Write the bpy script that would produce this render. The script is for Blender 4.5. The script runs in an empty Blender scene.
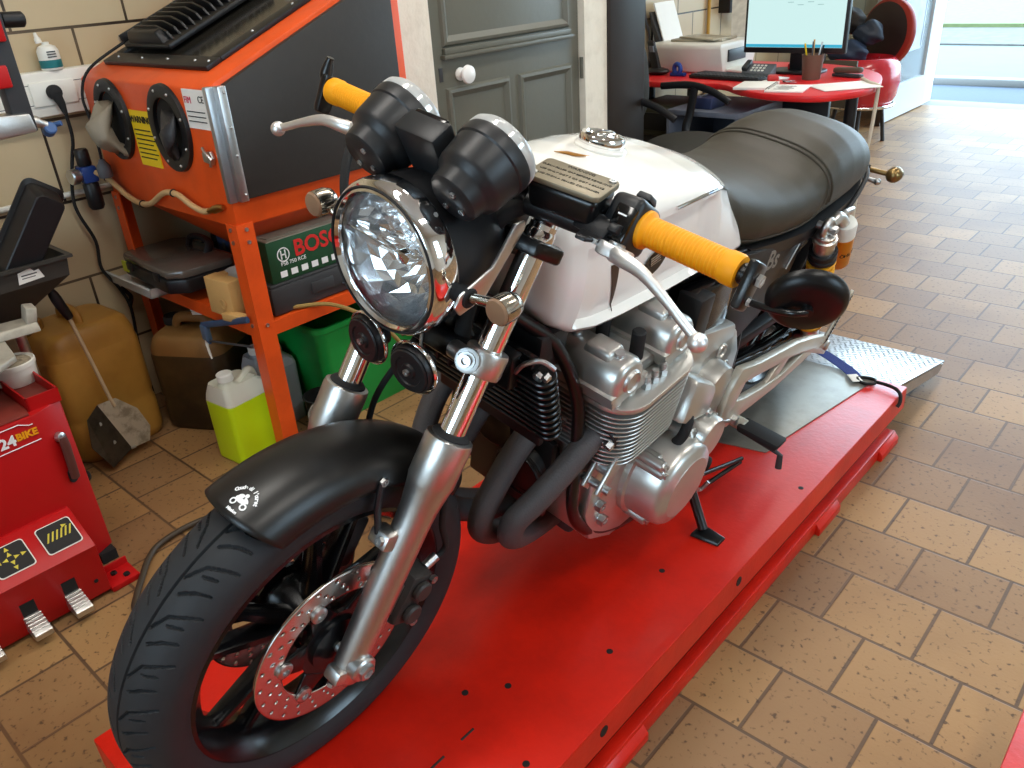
import bpy, bmesh, math, random
from mathutils import Vector as V, Matrix, Euler
random.seed(7)
SC = bpy.context.scene
COL = SC.collection
PI = math.pi
# ---------------------------------------------------------------- camera
cam_d = bpy.data.cameras.new('camera'); cam = bpy.data.objects.new('camera', cam_d); COL.objects.link(cam)
def cam_axes(yaw, pit, rol):
    fwd = V((math.sin(yaw)*math.cos(pit), math.cos(yaw)*math.cos(pit), -math.sin(pit)))
    right = V((math.cos(yaw), -math.sin(yaw), 0)); up = right.cross(fwd)
    return right*math.cos(rol)+up*math.sin(rol), -right*math.sin(rol)+up*math.cos(rol), fwd
_r, _u, _f = cam_axes(-0.762596, 0.483721, -0.0693475)
cam.matrix_world = Matrix(((_r.x, _u.x, -_f.x, 0), (_r.y, _u.y, -_f.y, 0), (_r.z, _u.z, -_f.z, 1.3333), (0, 0, 0, 1)))
cam_d.sensor_width = 36; cam_d.lens = 36*807.7/1024; cam_d.clip_start = .02; cam_d.clip_end = 200
SC.camera = cam
# ---------------------------------------------------------------- world, exposure
w = bpy.data.worlds.new('overcast_sky'); SC.world = w; w.use_nodes = True
bg = w.node_tree.nodes['Background']; bg.inputs[0].default_value = (.60, .82, 1, 1); bg.inputs[1].default_value = 9.5
SC.view_settings.view_transform = 'Standard'; SC.view_settings.look = 'None'
SC.view_settings.gamma = 1; SC.view_settings.use_curve_mapping = False
SC.view_settings.exposure = 0.0
# ---------------------------------------------------------------- lamps of the room
def area_lamp(name, loc, sx, sy, watts, rot=(0, 0, 0), col=(1, .965, .91)):
    l = bpy.data.lights.new(name, 'AREA'); l.shape = 'RECTANGLE'; l.size = sx; l.size_y = sy; l.energy = watts; l.color = col
    o = bpy.data.objects.new(name, l); COL.objects.link(o); o.location = loc; o.rotation_euler = rot
    return o
CEIL = 3.1
LAMPS = [(-1.05, .1), (-1.05, 2.3), (-1.05, 4.6), (.9, .6), (.9, 3.4)]
for lx, ly in LAMPS:
    area_lamp('ceiling_lamp_light', (lx, ly, CEIL-.1), .26, 1.5, 19)
# daylight of the open entrance (guides the sky light through the opening)
po = area_lamp('entrance_daylight', (-.35, 7.95, 1.4), 3.8, 2.8, 1, (math.radians(-90), 0, 0)); po.data.cycles.is_portal = True
po = area_lamp('added_side_daylight', (2.98, 1.3, 1.85), 1.5, 1.7, 1, (0, math.radians(90), 0)); po.data.cycles.is_portal = True  # portal of the added, unseen window in the right wall
po = area_lamp('added_back_daylight', (-.3, -2.78, 1.85), 1.9, 1.5, 1, (math.radians(90), 0, 0)); po.data.cycles.is_portal = True  # portal of the added, unseen window in the back wall

# ---------------------------------------------------------------- materials
def mat(name, col, rough=.5, metal=0., spec=.5, noise=0., nscale=20., bump=0., bscale=60., coat=0., trans=0., emit=None, dark=None, ior=1.45, aniso=0., dscale=6., damt=.5, dlo=.45, dhi=.7):
    """principled; noise = colour mottling, dark = second colour blended in by a blotchy noise, bump = fine bump"""
    m = bpy.data.materials.new(name); m.use_nodes = True
    nt = m.node_tree; b = nt.nodes['Principled BSDF']
    c = (*col, 1) if len(col) == 3 else col
    b.inputs['Base Color'].default_value = c; b.inputs['Roughness'].default_value = rough; b.inputs['Metallic'].default_value = metal
    b.inputs['Specular IOR Level'].default_value = spec; b.inputs['IOR'].default_value = ior
    if coat: b.inputs['Coat Weight'].default_value = coat; b.inputs['Coat Roughness'].default_value = .04
    if trans: b.inputs['Transmission Weight'].default_value = trans
    if emit: b.inputs['Emission Color'].default_value = (*emit[0], 1); b.inputs['Emission Strength'].default_value = emit[1]
    tc = None
    def geo():
        nonlocal tc
        if tc is None: tc = nt.nodes.new('ShaderNodeTexCoord')
        return tc.outputs['Object']
    out = None
    if noise:
        n = nt.nodes.new('ShaderNodeTexNoise'); n.inputs['Scale'].default_value = nscale; n.inputs['Detail'].default_value = 4
        nt.links.new(geo(), n.inputs['Vector'])
        mx = nt.nodes.new('ShaderNodeMix'); mx.data_type = 'RGBA'
        mx.inputs[6].default_value = tuple(max(0, x*(1-noise)) for x in c[:3])+(1,); mx.inputs[7].default_value = tuple(min(1, x*(1+noise)) for x in c[:3])+(1,)
        nt.links.new(n.outputs['Fac'], mx.inputs[0]); out = mx.outputs[2]
    if dark:
        n = nt.nodes.new('ShaderNodeTexNoise'); n.inputs['Scale'].default_value = dscale; n.inputs['Detail'].default_value = 6; n.inputs['Roughness'].default_value = .65
        nt.links.new(geo(), n.inputs['Vector'])
        r = nt.nodes.new('ShaderNodeMapRange'); r.inputs[1].default_value = dlo; r.inputs[2].default_value = dhi; r.inputs[4].default_value = damt
        nt.links.new(n.outputs['Fac'], r.inputs[0])
        mx = nt.nodes.new('ShaderNodeMix'); mx.data_type = 'RGBA'
        if out: nt.links.new(out, mx.inputs[6])
        else: mx.inputs[6].default_value = c
        mx.inputs[7].default_value = (*dark, 1); nt.links.new(r.outputs[0], mx.inputs[0]); out = mx.outputs[2]
    if out: nt.links.new(out, b.inputs['Base Color'])
    if bump:
        n = nt.nodes.new('ShaderNodeTexNoise'); n.inputs['Scale'].default_value = bscale; n.inputs['Detail'].default_value = 3
        nt.links.new(geo(), n.inputs['Vector'])
        bp = nt.nodes.new('ShaderNodeBump'); bp.inputs['Strength'].default_value = bump; bp.inputs['Distance'].default_value = .004
        nt.links.new(n.outputs['Fac'], bp.inputs['Height']); nt.links.new(bp.outputs[0], b.inputs['Normal'])
    return m
def S(r, g, b):  # sRGB 0-255 to linear
    return tuple((x/255/12.92) if x/255 <= .04045 else ((x/255+.055)/1.055)**2.4 for x in (r, g, b))

# ---------------------------------------------------------------- mesh builder
MW = {}
def frame(axis, hint=None):
    z = V(axis).normalized(); h = V(hint) if hint is not None else (V((0, 0, 1)) if abs(z.z) < .9 else V((1, 0, 0)))
    x = (h - z*h.dot(z)).normalized(); y = z.cross(x); return x, y, z
def smooth(pts, k=6, closed=False):
    P = [V(p) for p in pts]; n = len(P); out = []
    for i in range(n if closed else n-1):
        if closed: a, b, c, d = P[i-1], P[i], P[(i+1) % n], P[(i+2) % n]
        else: a, b, c, d = P[max(i-1, 0)], P[i], P[i+1], P[min(i+2, n-1)]
        for j in range(k):
            t = j/k
            out.append(.5*((2*b)+(c-a)*t+(2*a-5*b+4*c-d)*t*t+(3*b-a-3*c+d)*t**3))
    if not closed: out.append(P[-1])
    return out
class MB:
    def __init__(s): s.v = []; s.f = []; s.m = []
    def add(s, vs, fs, mi=0):
        o = len(s.v); s.v += [V(v) for v in vs]; s.f += [tuple(i+o for i in f) for f in fs]; s.m += [mi]*len(fs); return s
    def addbm(s, bm, mi=0):
        bm.verts.index_update(); s.add([v.co.copy() for v in bm.verts], [[v.index for v in f.verts] for f in bm.faces], mi); bm.free(); return s
    def box(s, c, size, R=None, bev=0., seg=2, mi=0):
        bm = bmesh.new(); bmesh.ops.create_cube(bm, size=1)
        for v in bm.verts: v.co = V((v.co.x*size[0], v.co.y*size[1], v.co.z*size[2]))
        if bev: bmesh.ops.bevel(bm, geom=bm.edges[:], offset=min(bev, min(size)*.49), segments=seg, affect='EDGES', profile=.5)
        M = (R.to_matrix() if hasattr(R, 'to_matrix') else R) if R is not None else Matrix.Identity(3)
        for v in bm.verts: v.co = M @ v.co + V(c)
        return s.addbm(bm, mi)
    def bx(s, x0, x1, y0, y1, z0, z1, bev=0., mi=0, seg=2):
        return s.box(((x0+x1)/2, (y0+y1)/2, (z0+z1)/2), (abs(x1-x0), abs(y1-y0), abs(z1-z0)), None, bev, seg, mi)
    def hexa(s, p, bev=0., mi=0, seg=2):
        """8 corners: bottom 4 (ccw seen from above) then top 4"""
        bm = bmesh.new(); vs = [bm.verts.new(V(q)) for q in p]
        for f in ((3, 2, 1, 0), (4, 5, 6, 7), (0, 1, 5, 4), (1, 2, 6, 5), (2, 3, 7, 6), (3, 0, 4, 7)): bm.faces.new([vs[i] for i in f])
        bmesh.ops.recalc_face_normals(bm, faces=bm.faces[:])
        if bev: bmesh.ops.bevel(bm, geom=bm.edges[:], offset=bev, segments=seg, affect='EDGES', profile=.5)
        return s.addbm(bm, mi)
    def prism(s, poly, o, ex, ey, depth, bev=0., mi=0, seg=2, ez=None):
        """polygon in (ex,ey) plane at o, extruded by depth along ex x ey"""
        o = V(o); ex = V(ex); ey = V(ey); ez = ex.cross(ey).normalized() if ez is None else V(ez)
        bm = bmesh.new()
        a = [bm.verts.new(o+ex*p[0]+ey*p[1]) for p in poly]; b = [bm.verts.new(o+ex*p[0]+ey*p[1]+ez*depth) for p in poly]; n = len(poly)
        bm.faces.new(a[::-1]); bm.faces.new(b)
        for i in range(n): bm.faces.new((a[i], a[(i+1) % n], b[(i+1) % n], b[i]))
        bmesh.ops.recalc_face_normals(bm, faces=bm.faces[:])
        if bev:
            es = [e for e in bm.edges if len(e.link_faces) == 2 and e.calc_face_angle(0) > .6]
            bmesh.ops.bevel(bm, geom=es, offset=bev, segments=seg, affect='EDGES', profile=.5, clamp_overlap=True)
        return s.addbm(bm, mi)
    def rings(s, R, closed_u=True, caps=True, closed_v=False, mi=0):
        n = len(R[0]); vs = [p for r in R for p in r]; fs = []; m = len(R)
        for i in range(m if closed_v else m-1):
            for j in range(n if closed_u else n-1):
                a = i*n+j; b = i*n+(j+1) % n; c = ((i+1) % m)*n+(j+1) % n; d = ((i+1) % m)*n+j; fs.append((a, b, c, d))
        if caps and not closed_v and closed_u: fs.append(tuple(range(n))[::-1]); fs.append(tuple((m-1)*n+j for j in range(n)))
        return s.add(vs, fs, mi)
    def tube(s, pts, r, n=12, caps=True, closed=False, mi=0, flat=None):
        P = [V(p) for p in pts]; m = len(P); rr = r if hasattr(r, '__len__') else [r]*m; R = []
        T = [((P[(i+1) % m]-P[i-1]) if closed else (P[min(i+1, m-1)]-P[max(i-1, 0)])).normalized() for i in range(m)]
        x, y, z = frame(T[0])
        for i in range(m):
            x = (x-T[i]*x.dot(T[i])).normalized(); y = T[i].cross(x)
            R.append([P[i]+(x*math.cos(2*PI*k/n)+y*math.sin(2*PI*k/n)*(flat or 1))*rr[i] for k in range(n)])
        return s.rings(R, True, caps, closed, mi)
    def lathe(s, prof, o, axis, n=32, mi=0, hint=None, caps=True, sweep=None):
        x, y, z = frame(axis, hint); o = V(o); R = []
        for r, h in prof:
            R.append([o+z*h+(x*math.cos(2*PI*k/n)+y*math.sin(2*PI*k/n))*max(r, 1e-5) for k in range(n)])
        return s.rings(R, True, caps, False, mi)
    def cyl(s, a, b, r, n=20, bev=0., mi=0):
        a = V(a); b = V(b); L = (b-a).length
        p = [(r, 0), (r, L)] if not bev else [(r-bev, 0), (r, bev), (r, L-bev), (r-bev, L)]
        return s.lathe(p, a, b-a, n, mi)
    def bolt(s, a, axis, r=.006, h=.005, mi=0):
        ax = V(axis).normalized(); return s.lathe([(r, 0), (r, h), (r*.6, h), (r*.55, h*.55)], a, ax, 6, mi)
    def sphere(s, c, r, n=20, m=12, mi=0, R=None):
        rr = r if hasattr(r, '__len__') else (r, r, r); M = R if R is not None else Matrix.Identity(3); rg = []
        for i in range(m+1):
            t = PI*i/m
            rg.append([V(c)+M @ V((rr[0]*max(math.sin(t), 1e-4)*math.cos(2*PI*k/n), rr[1]*max(math.sin(t), 1e-4)*math.sin(2*PI*k/n), -rr[2]*math.cos(t))) for k in range(n)])
        return s.rings(rg, True, True, False, mi)
    def torus(s, c, axis, R, r, n=40, m=10, mi=0, hint=None):
        x, y, z = frame(axis, hint); c = V(c)
        return s.tube([c+(x*math.cos(2*PI*k/n)+y*math.sin(2*PI*k/n))*R for k in range(n)], r, m, False, True, mi)
    def text(s, txt, o, ex, ey, size, depth=.0008, mi=0, align='CENTER', bold=0.):
        cu = bpy.data.curves.new('t', 'FONT'); cu.body = txt; cu.size = size; cu.align_x = align; cu.align_y = 'CENTER'; cu.extrude = depth; cu.resolution_u = 3; cu.offset = bold
        ob = bpy.data.objects.new('t', cu); COL.objects.link(ob); dg = bpy.context.evaluated_depsgraph_get(); dg.update()
        me = bpy.data.meshes.new_from_object(ob.evaluated_get(dg)); ex = V(ex).normalized(); ey = V(ey).normalized(); ez = ex.cross(ey)
        s.add([V(o)+ex*v.co.x+ey*v.co.y+ez*v.co.z for v in me.vertices], [tuple(p.vertices) for p in me.polygons], mi)
        bpy.data.objects.remove(ob); bpy.data.curves.remove(cu); bpy.data.meshes.remove(me); return s
    def build(s, name, mats, parent=None, local=False, ang=38, mods=None, flat=False, org=None):
        me = bpy.data.meshes.new(name); o = bpy.data.objects.new(name, me); COL.objects.link(o)
        vs = s.v
        if parent is not None:
            o.parent = parent; M = MW.get(parent, Matrix.Identity(4)); MW[o] = M
            if not local: Mi = M.inverted(); vs = [Mi @ v for v in vs]
        else:
            if org is None:
                zs = min(v.z for v in vs); org = V((sum(v.x for v in vs)/len(vs), sum(v.y for v in vs)/len(vs), zs))
            org = V(org); o.location = org; MW[o] = Matrix.Translation(org); vs = [v-org for v in vs]
        me.from_pydata(vs, [], s.f)
        for m in (mats if isinstance(mats, (list, tuple)) else [mats]): me.materials.append(m)
        me.polygons.foreach_set('material_index', s.m)
        bm = bmesh.new(); bm.from_mesh(me); bmesh.ops.recalc_face_normals(bm, faces=bm.faces[:]); bm.to_mesh(me); bm.free()
        if not flat:
            me.polygons.foreach_set('use_smooth', [True]*len(me.polygons)); me.set_sharp_from_angle(angle=math.radians(ang))
        if mods: mods(o)
        me.update(); return o
def rrect(hx, hb, r, n=8):
    out = []
    for cx, cb, a0 in ((hx-r, hb-r, 0), (-(hx-r), hb-r, PI/2), (-(hx-r), -(hb-r), PI), (hx-r, -(hb-r), 1.5*PI)):
        for k in range(n+1): a = a0+PI/2*k/n; out.append((cx+r*math.cos(a), cb+r*math.sin(a)))
    return out
def solid(t, off=-1):
    def f(o): m = o.modifiers.new('s', 'SOLIDIFY'); m.thickness = t; m.offset = off
    return f
def tag(o, label, cat, group=None, kind=None):
    if label: o['label'] = label
    if cat: o['category'] = cat
    if group: o['group'] = group
    if kind: o['kind'] = kind
    return o
def thing(name, label, cat, loc=(0, 0, 0), rot=(0, 0, 0), group=None):
    o = bpy.data.objects.new(name, None); COL.objects.link(o); o.empty_display_size = .05
    o.location = loc; o.rotation_euler = rot; MW[o] = Matrix.LocRotScale(V(loc), Euler(rot), None)
    return tag(o, label, cat, group)
def struct(mb, name, m, **k):
    o = mb.build(name, m, **k); o['kind'] = 'structure'; return o
def lab(o, label): o['label'] = label; return o
def dup(t, loc, rot=None, label=None):
    r = t.copy(); COL.objects.link(r); r.location = loc
    if rot is not None: r.rotation_euler = rot
    if label: r['label'] = label
    for ch in t.children:
        c = ch.copy(); COL.objects.link(c); c.parent = r
        for g in ch.children: d = g.copy(); COL.objects.link(d); d.parent = c
    return r

# ---------------------------------------------------------------- shared materials
M = {}
M['red'] = mat('red_lift_paint', S(210, 30, 12), .34, spec=.45, noise=.12, nscale=7, bump=.12, bscale=90, dark=S(120, 12, 8), dscale=5, damt=.35)
M['red2'] = mat('red_machine_paint', S(176, 10, 12), .4, noise=.08, nscale=5)
M['orange'] = mat('orange_sheet_steel', S(226, 82, 24), .38, noise=.06, nscale=6, dark=S(150, 50, 18), dscale=9, damt=.25)
M['blackp'] = mat('black_plastic', S(22, 22, 24), .42, noise=.2, nscale=40)
M['blacks'] = mat('satin_black_paint', S(14, 14, 15), .28, spec=.6)
M['blackg'] = mat('gloss_black', S(9, 9, 10), .12, spec=.6)
M['rubber'] = mat('black_rubber', S(24, 24, 25), .75, noise=.2, nscale=60)
M['chrome'] = mat('chrome', (.86, .86, .86), .06, 1.)
M['alu'] = mat('brushed_aluminium', (.62, .61, .59), .34, 1., bump=.05, bscale=300, noise=.08, nscale=30)
M['aluc'] = mat('cast_aluminium', (.56, .55, .53), .4, 1., bump=.15, bscale=200, noise=.12, nscale=25)
M['alup'] = mat('silver_engine_paint', S(196, 195, 190), .32, .8, noise=.08, nscale=18)
M['steel'] = mat('zinc_steel', (.55, .56, .56), .35, 1., noise=.15, nscale=50)
M['white'] = mat('pearl_white_paint', S(240, 239, 233), .16, spec=.55, coat=.6)
M['grey'] = mat('grey_plastic', S(92, 94, 98), .5, noise=.1)
M['dgrey'] = mat('dark_grey_plastic', S(52, 53, 55), .5, noise=.15)
M['paper'] = mat('white_paper', S(238, 236, 230), .8, noise=.03)
M['wplastic'] = mat('white_plastic', S(226, 224, 214), .45, noise=.04)
M['yellow'] = mat('yellow_label', S(236, 202, 20), .5)
M['wink'] = mat('white_ink', S(235, 235, 235), .5)
M['bink'] = mat('black_ink', S(18, 18, 18), .6)
def clear(name, col=(1, 1, 1), rough=.02, amount=.85):
    """thin clear plastic or glass: mostly see-through with a gloss"""
    m = bpy.data.materials.new(name); m.use_nodes = True; nt = m.node_tree; nt.nodes.clear()
    o = nt.nodes.new('ShaderNodeOutputMaterial'); t = nt.nodes.new('ShaderNodeBsdfTransparent'); t.inputs[0].default_value = (*col, 1)
    g = nt.nodes.new('ShaderNodeBsdfGlossy'); g.inputs['Roughness'].default_value = rough
    f = nt.nodes.new('ShaderNodeFresnel'); f.inputs[0].default_value = 1.5
    mx = nt.nodes.new('ShaderNodeMixShader'); nt.links.new(f.outputs[0], mx.inputs[0]); nt.links.new(t.outputs[0], mx.inputs[1]); nt.links.new(g.outputs[0], mx.inputs[2])
    if amount < 1:
        d = nt.nodes.new('ShaderNodeBsdfDiffuse'); d.inputs[0].default_value = (*[min(1, c) for c in col], 1)
        m2 = nt.nodes.new('ShaderNodeMixShader'); m2.inputs[0].default_value = amount; nt.links.new(d.outputs[0], m2.inputs[1]); nt.links.new(mx.outputs[0], m2.inputs[2]); mx = m2
    nt.links.new(mx.outputs[0], o.inputs[0]); return m
M['glass'] = clear('clear_glass', amount=1.)
M['clearp'] = clear('clear_plastic', (.93, .93, .9), .08, .6)
# ================================================================= SETTING
def brick_mat(name, c1, c2, mortar, bw, rh, x0, y0, axes, msize=.006, rough=.5, bump=.25, speck=None, bias=0., blot=None, msmooth=.3):
    """tiles laid in the world's own coordinates (object origin at 0,0,0)"""
    m = bpy.data.materials.new(name); m.use_nodes = True; nt = m.node_tree; b = nt.nodes['Principled BSDF']; N = nt.nodes.new; L = nt.links.new
    tc = N('ShaderNodeTexCoord'); sp = N('ShaderNodeSeparateXYZ'); L(tc.outputs['Object'], sp.inputs[0]); cb = N('ShaderNodeCombineXYZ')
    for i, (a, off) in enumerate(zip(axes, (x0, y0))):
        s = N('ShaderNodeMath'); s.operation = 'SUBTRACT'; L(sp.outputs['XYZ'.index(a)], s.inputs[0]); s.inputs[1].default_value = off; L(s.outputs[0], cb.inputs[i])
    br = N('ShaderNodeTexBrick'); L(cb.outputs[0], br.inputs['Vector']); br.offset = .5; br.offset_frequency = 2; br.squash = 1
    br.inputs['Color1'].default_value = (*c1, 1); br.inputs['Color2'].default_value = (*c2, 1); br.inputs['Mortar'].default_value = (*mortar, 1)
    br.inputs['Scale'].default_value = 1; br.inputs['Mortar Size'].default_value = msize; br.inputs['Mortar Smooth'].default_value = msmooth; br.inputs['Bias'].default_value = bias
    br.inputs['Brick Width'].default_value = bw; br.inputs['Row Height'].default_value = rh
    col = br.outputs['Color']
    def mul(col, scale, lo, hi, dark, amt, detail=4):
        n = N('ShaderNodeTexNoise'); n.inputs['Scale'].default_value = scale; n.inputs['Detail'].default_value = detail; L(tc.outputs['Object'], n.inputs['Vector'])
        r = N('ShaderNodeMapRange'); r.inputs[1].default_value = lo; r.inputs[2].default_value = hi; r.inputs[4].default_value = amt; L(n.outputs['Fac'], r.inputs[0])
        mx = N('ShaderNodeMix'); mx.data_type = 'RGBA'; L(r.outputs[0], mx.inputs[0]); L(col, mx.inputs[6]); mx.inputs[7].default_value = (*dark, 1); return mx.outputs[2], n
    if blot: col, _ = mul(col, blot[0], .45, .75, blot[1], blot[2])
    if speck: col, _ = mul(col, speck[0], speck[1], speck[2], speck[3], speck[4], 2)
    L(col, b.inputs['Base Color']); b.inputs['Roughness'].default_value = rough; b.inputs['Specular IOR Level'].default_value = .35
    bp = N('ShaderNodeBump'); bp.inputs['Strength'].default_value = bump; bp.inputs['Distance'].default_value = .004; bp.invert = True
    n2 = N('ShaderNodeTexNoise'); n2.inputs['Scale'].default_value = 120; L(tc.outputs['Object'], n2.inputs['Vector'])
    ad = N('ShaderNodeMath'); ad.operation = 'MULTIPLY_ADD'; L(n2.outputs['Fac'], ad.inputs[0]); ad.inputs[1].default_value = .25; L(br.outputs['Fac'], ad.inputs[2])
    L(ad.outputs[0], bp.inputs['Height']); L(bp.outputs[0], b.inputs['Normal']); return m
M['floor'] = brick_mat('quarry_floor_tiles', S(164, 126, 80), S(130, 97, 66), S(92, 69, 48), .1925, .187, -.254, 1.2157, 'XY', .0045, .5, .3, (75, .60, .72, S(60, 38, 22), .8), 0., (1.7, S(106, 70, 40), .8), .4)
M['walltile'] = brick_mat('cream_wall_tiles', S(196, 178, 144), S(190, 170, 136), S(48, 38, 30), .345, .2483, .92, .4875, 'YZ', .0045, .3, .15, None, 0., (2.2, S(176, 152, 116), .5), .1)
M['plaster'] = mat('white_plaster', S(226, 218, 202), .75, noise=.05, nscale=9, bump=.9, bscale=28, dark=S(170, 158, 140), dscale=14, damt=.25)
M['paintw'] = mat('white_wall_paint', S(216, 214, 206), .7, noise=.03)
M['doorp'] = mat('grey_door_paint', S(96, 95, 84), .42, noise=.06, nscale=8, bump=.12, bscale=40)
M['asphalt'] = mat('pale_asphalt', S(74, 84, 98), .85, noise=.12, nscale=30, bump=.3)
M['kerb'] = mat('white_kerb_stone', S(130, 130, 128), .8)
M['grass'] = mat('verge_grass', S(92, 102, 66), .9, noise=.3, nscale=12)
M['gravel'] = mat('gravel_strip', S(84, 82, 78), .9, noise=.45, nscale=9)

FY = 7.75
W0 = (0, 0, 0)
f = struct(MB().bx(-2.95, 3.2, -2.8, FY, -.12, 0), 'floor', M['floor'], org=W0, flat=True)
struct(MB().bx(-2.95, 3.2, -2.8, FY+.25, CEIL, CEIL+.12), 'ceiling', M['paintw'], org=W0, flat=True)
struct(MB().bx(-2.95, -2.78, -2.8, FY, 0, CEIL), 'wall_left', M['walltile'], org=W0, flat=True)
wb = MB().bx(-2.95, 3.2, -2.95, -2.8, 0, 1.1).bx(-2.95, 3.2, -2.95, -2.8, 2.6, CEIL).bx(-2.95, -1.25, -2.95, -2.8, 1.1, 2.6).bx(.65, 3.2, -2.95, -2.8, 1.1, 2.6)
struct(wb, 'wall_back', M['paintw'], org=W0, flat=True)
wr = MB().bx(3.0, 3.2, -2.8, FY, 0, 1.1).bx(3.0, 3.2, -2.8, FY, 2.6, CEIL).bx(3.0, 3.2, -2.8, .45, 1.1, 2.6).bx(3.0, 3.2, 2.15, FY, 1.1, 2.6)
struct(wr, 'wall_right', M['paintw'], org=W0, flat=True)
wf = MB().bx(-2.95, -2.3, FY, FY+.25, 0, CEIL).bx(-2.3, 1.6, FY, FY+.25, 2.75, CEIL).bx(1.6, 3.2, FY, FY+.25, 0, CEIL)
struct(wf, 'wall_front', M['paintw'], org=W0, flat=True)
fr = MB()
for x in (-1.22, -.3, .62): fr.bx(x-.03, x+.03, -2.9, -2.84, 1.1, 2.6)
fr.bx(-1.25, .65, -2.9, -2.84, 1.1, 1.16).bx(-1.25, .65, -2.9, -2.84, 2.54, 2.6)
wn = struct(fr, 'added_window_1', M['wplastic'], org=(-.3, -2.87, 1.1), flat=True)  # unseen window added behind the camera to brighten the reflections
fr = MB()
for y in (.48, 1.3, 2.12): fr.bx(3.04, 3.1, y-.03, y+.03, 1.1, 2.6)
fr.bx(3.04, 3.1, .45, 2.15, 1.1, 1.16).bx(3.04, 3.1, .45, 2.15, 2.54, 2.6)
wn2 = struct(fr, 'added_window_2', M['wplastic'], org=(3.07, 1.3, 1.1), flat=True)  # unseen window added beside the camera for daylight on the engine side
MB().bx(3.065, 3.075, .48, 2.12, 1.15, 2.55).build('added_window_pane', M['glass'], wn2, flat=True)
MB().bx(-1.22, .62, -2.875, -2.865, 1.15, 2.55).build('added_window_pane', M['glass'], wn, flat=True)
# the closet pier with its plastered jambs, and the black column at its end
pier = MB().bx(-2.78, -2.1, 1.74, 1.932, 0, CEIL).bx(-2.78, -2.1, 2.747, 2.895, 0, CEIL).bx(-2.78, -2.1, 1.932, 2.747, 2.02, CEIL)
bm_ = pier
struct(pier, 'wall_closet', M['plaster'], org=W0, flat=True)
struct(MB().bx(-2.76, -2.085, 2.897, 3.155, 0, CEIL, .008), 'trim_1', mat('black_brown_column_paint', S(36, 30, 27), .45, noise=.06, nscale=5), org=(-2.4, 3.02, 0))
# panelled door, closed
d = struct(MB().bx(-2.165, -2.128, 1.936, 2.743, .006, 2.015, .003), 'door_1', M['doorp'], org=(-2.15, 2.34, .006))
def panel_frame(y0, y1, z0, z1, name, sunk=True):
    b = MB(); x = -2.128
    prof = [(0, .0), (.006, .010), (.016, .013), (.026, .006), (.034, .0005)]
    rg = []
    for k, (ins, h) in enumerate(prof):
        rg.append([V((x+h, y0+ins, z0+ins)), V((x+h, y1-ins, z0+ins)), V((x+h, y1-ins, z1-ins)), V((x+h, y0+ins, z1-ins))])
    b.rings(rg, True, False); b.build(name, M['doorp'], d, flat=True)
panel_frame(2.0, 2.68, 1.085, 1.90, 'door_moulding')
panel_frame(2.0, 2.325, .20, .955, 'door_moulding')
panel_frame(2.372, 2.69, .20, .955, 'door_moulding')
b = MB().bx(-2.130, -2.112, 2.0, 2.68, 1.062, 1.082, .003).bx(-2.130, -2.104, 1.99, 2.69, 1.048, 1.062, .003)
b.build('door_ledge', M['doorp'], d)
kz, ky = .993, 2.075
kn = MB().lathe([(.022, 0), (.022, .004), (.010, .008), (.009, .022), (.012, .026), (.025, .031), (.031, .039), (.029, .047), (.016, .053), (0, .055)], (-2.128, ky, kz), (1, 0, 0), 24)
lab(kn.build('door_knob', mat('white_porcelain', S(236, 236, 232), .12, spec=.6), d), 'white porcelain door knob')
b = MB().prism([(-.008, -.022), (.008, -.022), (.008, .022), (-.008, .022)], (-2.128, 1.985, 1.0), (0, 1, 0), (0, 0, 1), .002)
b.build('keyhole_plate', M['dgrey'], d)
for zz in (.93, 1.75, .3):
    MB().cyl((-2.118, 2.752, zz-.04), (-2.118, 2.752, zz+.04), .011, 10).build('door_hinge', M['doorp'], d)
# outside
struct(MB().bx(-30, 40, FY+.25, 70, -.16, -.04), 'ground_outside', M['asphalt'], org=W0, flat=True)
struct(MB().bx(-2.9, 3.2, FY, FY+.3, -.12, -.002), 'trim_2', M['kerb'], org=W0, flat=True)
struct(MB().bx(-30, 40, 9.15, 9.3, -.05, .03, .02), 'trim_3', M['kerb'], org=W0)
struct(MB().bx(-30, 40, 9.3, 12.2, -.05, -.01), 'trim_6', mat('pale_pavement', S(92, 101, 104), .85, noise=.1, nscale=5), org=W0, flat=True)
tag(MB().bx(-30, 40, 12.2, 14.3, -.05, .01).build('gravel_strip', M['gravel'], flat=True), 'grey gravel strip along the far side of the sunlit road', 'gravel', kind='stuff')
tag(MB().bx(-30, 40, 14.3, 60, -.05, .06).build('grass_verge', M['grass'], flat=True), 'bright green grass verge beyond the sunlit road', 'grass', kind='stuff')
# open glass door standing along the room
g = struct(MB().bx(-2.325, -2.275, 6.76, 6.83, .01, 2.3).bx(-2.325, -2.275, 7.63, 7.74, .01, 2.3).bx(-2.325, -2.275, 6.83, 7.63, .01, .26).bx(-2.325, -2.275, 6.83, 7.63, 2.2, 2.3), 'door_2', mat('white_door_frame', S(196, 200, 204), .4), org=(-2.3, 7.25, .01))
MB().bx(-2.303, -2.297, 6.83, 7.63, .26, 2.2).build('door_pane', clear('door_glass', (.86, .93, .97), .02, .8), g, flat=True)
po_ = MB().bx(-2.292, -2.288, 6.98, 7.46, .5, 1.25); po_.bx(-2.289, -2.284, 6.98, 7.46, .49, .51).bx(-2.289, -2.284, 6.97, 6.99, .5, 1.25).bx(-2.289, -2.284, 7.45, 7.47, .5, 1.25)
lab(po_.build('door_poster', mat('faded_poster', S(176, 186, 196), .6, noise=.45, nscale=7), g), 'pale framed poster on the glass door')
MB().bx(-2.33, -2.27, 6.72, 6.758, 0, 2.35).build('door_post', mat('brown_door_post', S(70, 60, 52), .5), g)
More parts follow.
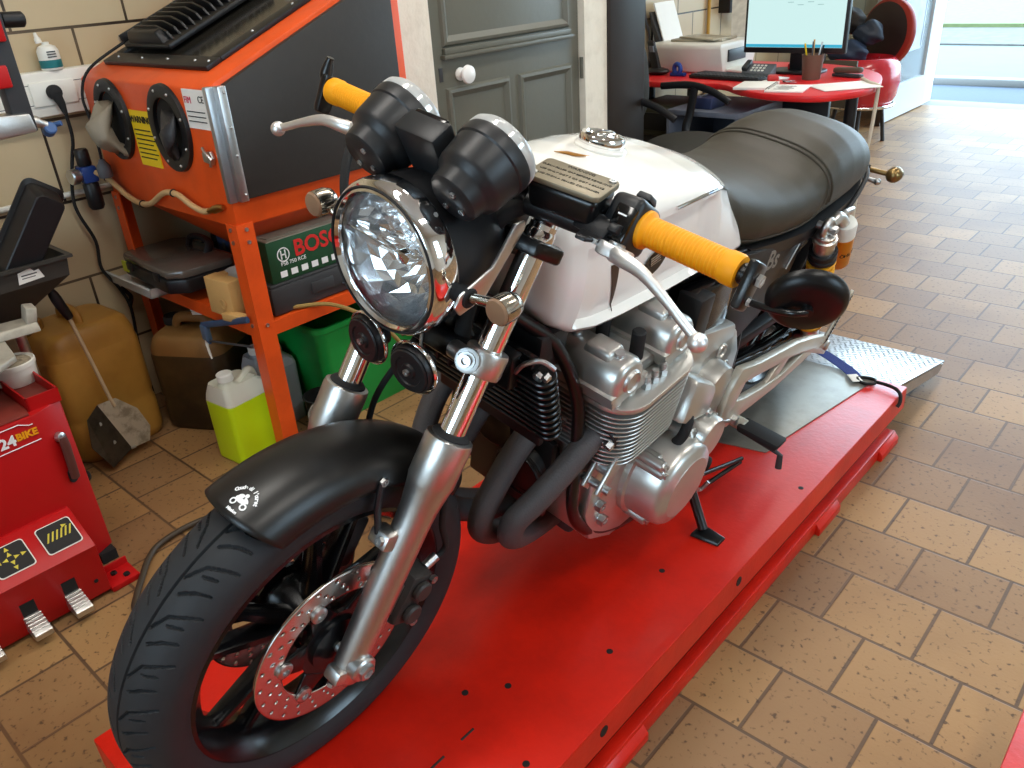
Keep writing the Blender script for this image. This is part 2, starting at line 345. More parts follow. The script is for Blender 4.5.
MB().cyl((-2.26, 7.66, 1.0), (-2.26, 7.66, 1.12), .012, 10).cyl((-2.275, 7.66, 1.01), (-2.255, 7.66, 1.01), .009, 8).cyl((-2.275, 7.66, 1.11), (-2.255, 7.66, 1.11), .009, 8).build('door_handle', M['dgrey'], g)

# ceiling lamps
lampm = mat('lamp_diffuser', (1, 1, 1), .5, emit=((1, .95, .86), 6.0))
for i, (lx, ly) in enumerate(LAMPS):
    t = thing('ceiling_lamp', 'long white fluorescent lamp on the workshop ceiling', 'lamp', (lx, ly, CEIL), group='fluorescent ceiling lamps')
    MB().bx(lx-.15, lx+.15, ly-.78, ly+.78, CEIL-.06, CEIL, .01).build('housing', M['wplastic'], t)
    MB().bx(lx-.12, lx+.12, ly-.75, ly+.75, CEIL-.085, CEIL-.06, .01).build('diffuser', lampm, t)

# cable trunking with its sockets, and the conduit lower on the tiles
t = MB().bx(-2.78, -2.725, -.6, 1.9, 1.0, 1.125, .006); tr = struct(t, 'trim_4', M['wplastic'], org=(-2.75, .7, 1.0))
MB().bx(-2.726, -2.7245, -.6, 1.9, 1.035, 1.037).bx(-2.726, -2.7245, -.6, 1.9, 1.09, 1.092).build('cover_line', M['grey'], tr, flat=True)
for y in (.955,): MB().bx(-2.727, -2.718, y-.055, y+.075, 1.03, 1.098, .004).build('socket_plate', M['wplastic'], tr)
struct(MB().cyl((-2.765, -.6, .756), (-2.765, 1.35, .762), .009, 10), 'trim_5', M['wplastic'], org=(-2.765, .4, .75))

# ================================================================= THE LIFT
t = thing('motorcycle_lift', 'red steel motorcycle lift with a flat deck under the white motorcycle', 'lift', (-.9, 1.2, 0))
ZL = .1737
MB().bx(-1.239, -.574, .178, 2.245, ZL-.006, ZL, .002).bx(-1.239, -1.233, .178, 2.245, ZL-.068, ZL-.005).bx(-.580, -.574, .178, 2.245, ZL-.068, ZL-.005).bx(-1.236, -.577, .178, .184, ZL-.068, ZL-.005).bx(-1.236, -.577, 2.239, 2.245, ZL-.068, ZL-.005).build('deck', M['red'], t)
for s, x in ((1, -.577), (-1, -1.236)):
    MB().prism([(0, 0), (0, .044), (-.026, .044), (-.030, .0)], (x, .25, 0), (s, 0, 0), (0, 0, 1), 1.96, .003, ez=(0, 1, 0)).build('base_rail', M['red'], t)
    for y in (.82, 1.72, 2.14):
        MB().prism([(-.004, 0), (.012, 0), (.012, .020), (-.004, .040)], (x, y-.05, 0), (s, 0, 0), (0, 0, 1), .13, .002, ez=(0, 1, 0)).build('foot_pad', M['red'], t)
MB().bx(-1.20, -.616, .26, 2.18, .004, .098, .004).build('gap_shade_box', M['bink'], t)  # black box added so the gap under the deck looks shaded
MB().bx(-1.20, -.61, .5, .56, .085, .118).bx(-1.20, -.61, 1.8, 1.86, .085, .118).bx(-1.0, -.8, .56, 1.8, .04, .10, .01).build('scissor_arm', M['dgrey'], t)
MB().bx(-.63, -.575, .235, .275, .06, .11, .004).build('end_stop', M['steel'], t)
for (x, y) in ((-.70, 1.15), (-.655, .9), (-.75, .72), (-.68, .55), (-.69, 1.31), (-.80, .66), (-.62, .62), (-.60, 1.6)): MB().lathe([(.0065, 0), (.0065, .0008), (0, .0008)], (x, y, ZL-.0002), (0, 0, 1), 10).build('deck_hole', M['bink'], t)
for (x, y) in ((-.735, .60), (-.735, .53)): MB().tube([(x, y-.015, ZL-.006), (x, y+.015, ZL-.006)], .007, 8).build('deck_slot', M['bink'], t)
for y in (.77, 1.25): MB().lathe([(.011, 0), (.011, .001), (0, .001)], (-.574, y, ZL-.03), (1, 0, 0), 12).build('skirt_hole', M['bink'], t)
dp = MB().prism([(-.97, 1.665), (-.752, 1.735), (-.752, 1.78), (-.657, 2.235), (-.97, 2.235)], (0, 0, ZL), (1, 0, 0), (0, 1, 0), .004, .001)
dp = MB().prism([(-.97, 1.64), (-.735, 1.69), (-.725, 1.735), (-.725, 1.79), (-.658, 2.24), (-.97, 2.24)], (0, 0, ZL), (1, 0, 0), (0, 1, 0), .004, .001)
lab(dp.build('drop_out_plate', mat('worn_steel_plate', S(150, 148, 140), .42, .7, noise=.12, nscale=9, dark=S(96, 92, 86), dscale=12, damt=.4), t), 'grey steel drop-out plate at the rear of the deck')
# ramp: chequer plate, its tip just off the floor
t = thing('loading_ramp', 'aluminium chequer plate ramp hooked on the rear end of the red lift', 'ramp', (-.9, 2.25, .15))
yA, zA, yB, zB = 2.24, .166, 2.72, .052
sl = V((0, yB-yA, zB-zA)); L_ = sl.length; ey = sl.normalized(); nz = V((1, 0, 0)).cross(ey)
if nz.z < 0: nz = -nz
b = MB().prism([(-1.19, 0), (-.596, 0), (-.596, L_), (-1.19, L_)], (0, yA, zA), (1, 0, 0), ey, .006, .001, ez=nz)
M['chequer'] = mat('chequer_aluminium', (.44, .44, .44), .34, 1., noise=.2, nscale=30)
b.build('ramp_plate', M['chequer'], t)
b = MB(); k = 0
for i in range(28):
    for j in range(20):
        x = -1.18+i*.0215+(.0107 if j % 2 else 0); u = .012+j*.0245
        if x > -.602 or u > L_-.01: continue
        a = PI/4 if (i+j) % 2 else -PI/4
        c = V((x, yA, zA))+ey*u+nz*.0062; dx = (V((1, 0, 0))*math.cos(a)+ey*math.sin(a)); dy = nz.cross(dx)
        b.add([c-dx*.011, c-dy*.003, c+dx*.011, c+dy*.003, c-dx*.006+nz*.0016, c+dx*.006+nz*.0016], [(0, 1, 4), (1, 5, 4), (1, 2, 5), (2, 3, 5), (3, 4, 5), (3, 0, 4)])
b.build('tread_pattern', M['chequer'], t, flat=True)
for x in (-1.185, -.601): MB().prism([(0, -.005), (L_, -.005), (L_-.03, -.035), (.02, -.045)], (x-.003, yA, zA), ey, nz, .005, ez=(1, 0, 0)).build('side_flange', M['chequer'], t, flat=True)
# blue strap with black hook
t = thing('tie_down_strap', 'dark blue tie-down strap hooked on the rear corner of the red lift', 'strap', (-.8, 2.25, ZL))
pts = smooth([(-1.02, 2.30, ZL+.035), (-.93, 2.29, ZL+.03), (-.852, 2.285, ZL+.022), (-.80, 2.27, ZL+.014), (-.735, 2.232, ZL+.009), (-.705, 2.20, ZL+.008)], 5)
rg = []
for i, p in enumerate(pts):
    tg = (pts[min(i+1, len(pts)-1)]-pts[max(i-1, 0)]).normalized(); sd = tg.cross(V((0, 0, 1))).normalized(); up = V((0, 0, 1))
    wd = .019 if i < len(pts)-2 else .013
    rg.append([p-sd*wd-up*.001, p+sd*wd-up*.001, p+sd*wd+up*.001, p-sd*wd+up*.001])
MB().rings(rg).build('webbing', mat('blue_webbing', S(22, 44, 120), .75, bump=.4, bscale=400), t, flat=True)
p = pts[-4]; tg = (pts[-2]-pts[-6]).normalized()
MB().box(p+V((.012, -.022, .002)), (.045, .03, .003), Euler((0, 0, math.atan2(tg.y, tg.x))), .001).build('strap_label', M['paper'], t)
hk = smooth([(-.705, 2.20, ZL+.008), (-.690, 2.218, ZL+.008), (-.662, 2.222, ZL+.008), (-.650, 2.200, ZL+.008), (-.668, 2.183, ZL+.008), (-.690, 2.187, ZL+.008), (-.700, 2.197, ZL+.010)], 6)
hk2 = smooth([(-.652, 2.207, ZL+.009), (-.62, 2.205, ZL+.010), (-.59, 2.195, ZL+.010), (-.571, 2.178, ZL+.004), (-.566, 2.168, ZL-.014), (-.569, 2.160, ZL-.026)], 6)
MB().tube(hk, .0045, 10).tube(hk2, .005, 10).build('hook', M['rubber'], t)
# second lift at the right edge
t = thing('motorcycle_lift', 'red lift deck at the right edge of the floor, only its corner in view', 'lift', (.3, .3, 0))
MB().bx(-.043, .62, -.9, 1.296, .155, .17, .003).bx(-.041, -.036, -.89, 1.29, .11, .156).build('deck', M['red'], t)
MB().bx(-.02, .04, -.8, 1.2, 0, .06, .004).bx(.54, .6, -.8, 1.2, 0, .06, .004).build('base_rail', M['red'], t)
MB().bx(.02, .56, -.2, -.14, .06, .155).bx(.02, .56, .8, .86, .06, .155).build('scissor_arm', M['dgrey'], t)
# ================================================================= THE MOTORCYCLE  (x = left, y = rearwards, z = up; front axle above y=0)
LEAN = .224
bike = thing('motorcycle', 'white and black naked motorcycle leaning on its side stand on the red lift', 'motorcycle', (-.9585, .449, ZL), (0, LEAN, 0))
def P(mb, name, m, parent=None, label=None, **k):
    o = mb.build(name, m, parent or bike, local=True, **k)
    if label: o['label'] = label
    return o
RK = .487; RW = .297
W_ = V((0, math.sin(RK), math.cos(RK))); V_ = V((0, -math.cos(RK), math.sin(RK))); P0 = V((0, 0, RW))-V_*.035; X = V((1, 0, 0))
def F(u, v, w_): return P0+X*u+V_*v+W_*w_
AX = V((0, 0, RW))
# ---- front wheel -------------------------------------------------
def tyre(c, R, half, rimr, name, tread=True):
    prof = [(-.40*2*half, rimr), (-.46*2*half, rimr+.010), (-.495*2*half, rimr+.022), (-.5*2*half, rimr+.034)]
    n2 = 72 if tread else 30; lim = half
    r0 = rimr+.034
    top = []
    for k in range(n2+1):
        t = -1+2*k/n2; x = t*half; a = abs(t); r = r0+(R-r0)*(1-a**2.6)**.62
        top.append((x, r))
    full = prof[:-1]+top+[(-p[0], p[1]) for p in prof[:-1]][::-1]
    full += [(full[-1][0]*.9, rimr-.006), (full[0][0]*.9, rimr-.006)]
    nA = 1200 if tread else 160; NG = 26; per = 2*PI*R/NG; rg = []
    SEG = (((.046, .009), (.020, .025)), ((.020, .025), (.002, .056)), ((.064, .017), (.050, .036)), ((.050, .036), (.044, .050)), ((.030, .030), (.024, .046)))
    def groove(x, th):
        if not tread: return 0
        if abs(x-.0035) < .0015: return .004          # one circumferential groove
        s = (th*R+(0 if x > 0 else per/2)) % per; a = abs(x)*1.10
        for (s0, a0), (s1, a1) in SEG:
            for k in (-per, 0, per):
                dx, dy = s1-s0, a1-a0; px, py = s+k-s0, a-a0; t = max(0, min(1, (px*dx+py*dy)/(dx*dx+dy*dy)))
                if (px-dx*t)**2+(py-dy*t)**2 < .0017**2: return .0042
        return 0
    # stay on a grid fine enough to carry the grooves as real cuts
    fine = []
    for i, (x, r) in enumerate(full): fine.append((x, r))
    for i in range(nA):
        th = 2*PI*i/nA; ring = []
        for x, r in fine:
            rr = r-(groove(x, th) if (r > r0+.002) else 0)
            ring.append(V((c[0]+x, c[1]-math.sin(th)*rr, c[2]+math.cos(th)*rr)))
        rg.append(ring)
    b = MB().rings(rg, True, False, True); return b
M['tyre'] = mat('tyre_rubber', S(40, 41, 43), .62, noise=.18, nscale=30, spec=.4)
P(tyre((0, 0, RW), .297, .060, .222, 'front_tyre'), 'front_tyre', M['tyre'], ang=25)
M['wheelblk'] = mat('black_wheel_enamel', S(14, 14, 16), .22, spec=.6)
def rim(c, rr, hw):
    b = MB()
    prof = [(rr-.004, -hw-.004), (rr+.008, -hw), (rr+.006, -hw+.006), (rr-.012, -hw+.018), (rr-.018, -hw*.4), (rr-.018, hw*.4), (rr-.012, hw-.018), (rr+.006, hw-.006), (rr+.008, hw), (rr-.004, hw+.004), (rr-.026, hw*.55), (rr-.03, 0), (rr-.026, -hw*.55)]
    x, y, z = frame((1, 0, 0), (0, 0, 1)); R = []
    for k in range(96):
        a = 2*PI*k/96; d = x*math.cos(a)+y*math.sin(a); R.append([V(c)+d*r+V((h, 0, 0)) for r, h in prof])
    return b.rings(R, True, False, True)
fw = P(rim(AX, .222, .047), 'front_rim', M['wheelblk'])
def spoke(b, c, ang, r0, r1, t0, t1, wx, off=0.):
    """a tapered cast spoke in the wheel plane"""
    rg = []
    for k in range(7):
        f = k/6; r = r0+(r1-r0)*f; a = ang+off*f; d = V((0, -math.sin(a), math.cos(a))); tn = V((0, -math.cos(a), -math.sin(a)))
        th = t0+(t1-t0)*f; w2 = wx*(1-.35*f)
        rg.append([V(c)+d*r+X*(w2*sx)+tn*(th*st) for sx, st in ((-1, -.6), (-.6, -1), (.6, -1), (1, -.6), (1, .6), (.6, 1), (-.6, 1), (-1, .6))])
    b.rings(rg)
for k in range(5):
    a0 = math.radians(128+72*k)
    for s in (-1, 1):
        b = MB(); spoke(b, AX, a0+s*.16, .045, .205, .0095, .0075, .020, s*.03); P(b, 'spoke', M['wheelblk'], fw)
P(MB().lathe([(.022, -.075), (.045, -.07), (.047, -.045), (.038, -.03), (.036, .03), (.047, .045), (.045, .07), (.022, .075)], AX, X, 32), 'hub', M['wheelblk'], fw)
# discs with their slotted braking ring
M['disc'] = mat('steel_brake_disc', (.62, .60, .57), .24, 1., noise=.05, nscale=60)
def disc(side):
    n, m_ = 288, 15; rO, rI = .138, .094; rg = []
    b = MB(); vs = []
    for i in range(n):
        a = 2*PI*i/n
        for j in range(m_+1):
            r = rI+(rO-rI)*j/m_; vs.append(V((side*.062, -math.sin(a)*r, RW+math.cos(a)*r)))
    fs = []
    for i in range(n):
        for j in range(m_):
            k = i % 12; hole = (j in (2, 3) and k in (0, 1)) or (j in (6, 7) and k in (4, 5)) or (j in (11, 12) and k in (8, 9))
            if hole: continue
            q = [i*(m_+1)+j, ((i+1) % n)*(m_+1)+j, ((i+1) % n)*(m_+1)+j+1, i*(m_+1)+j+1]; fs.append(q)
    b.add(vs, fs); o = P(b, 'brake_disc', M['disc'], mods=solid(.0045, 0))
    c = MB().lathe([(.036, -.003), (.058, -.004), (.060, .004), (.036, .003)], AX+X*side*.060, X, 40)
    cr = P(c, 'disc_carrier', M['wheelblk'], o)
    for k in range(6):
        a = 2*PI*k/6+.3; d = V((0, -math.sin(a), math.cos(a))); tn = V((0, -math.cos(a), -math.sin(a))); p = AX+X*side*.062+d*.079
        rg = []
        P(MB().prism([(-.024, -.020), (-.012, .024), (.012, .024), (.024, -.020)], AX+X*(side*.062-.0035)+d*.076, tn, d, .007, .002, ez=X), 'carrier_arm', M['wheelblk'], o)
        P(MB().lathe([(.013, -.001), (.013, .005*side), (.010, .007*side), (.006, .007*side), (.0055, .003*side), (0, .003*side)], p+d*.013+X*side*.002, X, 20), 'disc_bobbin', M['steel'], o)
    return o
disc(1); disc(-1)
P(MB().cyl(AX-X*.155, AX+X*.128, .010, 16), 'front_axle', M['steel'])
# ---- fork ---------------------------------------------------------
FU = .103
def ssm_(a, b, x): t = max(0, min(1, (x-a)/(b-a))); return t*t*(3-2*t)
for s in (1, -1):
    b = MB().tube([F(s*FU, .035, w_) for w_ in (.30, .45, .6, .684)], .0188, 28); P(b, 'fork_tube', M['chrome'])
    prof = [(.0, -.034), (.019, -.034), (.0225, -.028), (.0235, 0), (.0245, .06), (.0255, .16), (.0262, .235), (.0275, .262), (.0325, .297), (.0345, .305), (.0348, .366), (.0335, .372), (.027, .374), (.020, .374)]
    if s < 0: prof = [(r, h-.026*ssm_(.22, .30, h)) for r, h in prof]
    b = MB().lathe(prof, F(s*FU, .035, 0), W_, 40)
    leg = P(b, 'fork_leg', M['alu'])
    P(MB().lathe([(.0275, .373), (.0275, .376), (.024, .380), (.0192, .381)], F(s*FU, .035, 0 if s > 0 else -.026), W_, 32), 'dust_seal', M['rubber'], leg)
    # axle clamp, axle bolt and pinch bolts
    c = MB().cyl(F(s*(FU-.012), .035, 0), F(s*(FU+.031), .035, 0), .021, 28, .003)
    c.hexa([F(s*(FU-.014), .030, -.036), F(s*(FU+.016), .030, -.036), F(s*(FU+.016), .068, -.032), F(s*(FU-.014), .068, -.032), F(s*(FU-.014), .030, -.008), F(s*(FU+.016), .030, -.008), F(s*(FU+.016), .068, -.010), F(s*(FU-.014), .068, -.010)], .004)
    P(c, 'axle_clamp', M['alu'], leg)
    P(MB().lathe([(.0135, 0), (.0135, .006), (.009, .007), (.008, .002), (0, .002)], F(s*(FU+.031), .035, 0), X*s, 6), 'axle_bolt', M['steel'], leg)
    for dv in (.040, .059): P(MB().bolt(F(s*(FU+.001), dv, -.036), -W_, .0062, .006), 'pinch_bolt', M['steel'], leg)
    # fender lug
    P(MB().hexa([F(s*(FU-.03), .055, .19), F(s*(FU+.006), .052, .19), F(s*(FU+.006), .080, .194), F(s*(FU-.03), .080, .194), F(s*(FU-.03), .055, .222), F(s*(FU+.006), .052, .222), F(s*(FU+.006), .080, .218), F(s*(FU-.03), .080, .218)], .004), 'fender_lug', M['alu'], leg)
    P(MB().bolt(F(s*(FU-.005), .080, .206), V_, .007, .006), 'lug_bolt', M['steel'], leg)
    # caliper hung behind the leg, with its hose
    cal = MB()
    cpos = F(s*.075, -.052, .085)
    cal.hexa([cpos+X*s*a+V_*b_+W_*c_ for a, b_, c_ in ((-.025, -.030, -.052), (.030, -.026, -.050), (.030, .020, -.050), (-.025, .020, -.052), (-.025, -.034, .046), (.030, -.030, .044), (.030, .016, .040), (-.025, .016, .042))], .009)
    cal.cyl(cpos+X*s*.030-V_*.006+W_*.018, cpos+X*s*.042-V_*.006+W_*.018, .017, 20, .003).cyl(cpos+X*s*.030-V_*.006-W_*.024, cpos+X*s*.042-V_*.006-W_*.024, .017, 20, .003)
    co = P(cal, 'brake_caliper', mat('caliper_grey', S(62, 58, 56), .5, .3, bump=.2) if s == 1 else bpy.data.materials['caliper_grey'])
    P(MB().prism([(-.045, .0), (.035, .008), (.045, .05), (.03, .062), (-.04, .055)], F(s*.083, -.045, .045), V_, W_, .009, .002, ez=X*s), 'caliper_bracket', M['alu'], co)
    P(MB().bolt(cpos+X*s*.031-V_*.024+W_*.036, X*s, .007, .007), 'caliper_bolt', M['steel'], co)
    P(MB().bolt(cpos+X*s*.031-V_*.02-W_*.042, X*s, .007, .007), 'caliper_bolt', M['steel'], co)
    h = smooth([cpos+X*s*.01-V_*.03+W_*.045, cpos+X*s*.012-V_*.055+W_*.075, F(s*.09, -.058, .22), F(s*.088, -.02, .33), F(s*.07, -.03, .44), F(s*.03, .01, .52)], 7)
    P(MB().tube(h, .0052, 10), 'brake_hose', M['rubber'])
    P(MB().cyl(cpos+X*s*.01-V_*.026+W_*.043, cpos+X*s*.011-V_*.042+W_*.060, .008, 10), 'hose_union', M['steel'], co)
# lower yoke: black bridge, silver clamps with a bolt
P(MB().hexa([F(u, v, w_) for u, v, w_ in ((-.085, -.035, .468), (.085, -.035, .468), (.085, .055, .468), (-.085, .055, .468), (-.085, -.035, .502), (.085, -.035, .502), (.085, .055, .502), (-.085, .055, .502))], .008), 'lower_yoke', M['blacks'])
for s in (1, -1):
    y_ = P(MB().lathe([(.0195, .470), (.0285, .470), (.0300, .474), (.0300, .502), (.0285, .506), (.0195, .506)], F(s*FU, .035, 0), W_, 36), 'yoke_clamp', M['alu'])
    P(MB().cyl(F(s*(FU-.038), .060, .488), F(s*(FU-.002), .066, .488), .013, 18, .003), 'clamp_lug', M['alu'], y_)
    P(MB().lathe([(.0125, 0), (.0125, .004), (.0085, .0045), (.0085, .011), (.005, .011), (.0045, .006), (0, .006)], F(s*FU, .072, .486), V_+X*.35*s, 12).lathe([(.017, -.004), (.017, .0), (.0125, .001)], F(s*FU, .072, .486), V_+X*.35*s, 20), 'clamp_bolt', M['steel'], y_)
P(MB().cyl(F(0, 0, .47), F(0, 0, .69), .024, 20), 'steering_stem', M['blacks'])
P(MB().prism([(-.14, .02), (-.128, .062), (-.09, .07), (-.05, .045), (.05, .045), (.09, .07), (.128, .062), (.14, .02), (.12, -.005), (.04, -.032), (-.04, -.032), (-.12, -.005)], F(0, 0, .642), X, V_, .022, .005, ez=W_), 'upper_yoke', M['blacks'])
for s in (1, -1):
    P(MB().lathe([(.021, .664), (.021, .674), (.0165, .680), (.0165, .688), (.013, .694), (0, .696)], F(s*FU, .035, 0), W_, 24), 'fork_cap', M['chrome'])
P(MB().lathe([(.019, .664), (.019, .676), (.012, .678), (0, .678)], F(0, 0, 0), W_, 6), 'stem_nut', M['chrome'])
# ---- front fender ------------------------------------------------
def fender(a0, a1, R, hw, lip, n=44):
    rg = []
    for i in range(n+1):
        f = i/n; a = a0+(a1-a0)*f
        endr = min(1, min(f, 1-f)*9+.12)**.5          # rounded ends
        ring = []
        for k in range(25):
            t = -1+2*k/24; x = hw*math.sin(t*PI/2)*(1 if True else 0); drop = lip*(1-math.cos(t*PI/2))**1.15
            r = R-drop; aa = a
            # the tips are cut in an arc across the tyre
            aa = a-(.085*(t*t)*(1-f)**8) + (.06*(t*t)*f**8)
            ring.append(V((x, -math.sin(aa)*r, RW+math.cos(aa)*r)))
        rg.append(ring)
    return MB().rings(rg, False, False)
M['fender'] = mat('semi_matt_black_paint', S(20, 19, 18), .36, spec=.55)
fe = P(fender(math.radians(21), math.radians(-58), .328, .071, .052), 'front_fender', M['fender'], mods=solid(.003, -1), ang=60)
for s in (1, -1):
    P(MB().tube(smooth([V((s*.069, .083, RW+.276)), V((s*.076, .070, RW+.245)), F(s*(FU-.020), .074, .212)], 6), [.009]*13, 10, flat=.5), 'fender_stay', M['blackp'], fe)
    P(MB().bolt(V((s*.070, .084, RW+.278)), X*s, .007, .005), 'fender_bolt', M['steel'], fe)
# white sticker on the nose of the fender
def on_fender(sx, sa, R=.3292):
    """sx lateral metres, sa metres along the fender from its nose"""
    a = math.radians(20.5)-sa/R; t = math.asin(max(-1, min(1, sx/.071)))*2/PI; r = R-.052*(1-math.cos(t*PI/2))**1.15
    return V((sx, -math.sin(a)*r, RW+math.cos(a)*r))
def flat_on(mbsrc, cx, ca, rot, lift=0.):
    b = MB()
    for vv in mbsrc.v:
        x = vv.x*math.cos(rot)-vv.y*math.sin(rot); y = vv.x*math.sin(rot)+vv.y*math.cos(rot)
        b.v.append(on_fender(cx+x, ca+y, .3292+lift))
    b.f = mbsrc.f; b.m = mbsrc.m; return b
def ring_text(word, R, a0, a1, size):
    b = MB()
    for i, ch in enumerate(word):
        a = a0+(a1-a0)*i/(len(word)-1); e = V((math.sin(a), math.cos(a), 0)); tx = V((math.cos(a), -math.sin(a), 0))
        if ch != ' ': b.text(ch, e*R, tx, e, size, 0., bold=.0004)
    return b
src = ring_text('Coude di l’ouest', .0195, -1.1, 1.25, .0075)
P(flat_on(src, .011, .024, .10), 'fender_lettering', M['wink'], fe, flat=True)
mo = MB()
def blob(cx, cy, rx, ry, n=14, rot=0.): mo.add([V((cx+rx*math.cos(2*PI*k/n)*math.cos(rot)-ry*math.sin(2*PI*k/n)*math.sin(rot), cy+rx*math.cos(2*PI*k/n)*math.sin(rot)+ry*math.sin(2*PI*k/n)*math.cos(rot), 0)) for k in range(n)], [tuple(range(n))])
for k in range(18):
    a, a2 = 2*PI*k/18, 2*PI*(k+1)/18
    for cx in (-.0085, .0085):
        mo.add([V((cx+.0048*math.cos(a), -.005+.0048*math.sin(a), 0)), V((cx+.0048*math.cos(a2), -.005+.0048*math.sin(a2), 0)), V((cx+.0026*math.cos(a2), -.005+.0026*math.sin(a2), 0)), V((cx+.0026*math.cos(a), -.005+.0026*math.sin(a), 0))], [(0, 1, 2, 3)])
blob(0, 0, .0085, .0034); blob(-.004, .005, .0045, .0034, rot=.5); blob(.002, .009, .003, .003); blob(.006, .0035, .005, .0022, rot=-.5); blob(-.0075, .001, .0024, .003)
P(flat_on(mo, .011, .024, .10), 'fender_emblem', M['wink'], fe, flat=True)
sm = MB().text('Mission', (0, -.0155, 0), (1, 0, 0), (0, 1, 0), .0055, 0., bold=.0003)
P(flat_on(sm, .011, .024, .10), 'fender_lettering', M['wink'], fe, flat=True)
# ---- headlight ----------------------------------------------------
HC = V((0, .142, .862)); HA = V((0, -1, -.03)).normalized()     # face centre, facing forward
hl = P(MB().lathe([(.0985, -.027), (.098, -.068), (.091, -.108), (.070, -.145), (.04, -.165), (0, -.170)], HC, HA, 56, caps=False), 'headlight_shell', M['blackp'])
P(MB().lathe([(.0845, .004), (.088, .008), (.0945, .006), (.0995, .0), (.1015, -.010), (.1015, -.027), (.099, -.031), (.097, -.029), (.097, -.010), (.086, -.002), (.0845, .004)], HC, HA, 72, caps=False), 'headlight_rim', M['chrome'], hl)
P(MB().lathe([(.0915, .0075), (.0935, .0085), (.0950, .0062), (.0935, .0055)], HC, HA, 64, caps=False), 'rim_gasket', M['rubber'], hl)
# faceted reflector
rb = MB(); x_, y_, z_ = frame(HA, (0, 0, 1)); NR, NS = 7, 22; rnd = random.Random(4); rg = []
for i in range(NR+1):
    r = .0875-.073*i/NR; rg.append([HC+HA*(-.004-.052*(1-(r/.0875)**2)+(rnd.uniform(-.0035, .0035) if i else 0))+(x_*math.cos(2*PI*(k+.5*(i % 2))/NS)+y_*math.sin(2*PI*(k+.5*(i % 2))/NS))*r for k in range(NS)])
rb.rings(rg, True, False).lathe([(.0145, -.062), (.0145, -.052), (.012, -.050), (0, -.050)], HC, HA, 24)
P(rb, 'reflector', mat('mirror_reflector', (.95, .96, .97), .14, .85), hl, flat=True)
P(MB().box(HC-HA*.018-V((.030, 0, -.018)), (.092, .030, .003), None, .001), 'reflector_ledge', M['chrome'], hl)
P(MB().box(HC-HA*.030+V((.0, 0, .010)), (.075, .028, .0025), None, .001).lathe([(.017, 0), (.017, .022), (.014, .030), (0, .034)], HC-HA*.058, HA, 24), 'bulb_shield', M['chrome'], hl)
lens = MB().lathe([(.0865, .0), (.080, .007), (.060, .0145), (.034, .0185), (0, .020)], HC, HA, 56, caps=False)
P(lens, 'headlight_lens', M['glass'], hl)
P(MB().text('BJ', HC+V((.078, -.018+.035, .066)), (0.3, 1, -.1), (-.3, 0, 1), .014, .0002), 'rim_lettering', M['bink'], hl)
for s in (1, -1):   # stay plates from the fork to the lamp
    b = MB().prism([(-.052, .002), (-.010, .012), (.052, .086), (.052, .098), (.034, .098), (.0, .05), (-.052, .030), (-.062, .016)], V((s*.110, .214, .828)), (0, 1, 0), (0, 0, 1), .005, .0015, ez=X*s)
    br = P(b, 'headlight_stay', M['alu'])
    P(MB().cyl(V((s*.094, .176, .85)), V((s*.118, .176, .85)), .013, 16, .002), 'stay_grommet', M['rubber'], br)
P(MB().tube(smooth([V((0, .235, .80)), V((0, .20, .775)), V((0, .17, .765))], 5), .009, 10).box((0, .2, .77), (.05, .03, .02), None, .004), 'lamp_bracket', M['blackp'])
# ---- indicators ---------------------------------------------------
M['amber'] = clear('smoked_indicator_lens', (.50, .30, .18), .05, .5)
M['brz'] = mat('smoked_chrome', (.50, .46, .39), .2, 1.)
def indicator(c, ax, stalk_from, m=None, r=.0175, L=.034, lens=M['amber']):
    c = V(c); ax = V(ax).normalized()
    o = P(MB().lathe([(r*.98, 0), (r*1.0, -.004), (r*1.0, -L*.55), (r*.8, -L*.85), (r*.4, -L), (0, -L*1.02)], c, ax, 28), 'indicator', m or M['brz'])
    P(MB().lathe([(r*.97, .0005), (r*.85, .0035), (r*.5, .005), (0, .0055)], c, ax, 24, caps=False), 'indicator_lens', lens, o)
    P(MB().lathe([(r*.9, -.002), (r*.5, -.010), (.003, -.012)], c, ax, 16, caps=False), 'indicator_reflector', M['chrome'], o)
    P(MB().cyl(V(stalk_from), c-ax*L*.5, .0065, 14), 'indicator_stalk', m or M['brz'], o)
    P(MB().cyl(V(stalk_from)-(c-ax*L*.5-V(stalk_from)).normalized()*.004, V(stalk_from)+(c-ax*L*.5-V(stalk_from)).normalized()*.006, .011, 14, .002), 'stalk_grommet', M['rubber'], o)
    for k in range(5):
        a = k*2*PI/5; d = frame(ax); dd = d[0]*math.cos(a)+d[1]*math.sin(a)
        P(MB().tube([c-ax*.004+dd*r*1.01, c-ax*L*.7+dd*r*.93], .0007, 5), 'indicator_groove', M['bink'], o)
    return o
indicator((.182, .150, .873), (0, -1, -.05), (.112, .176, .85))
indicator((-.150, .150, .878), (0, -1, -.05), (-.105, .176, .85))
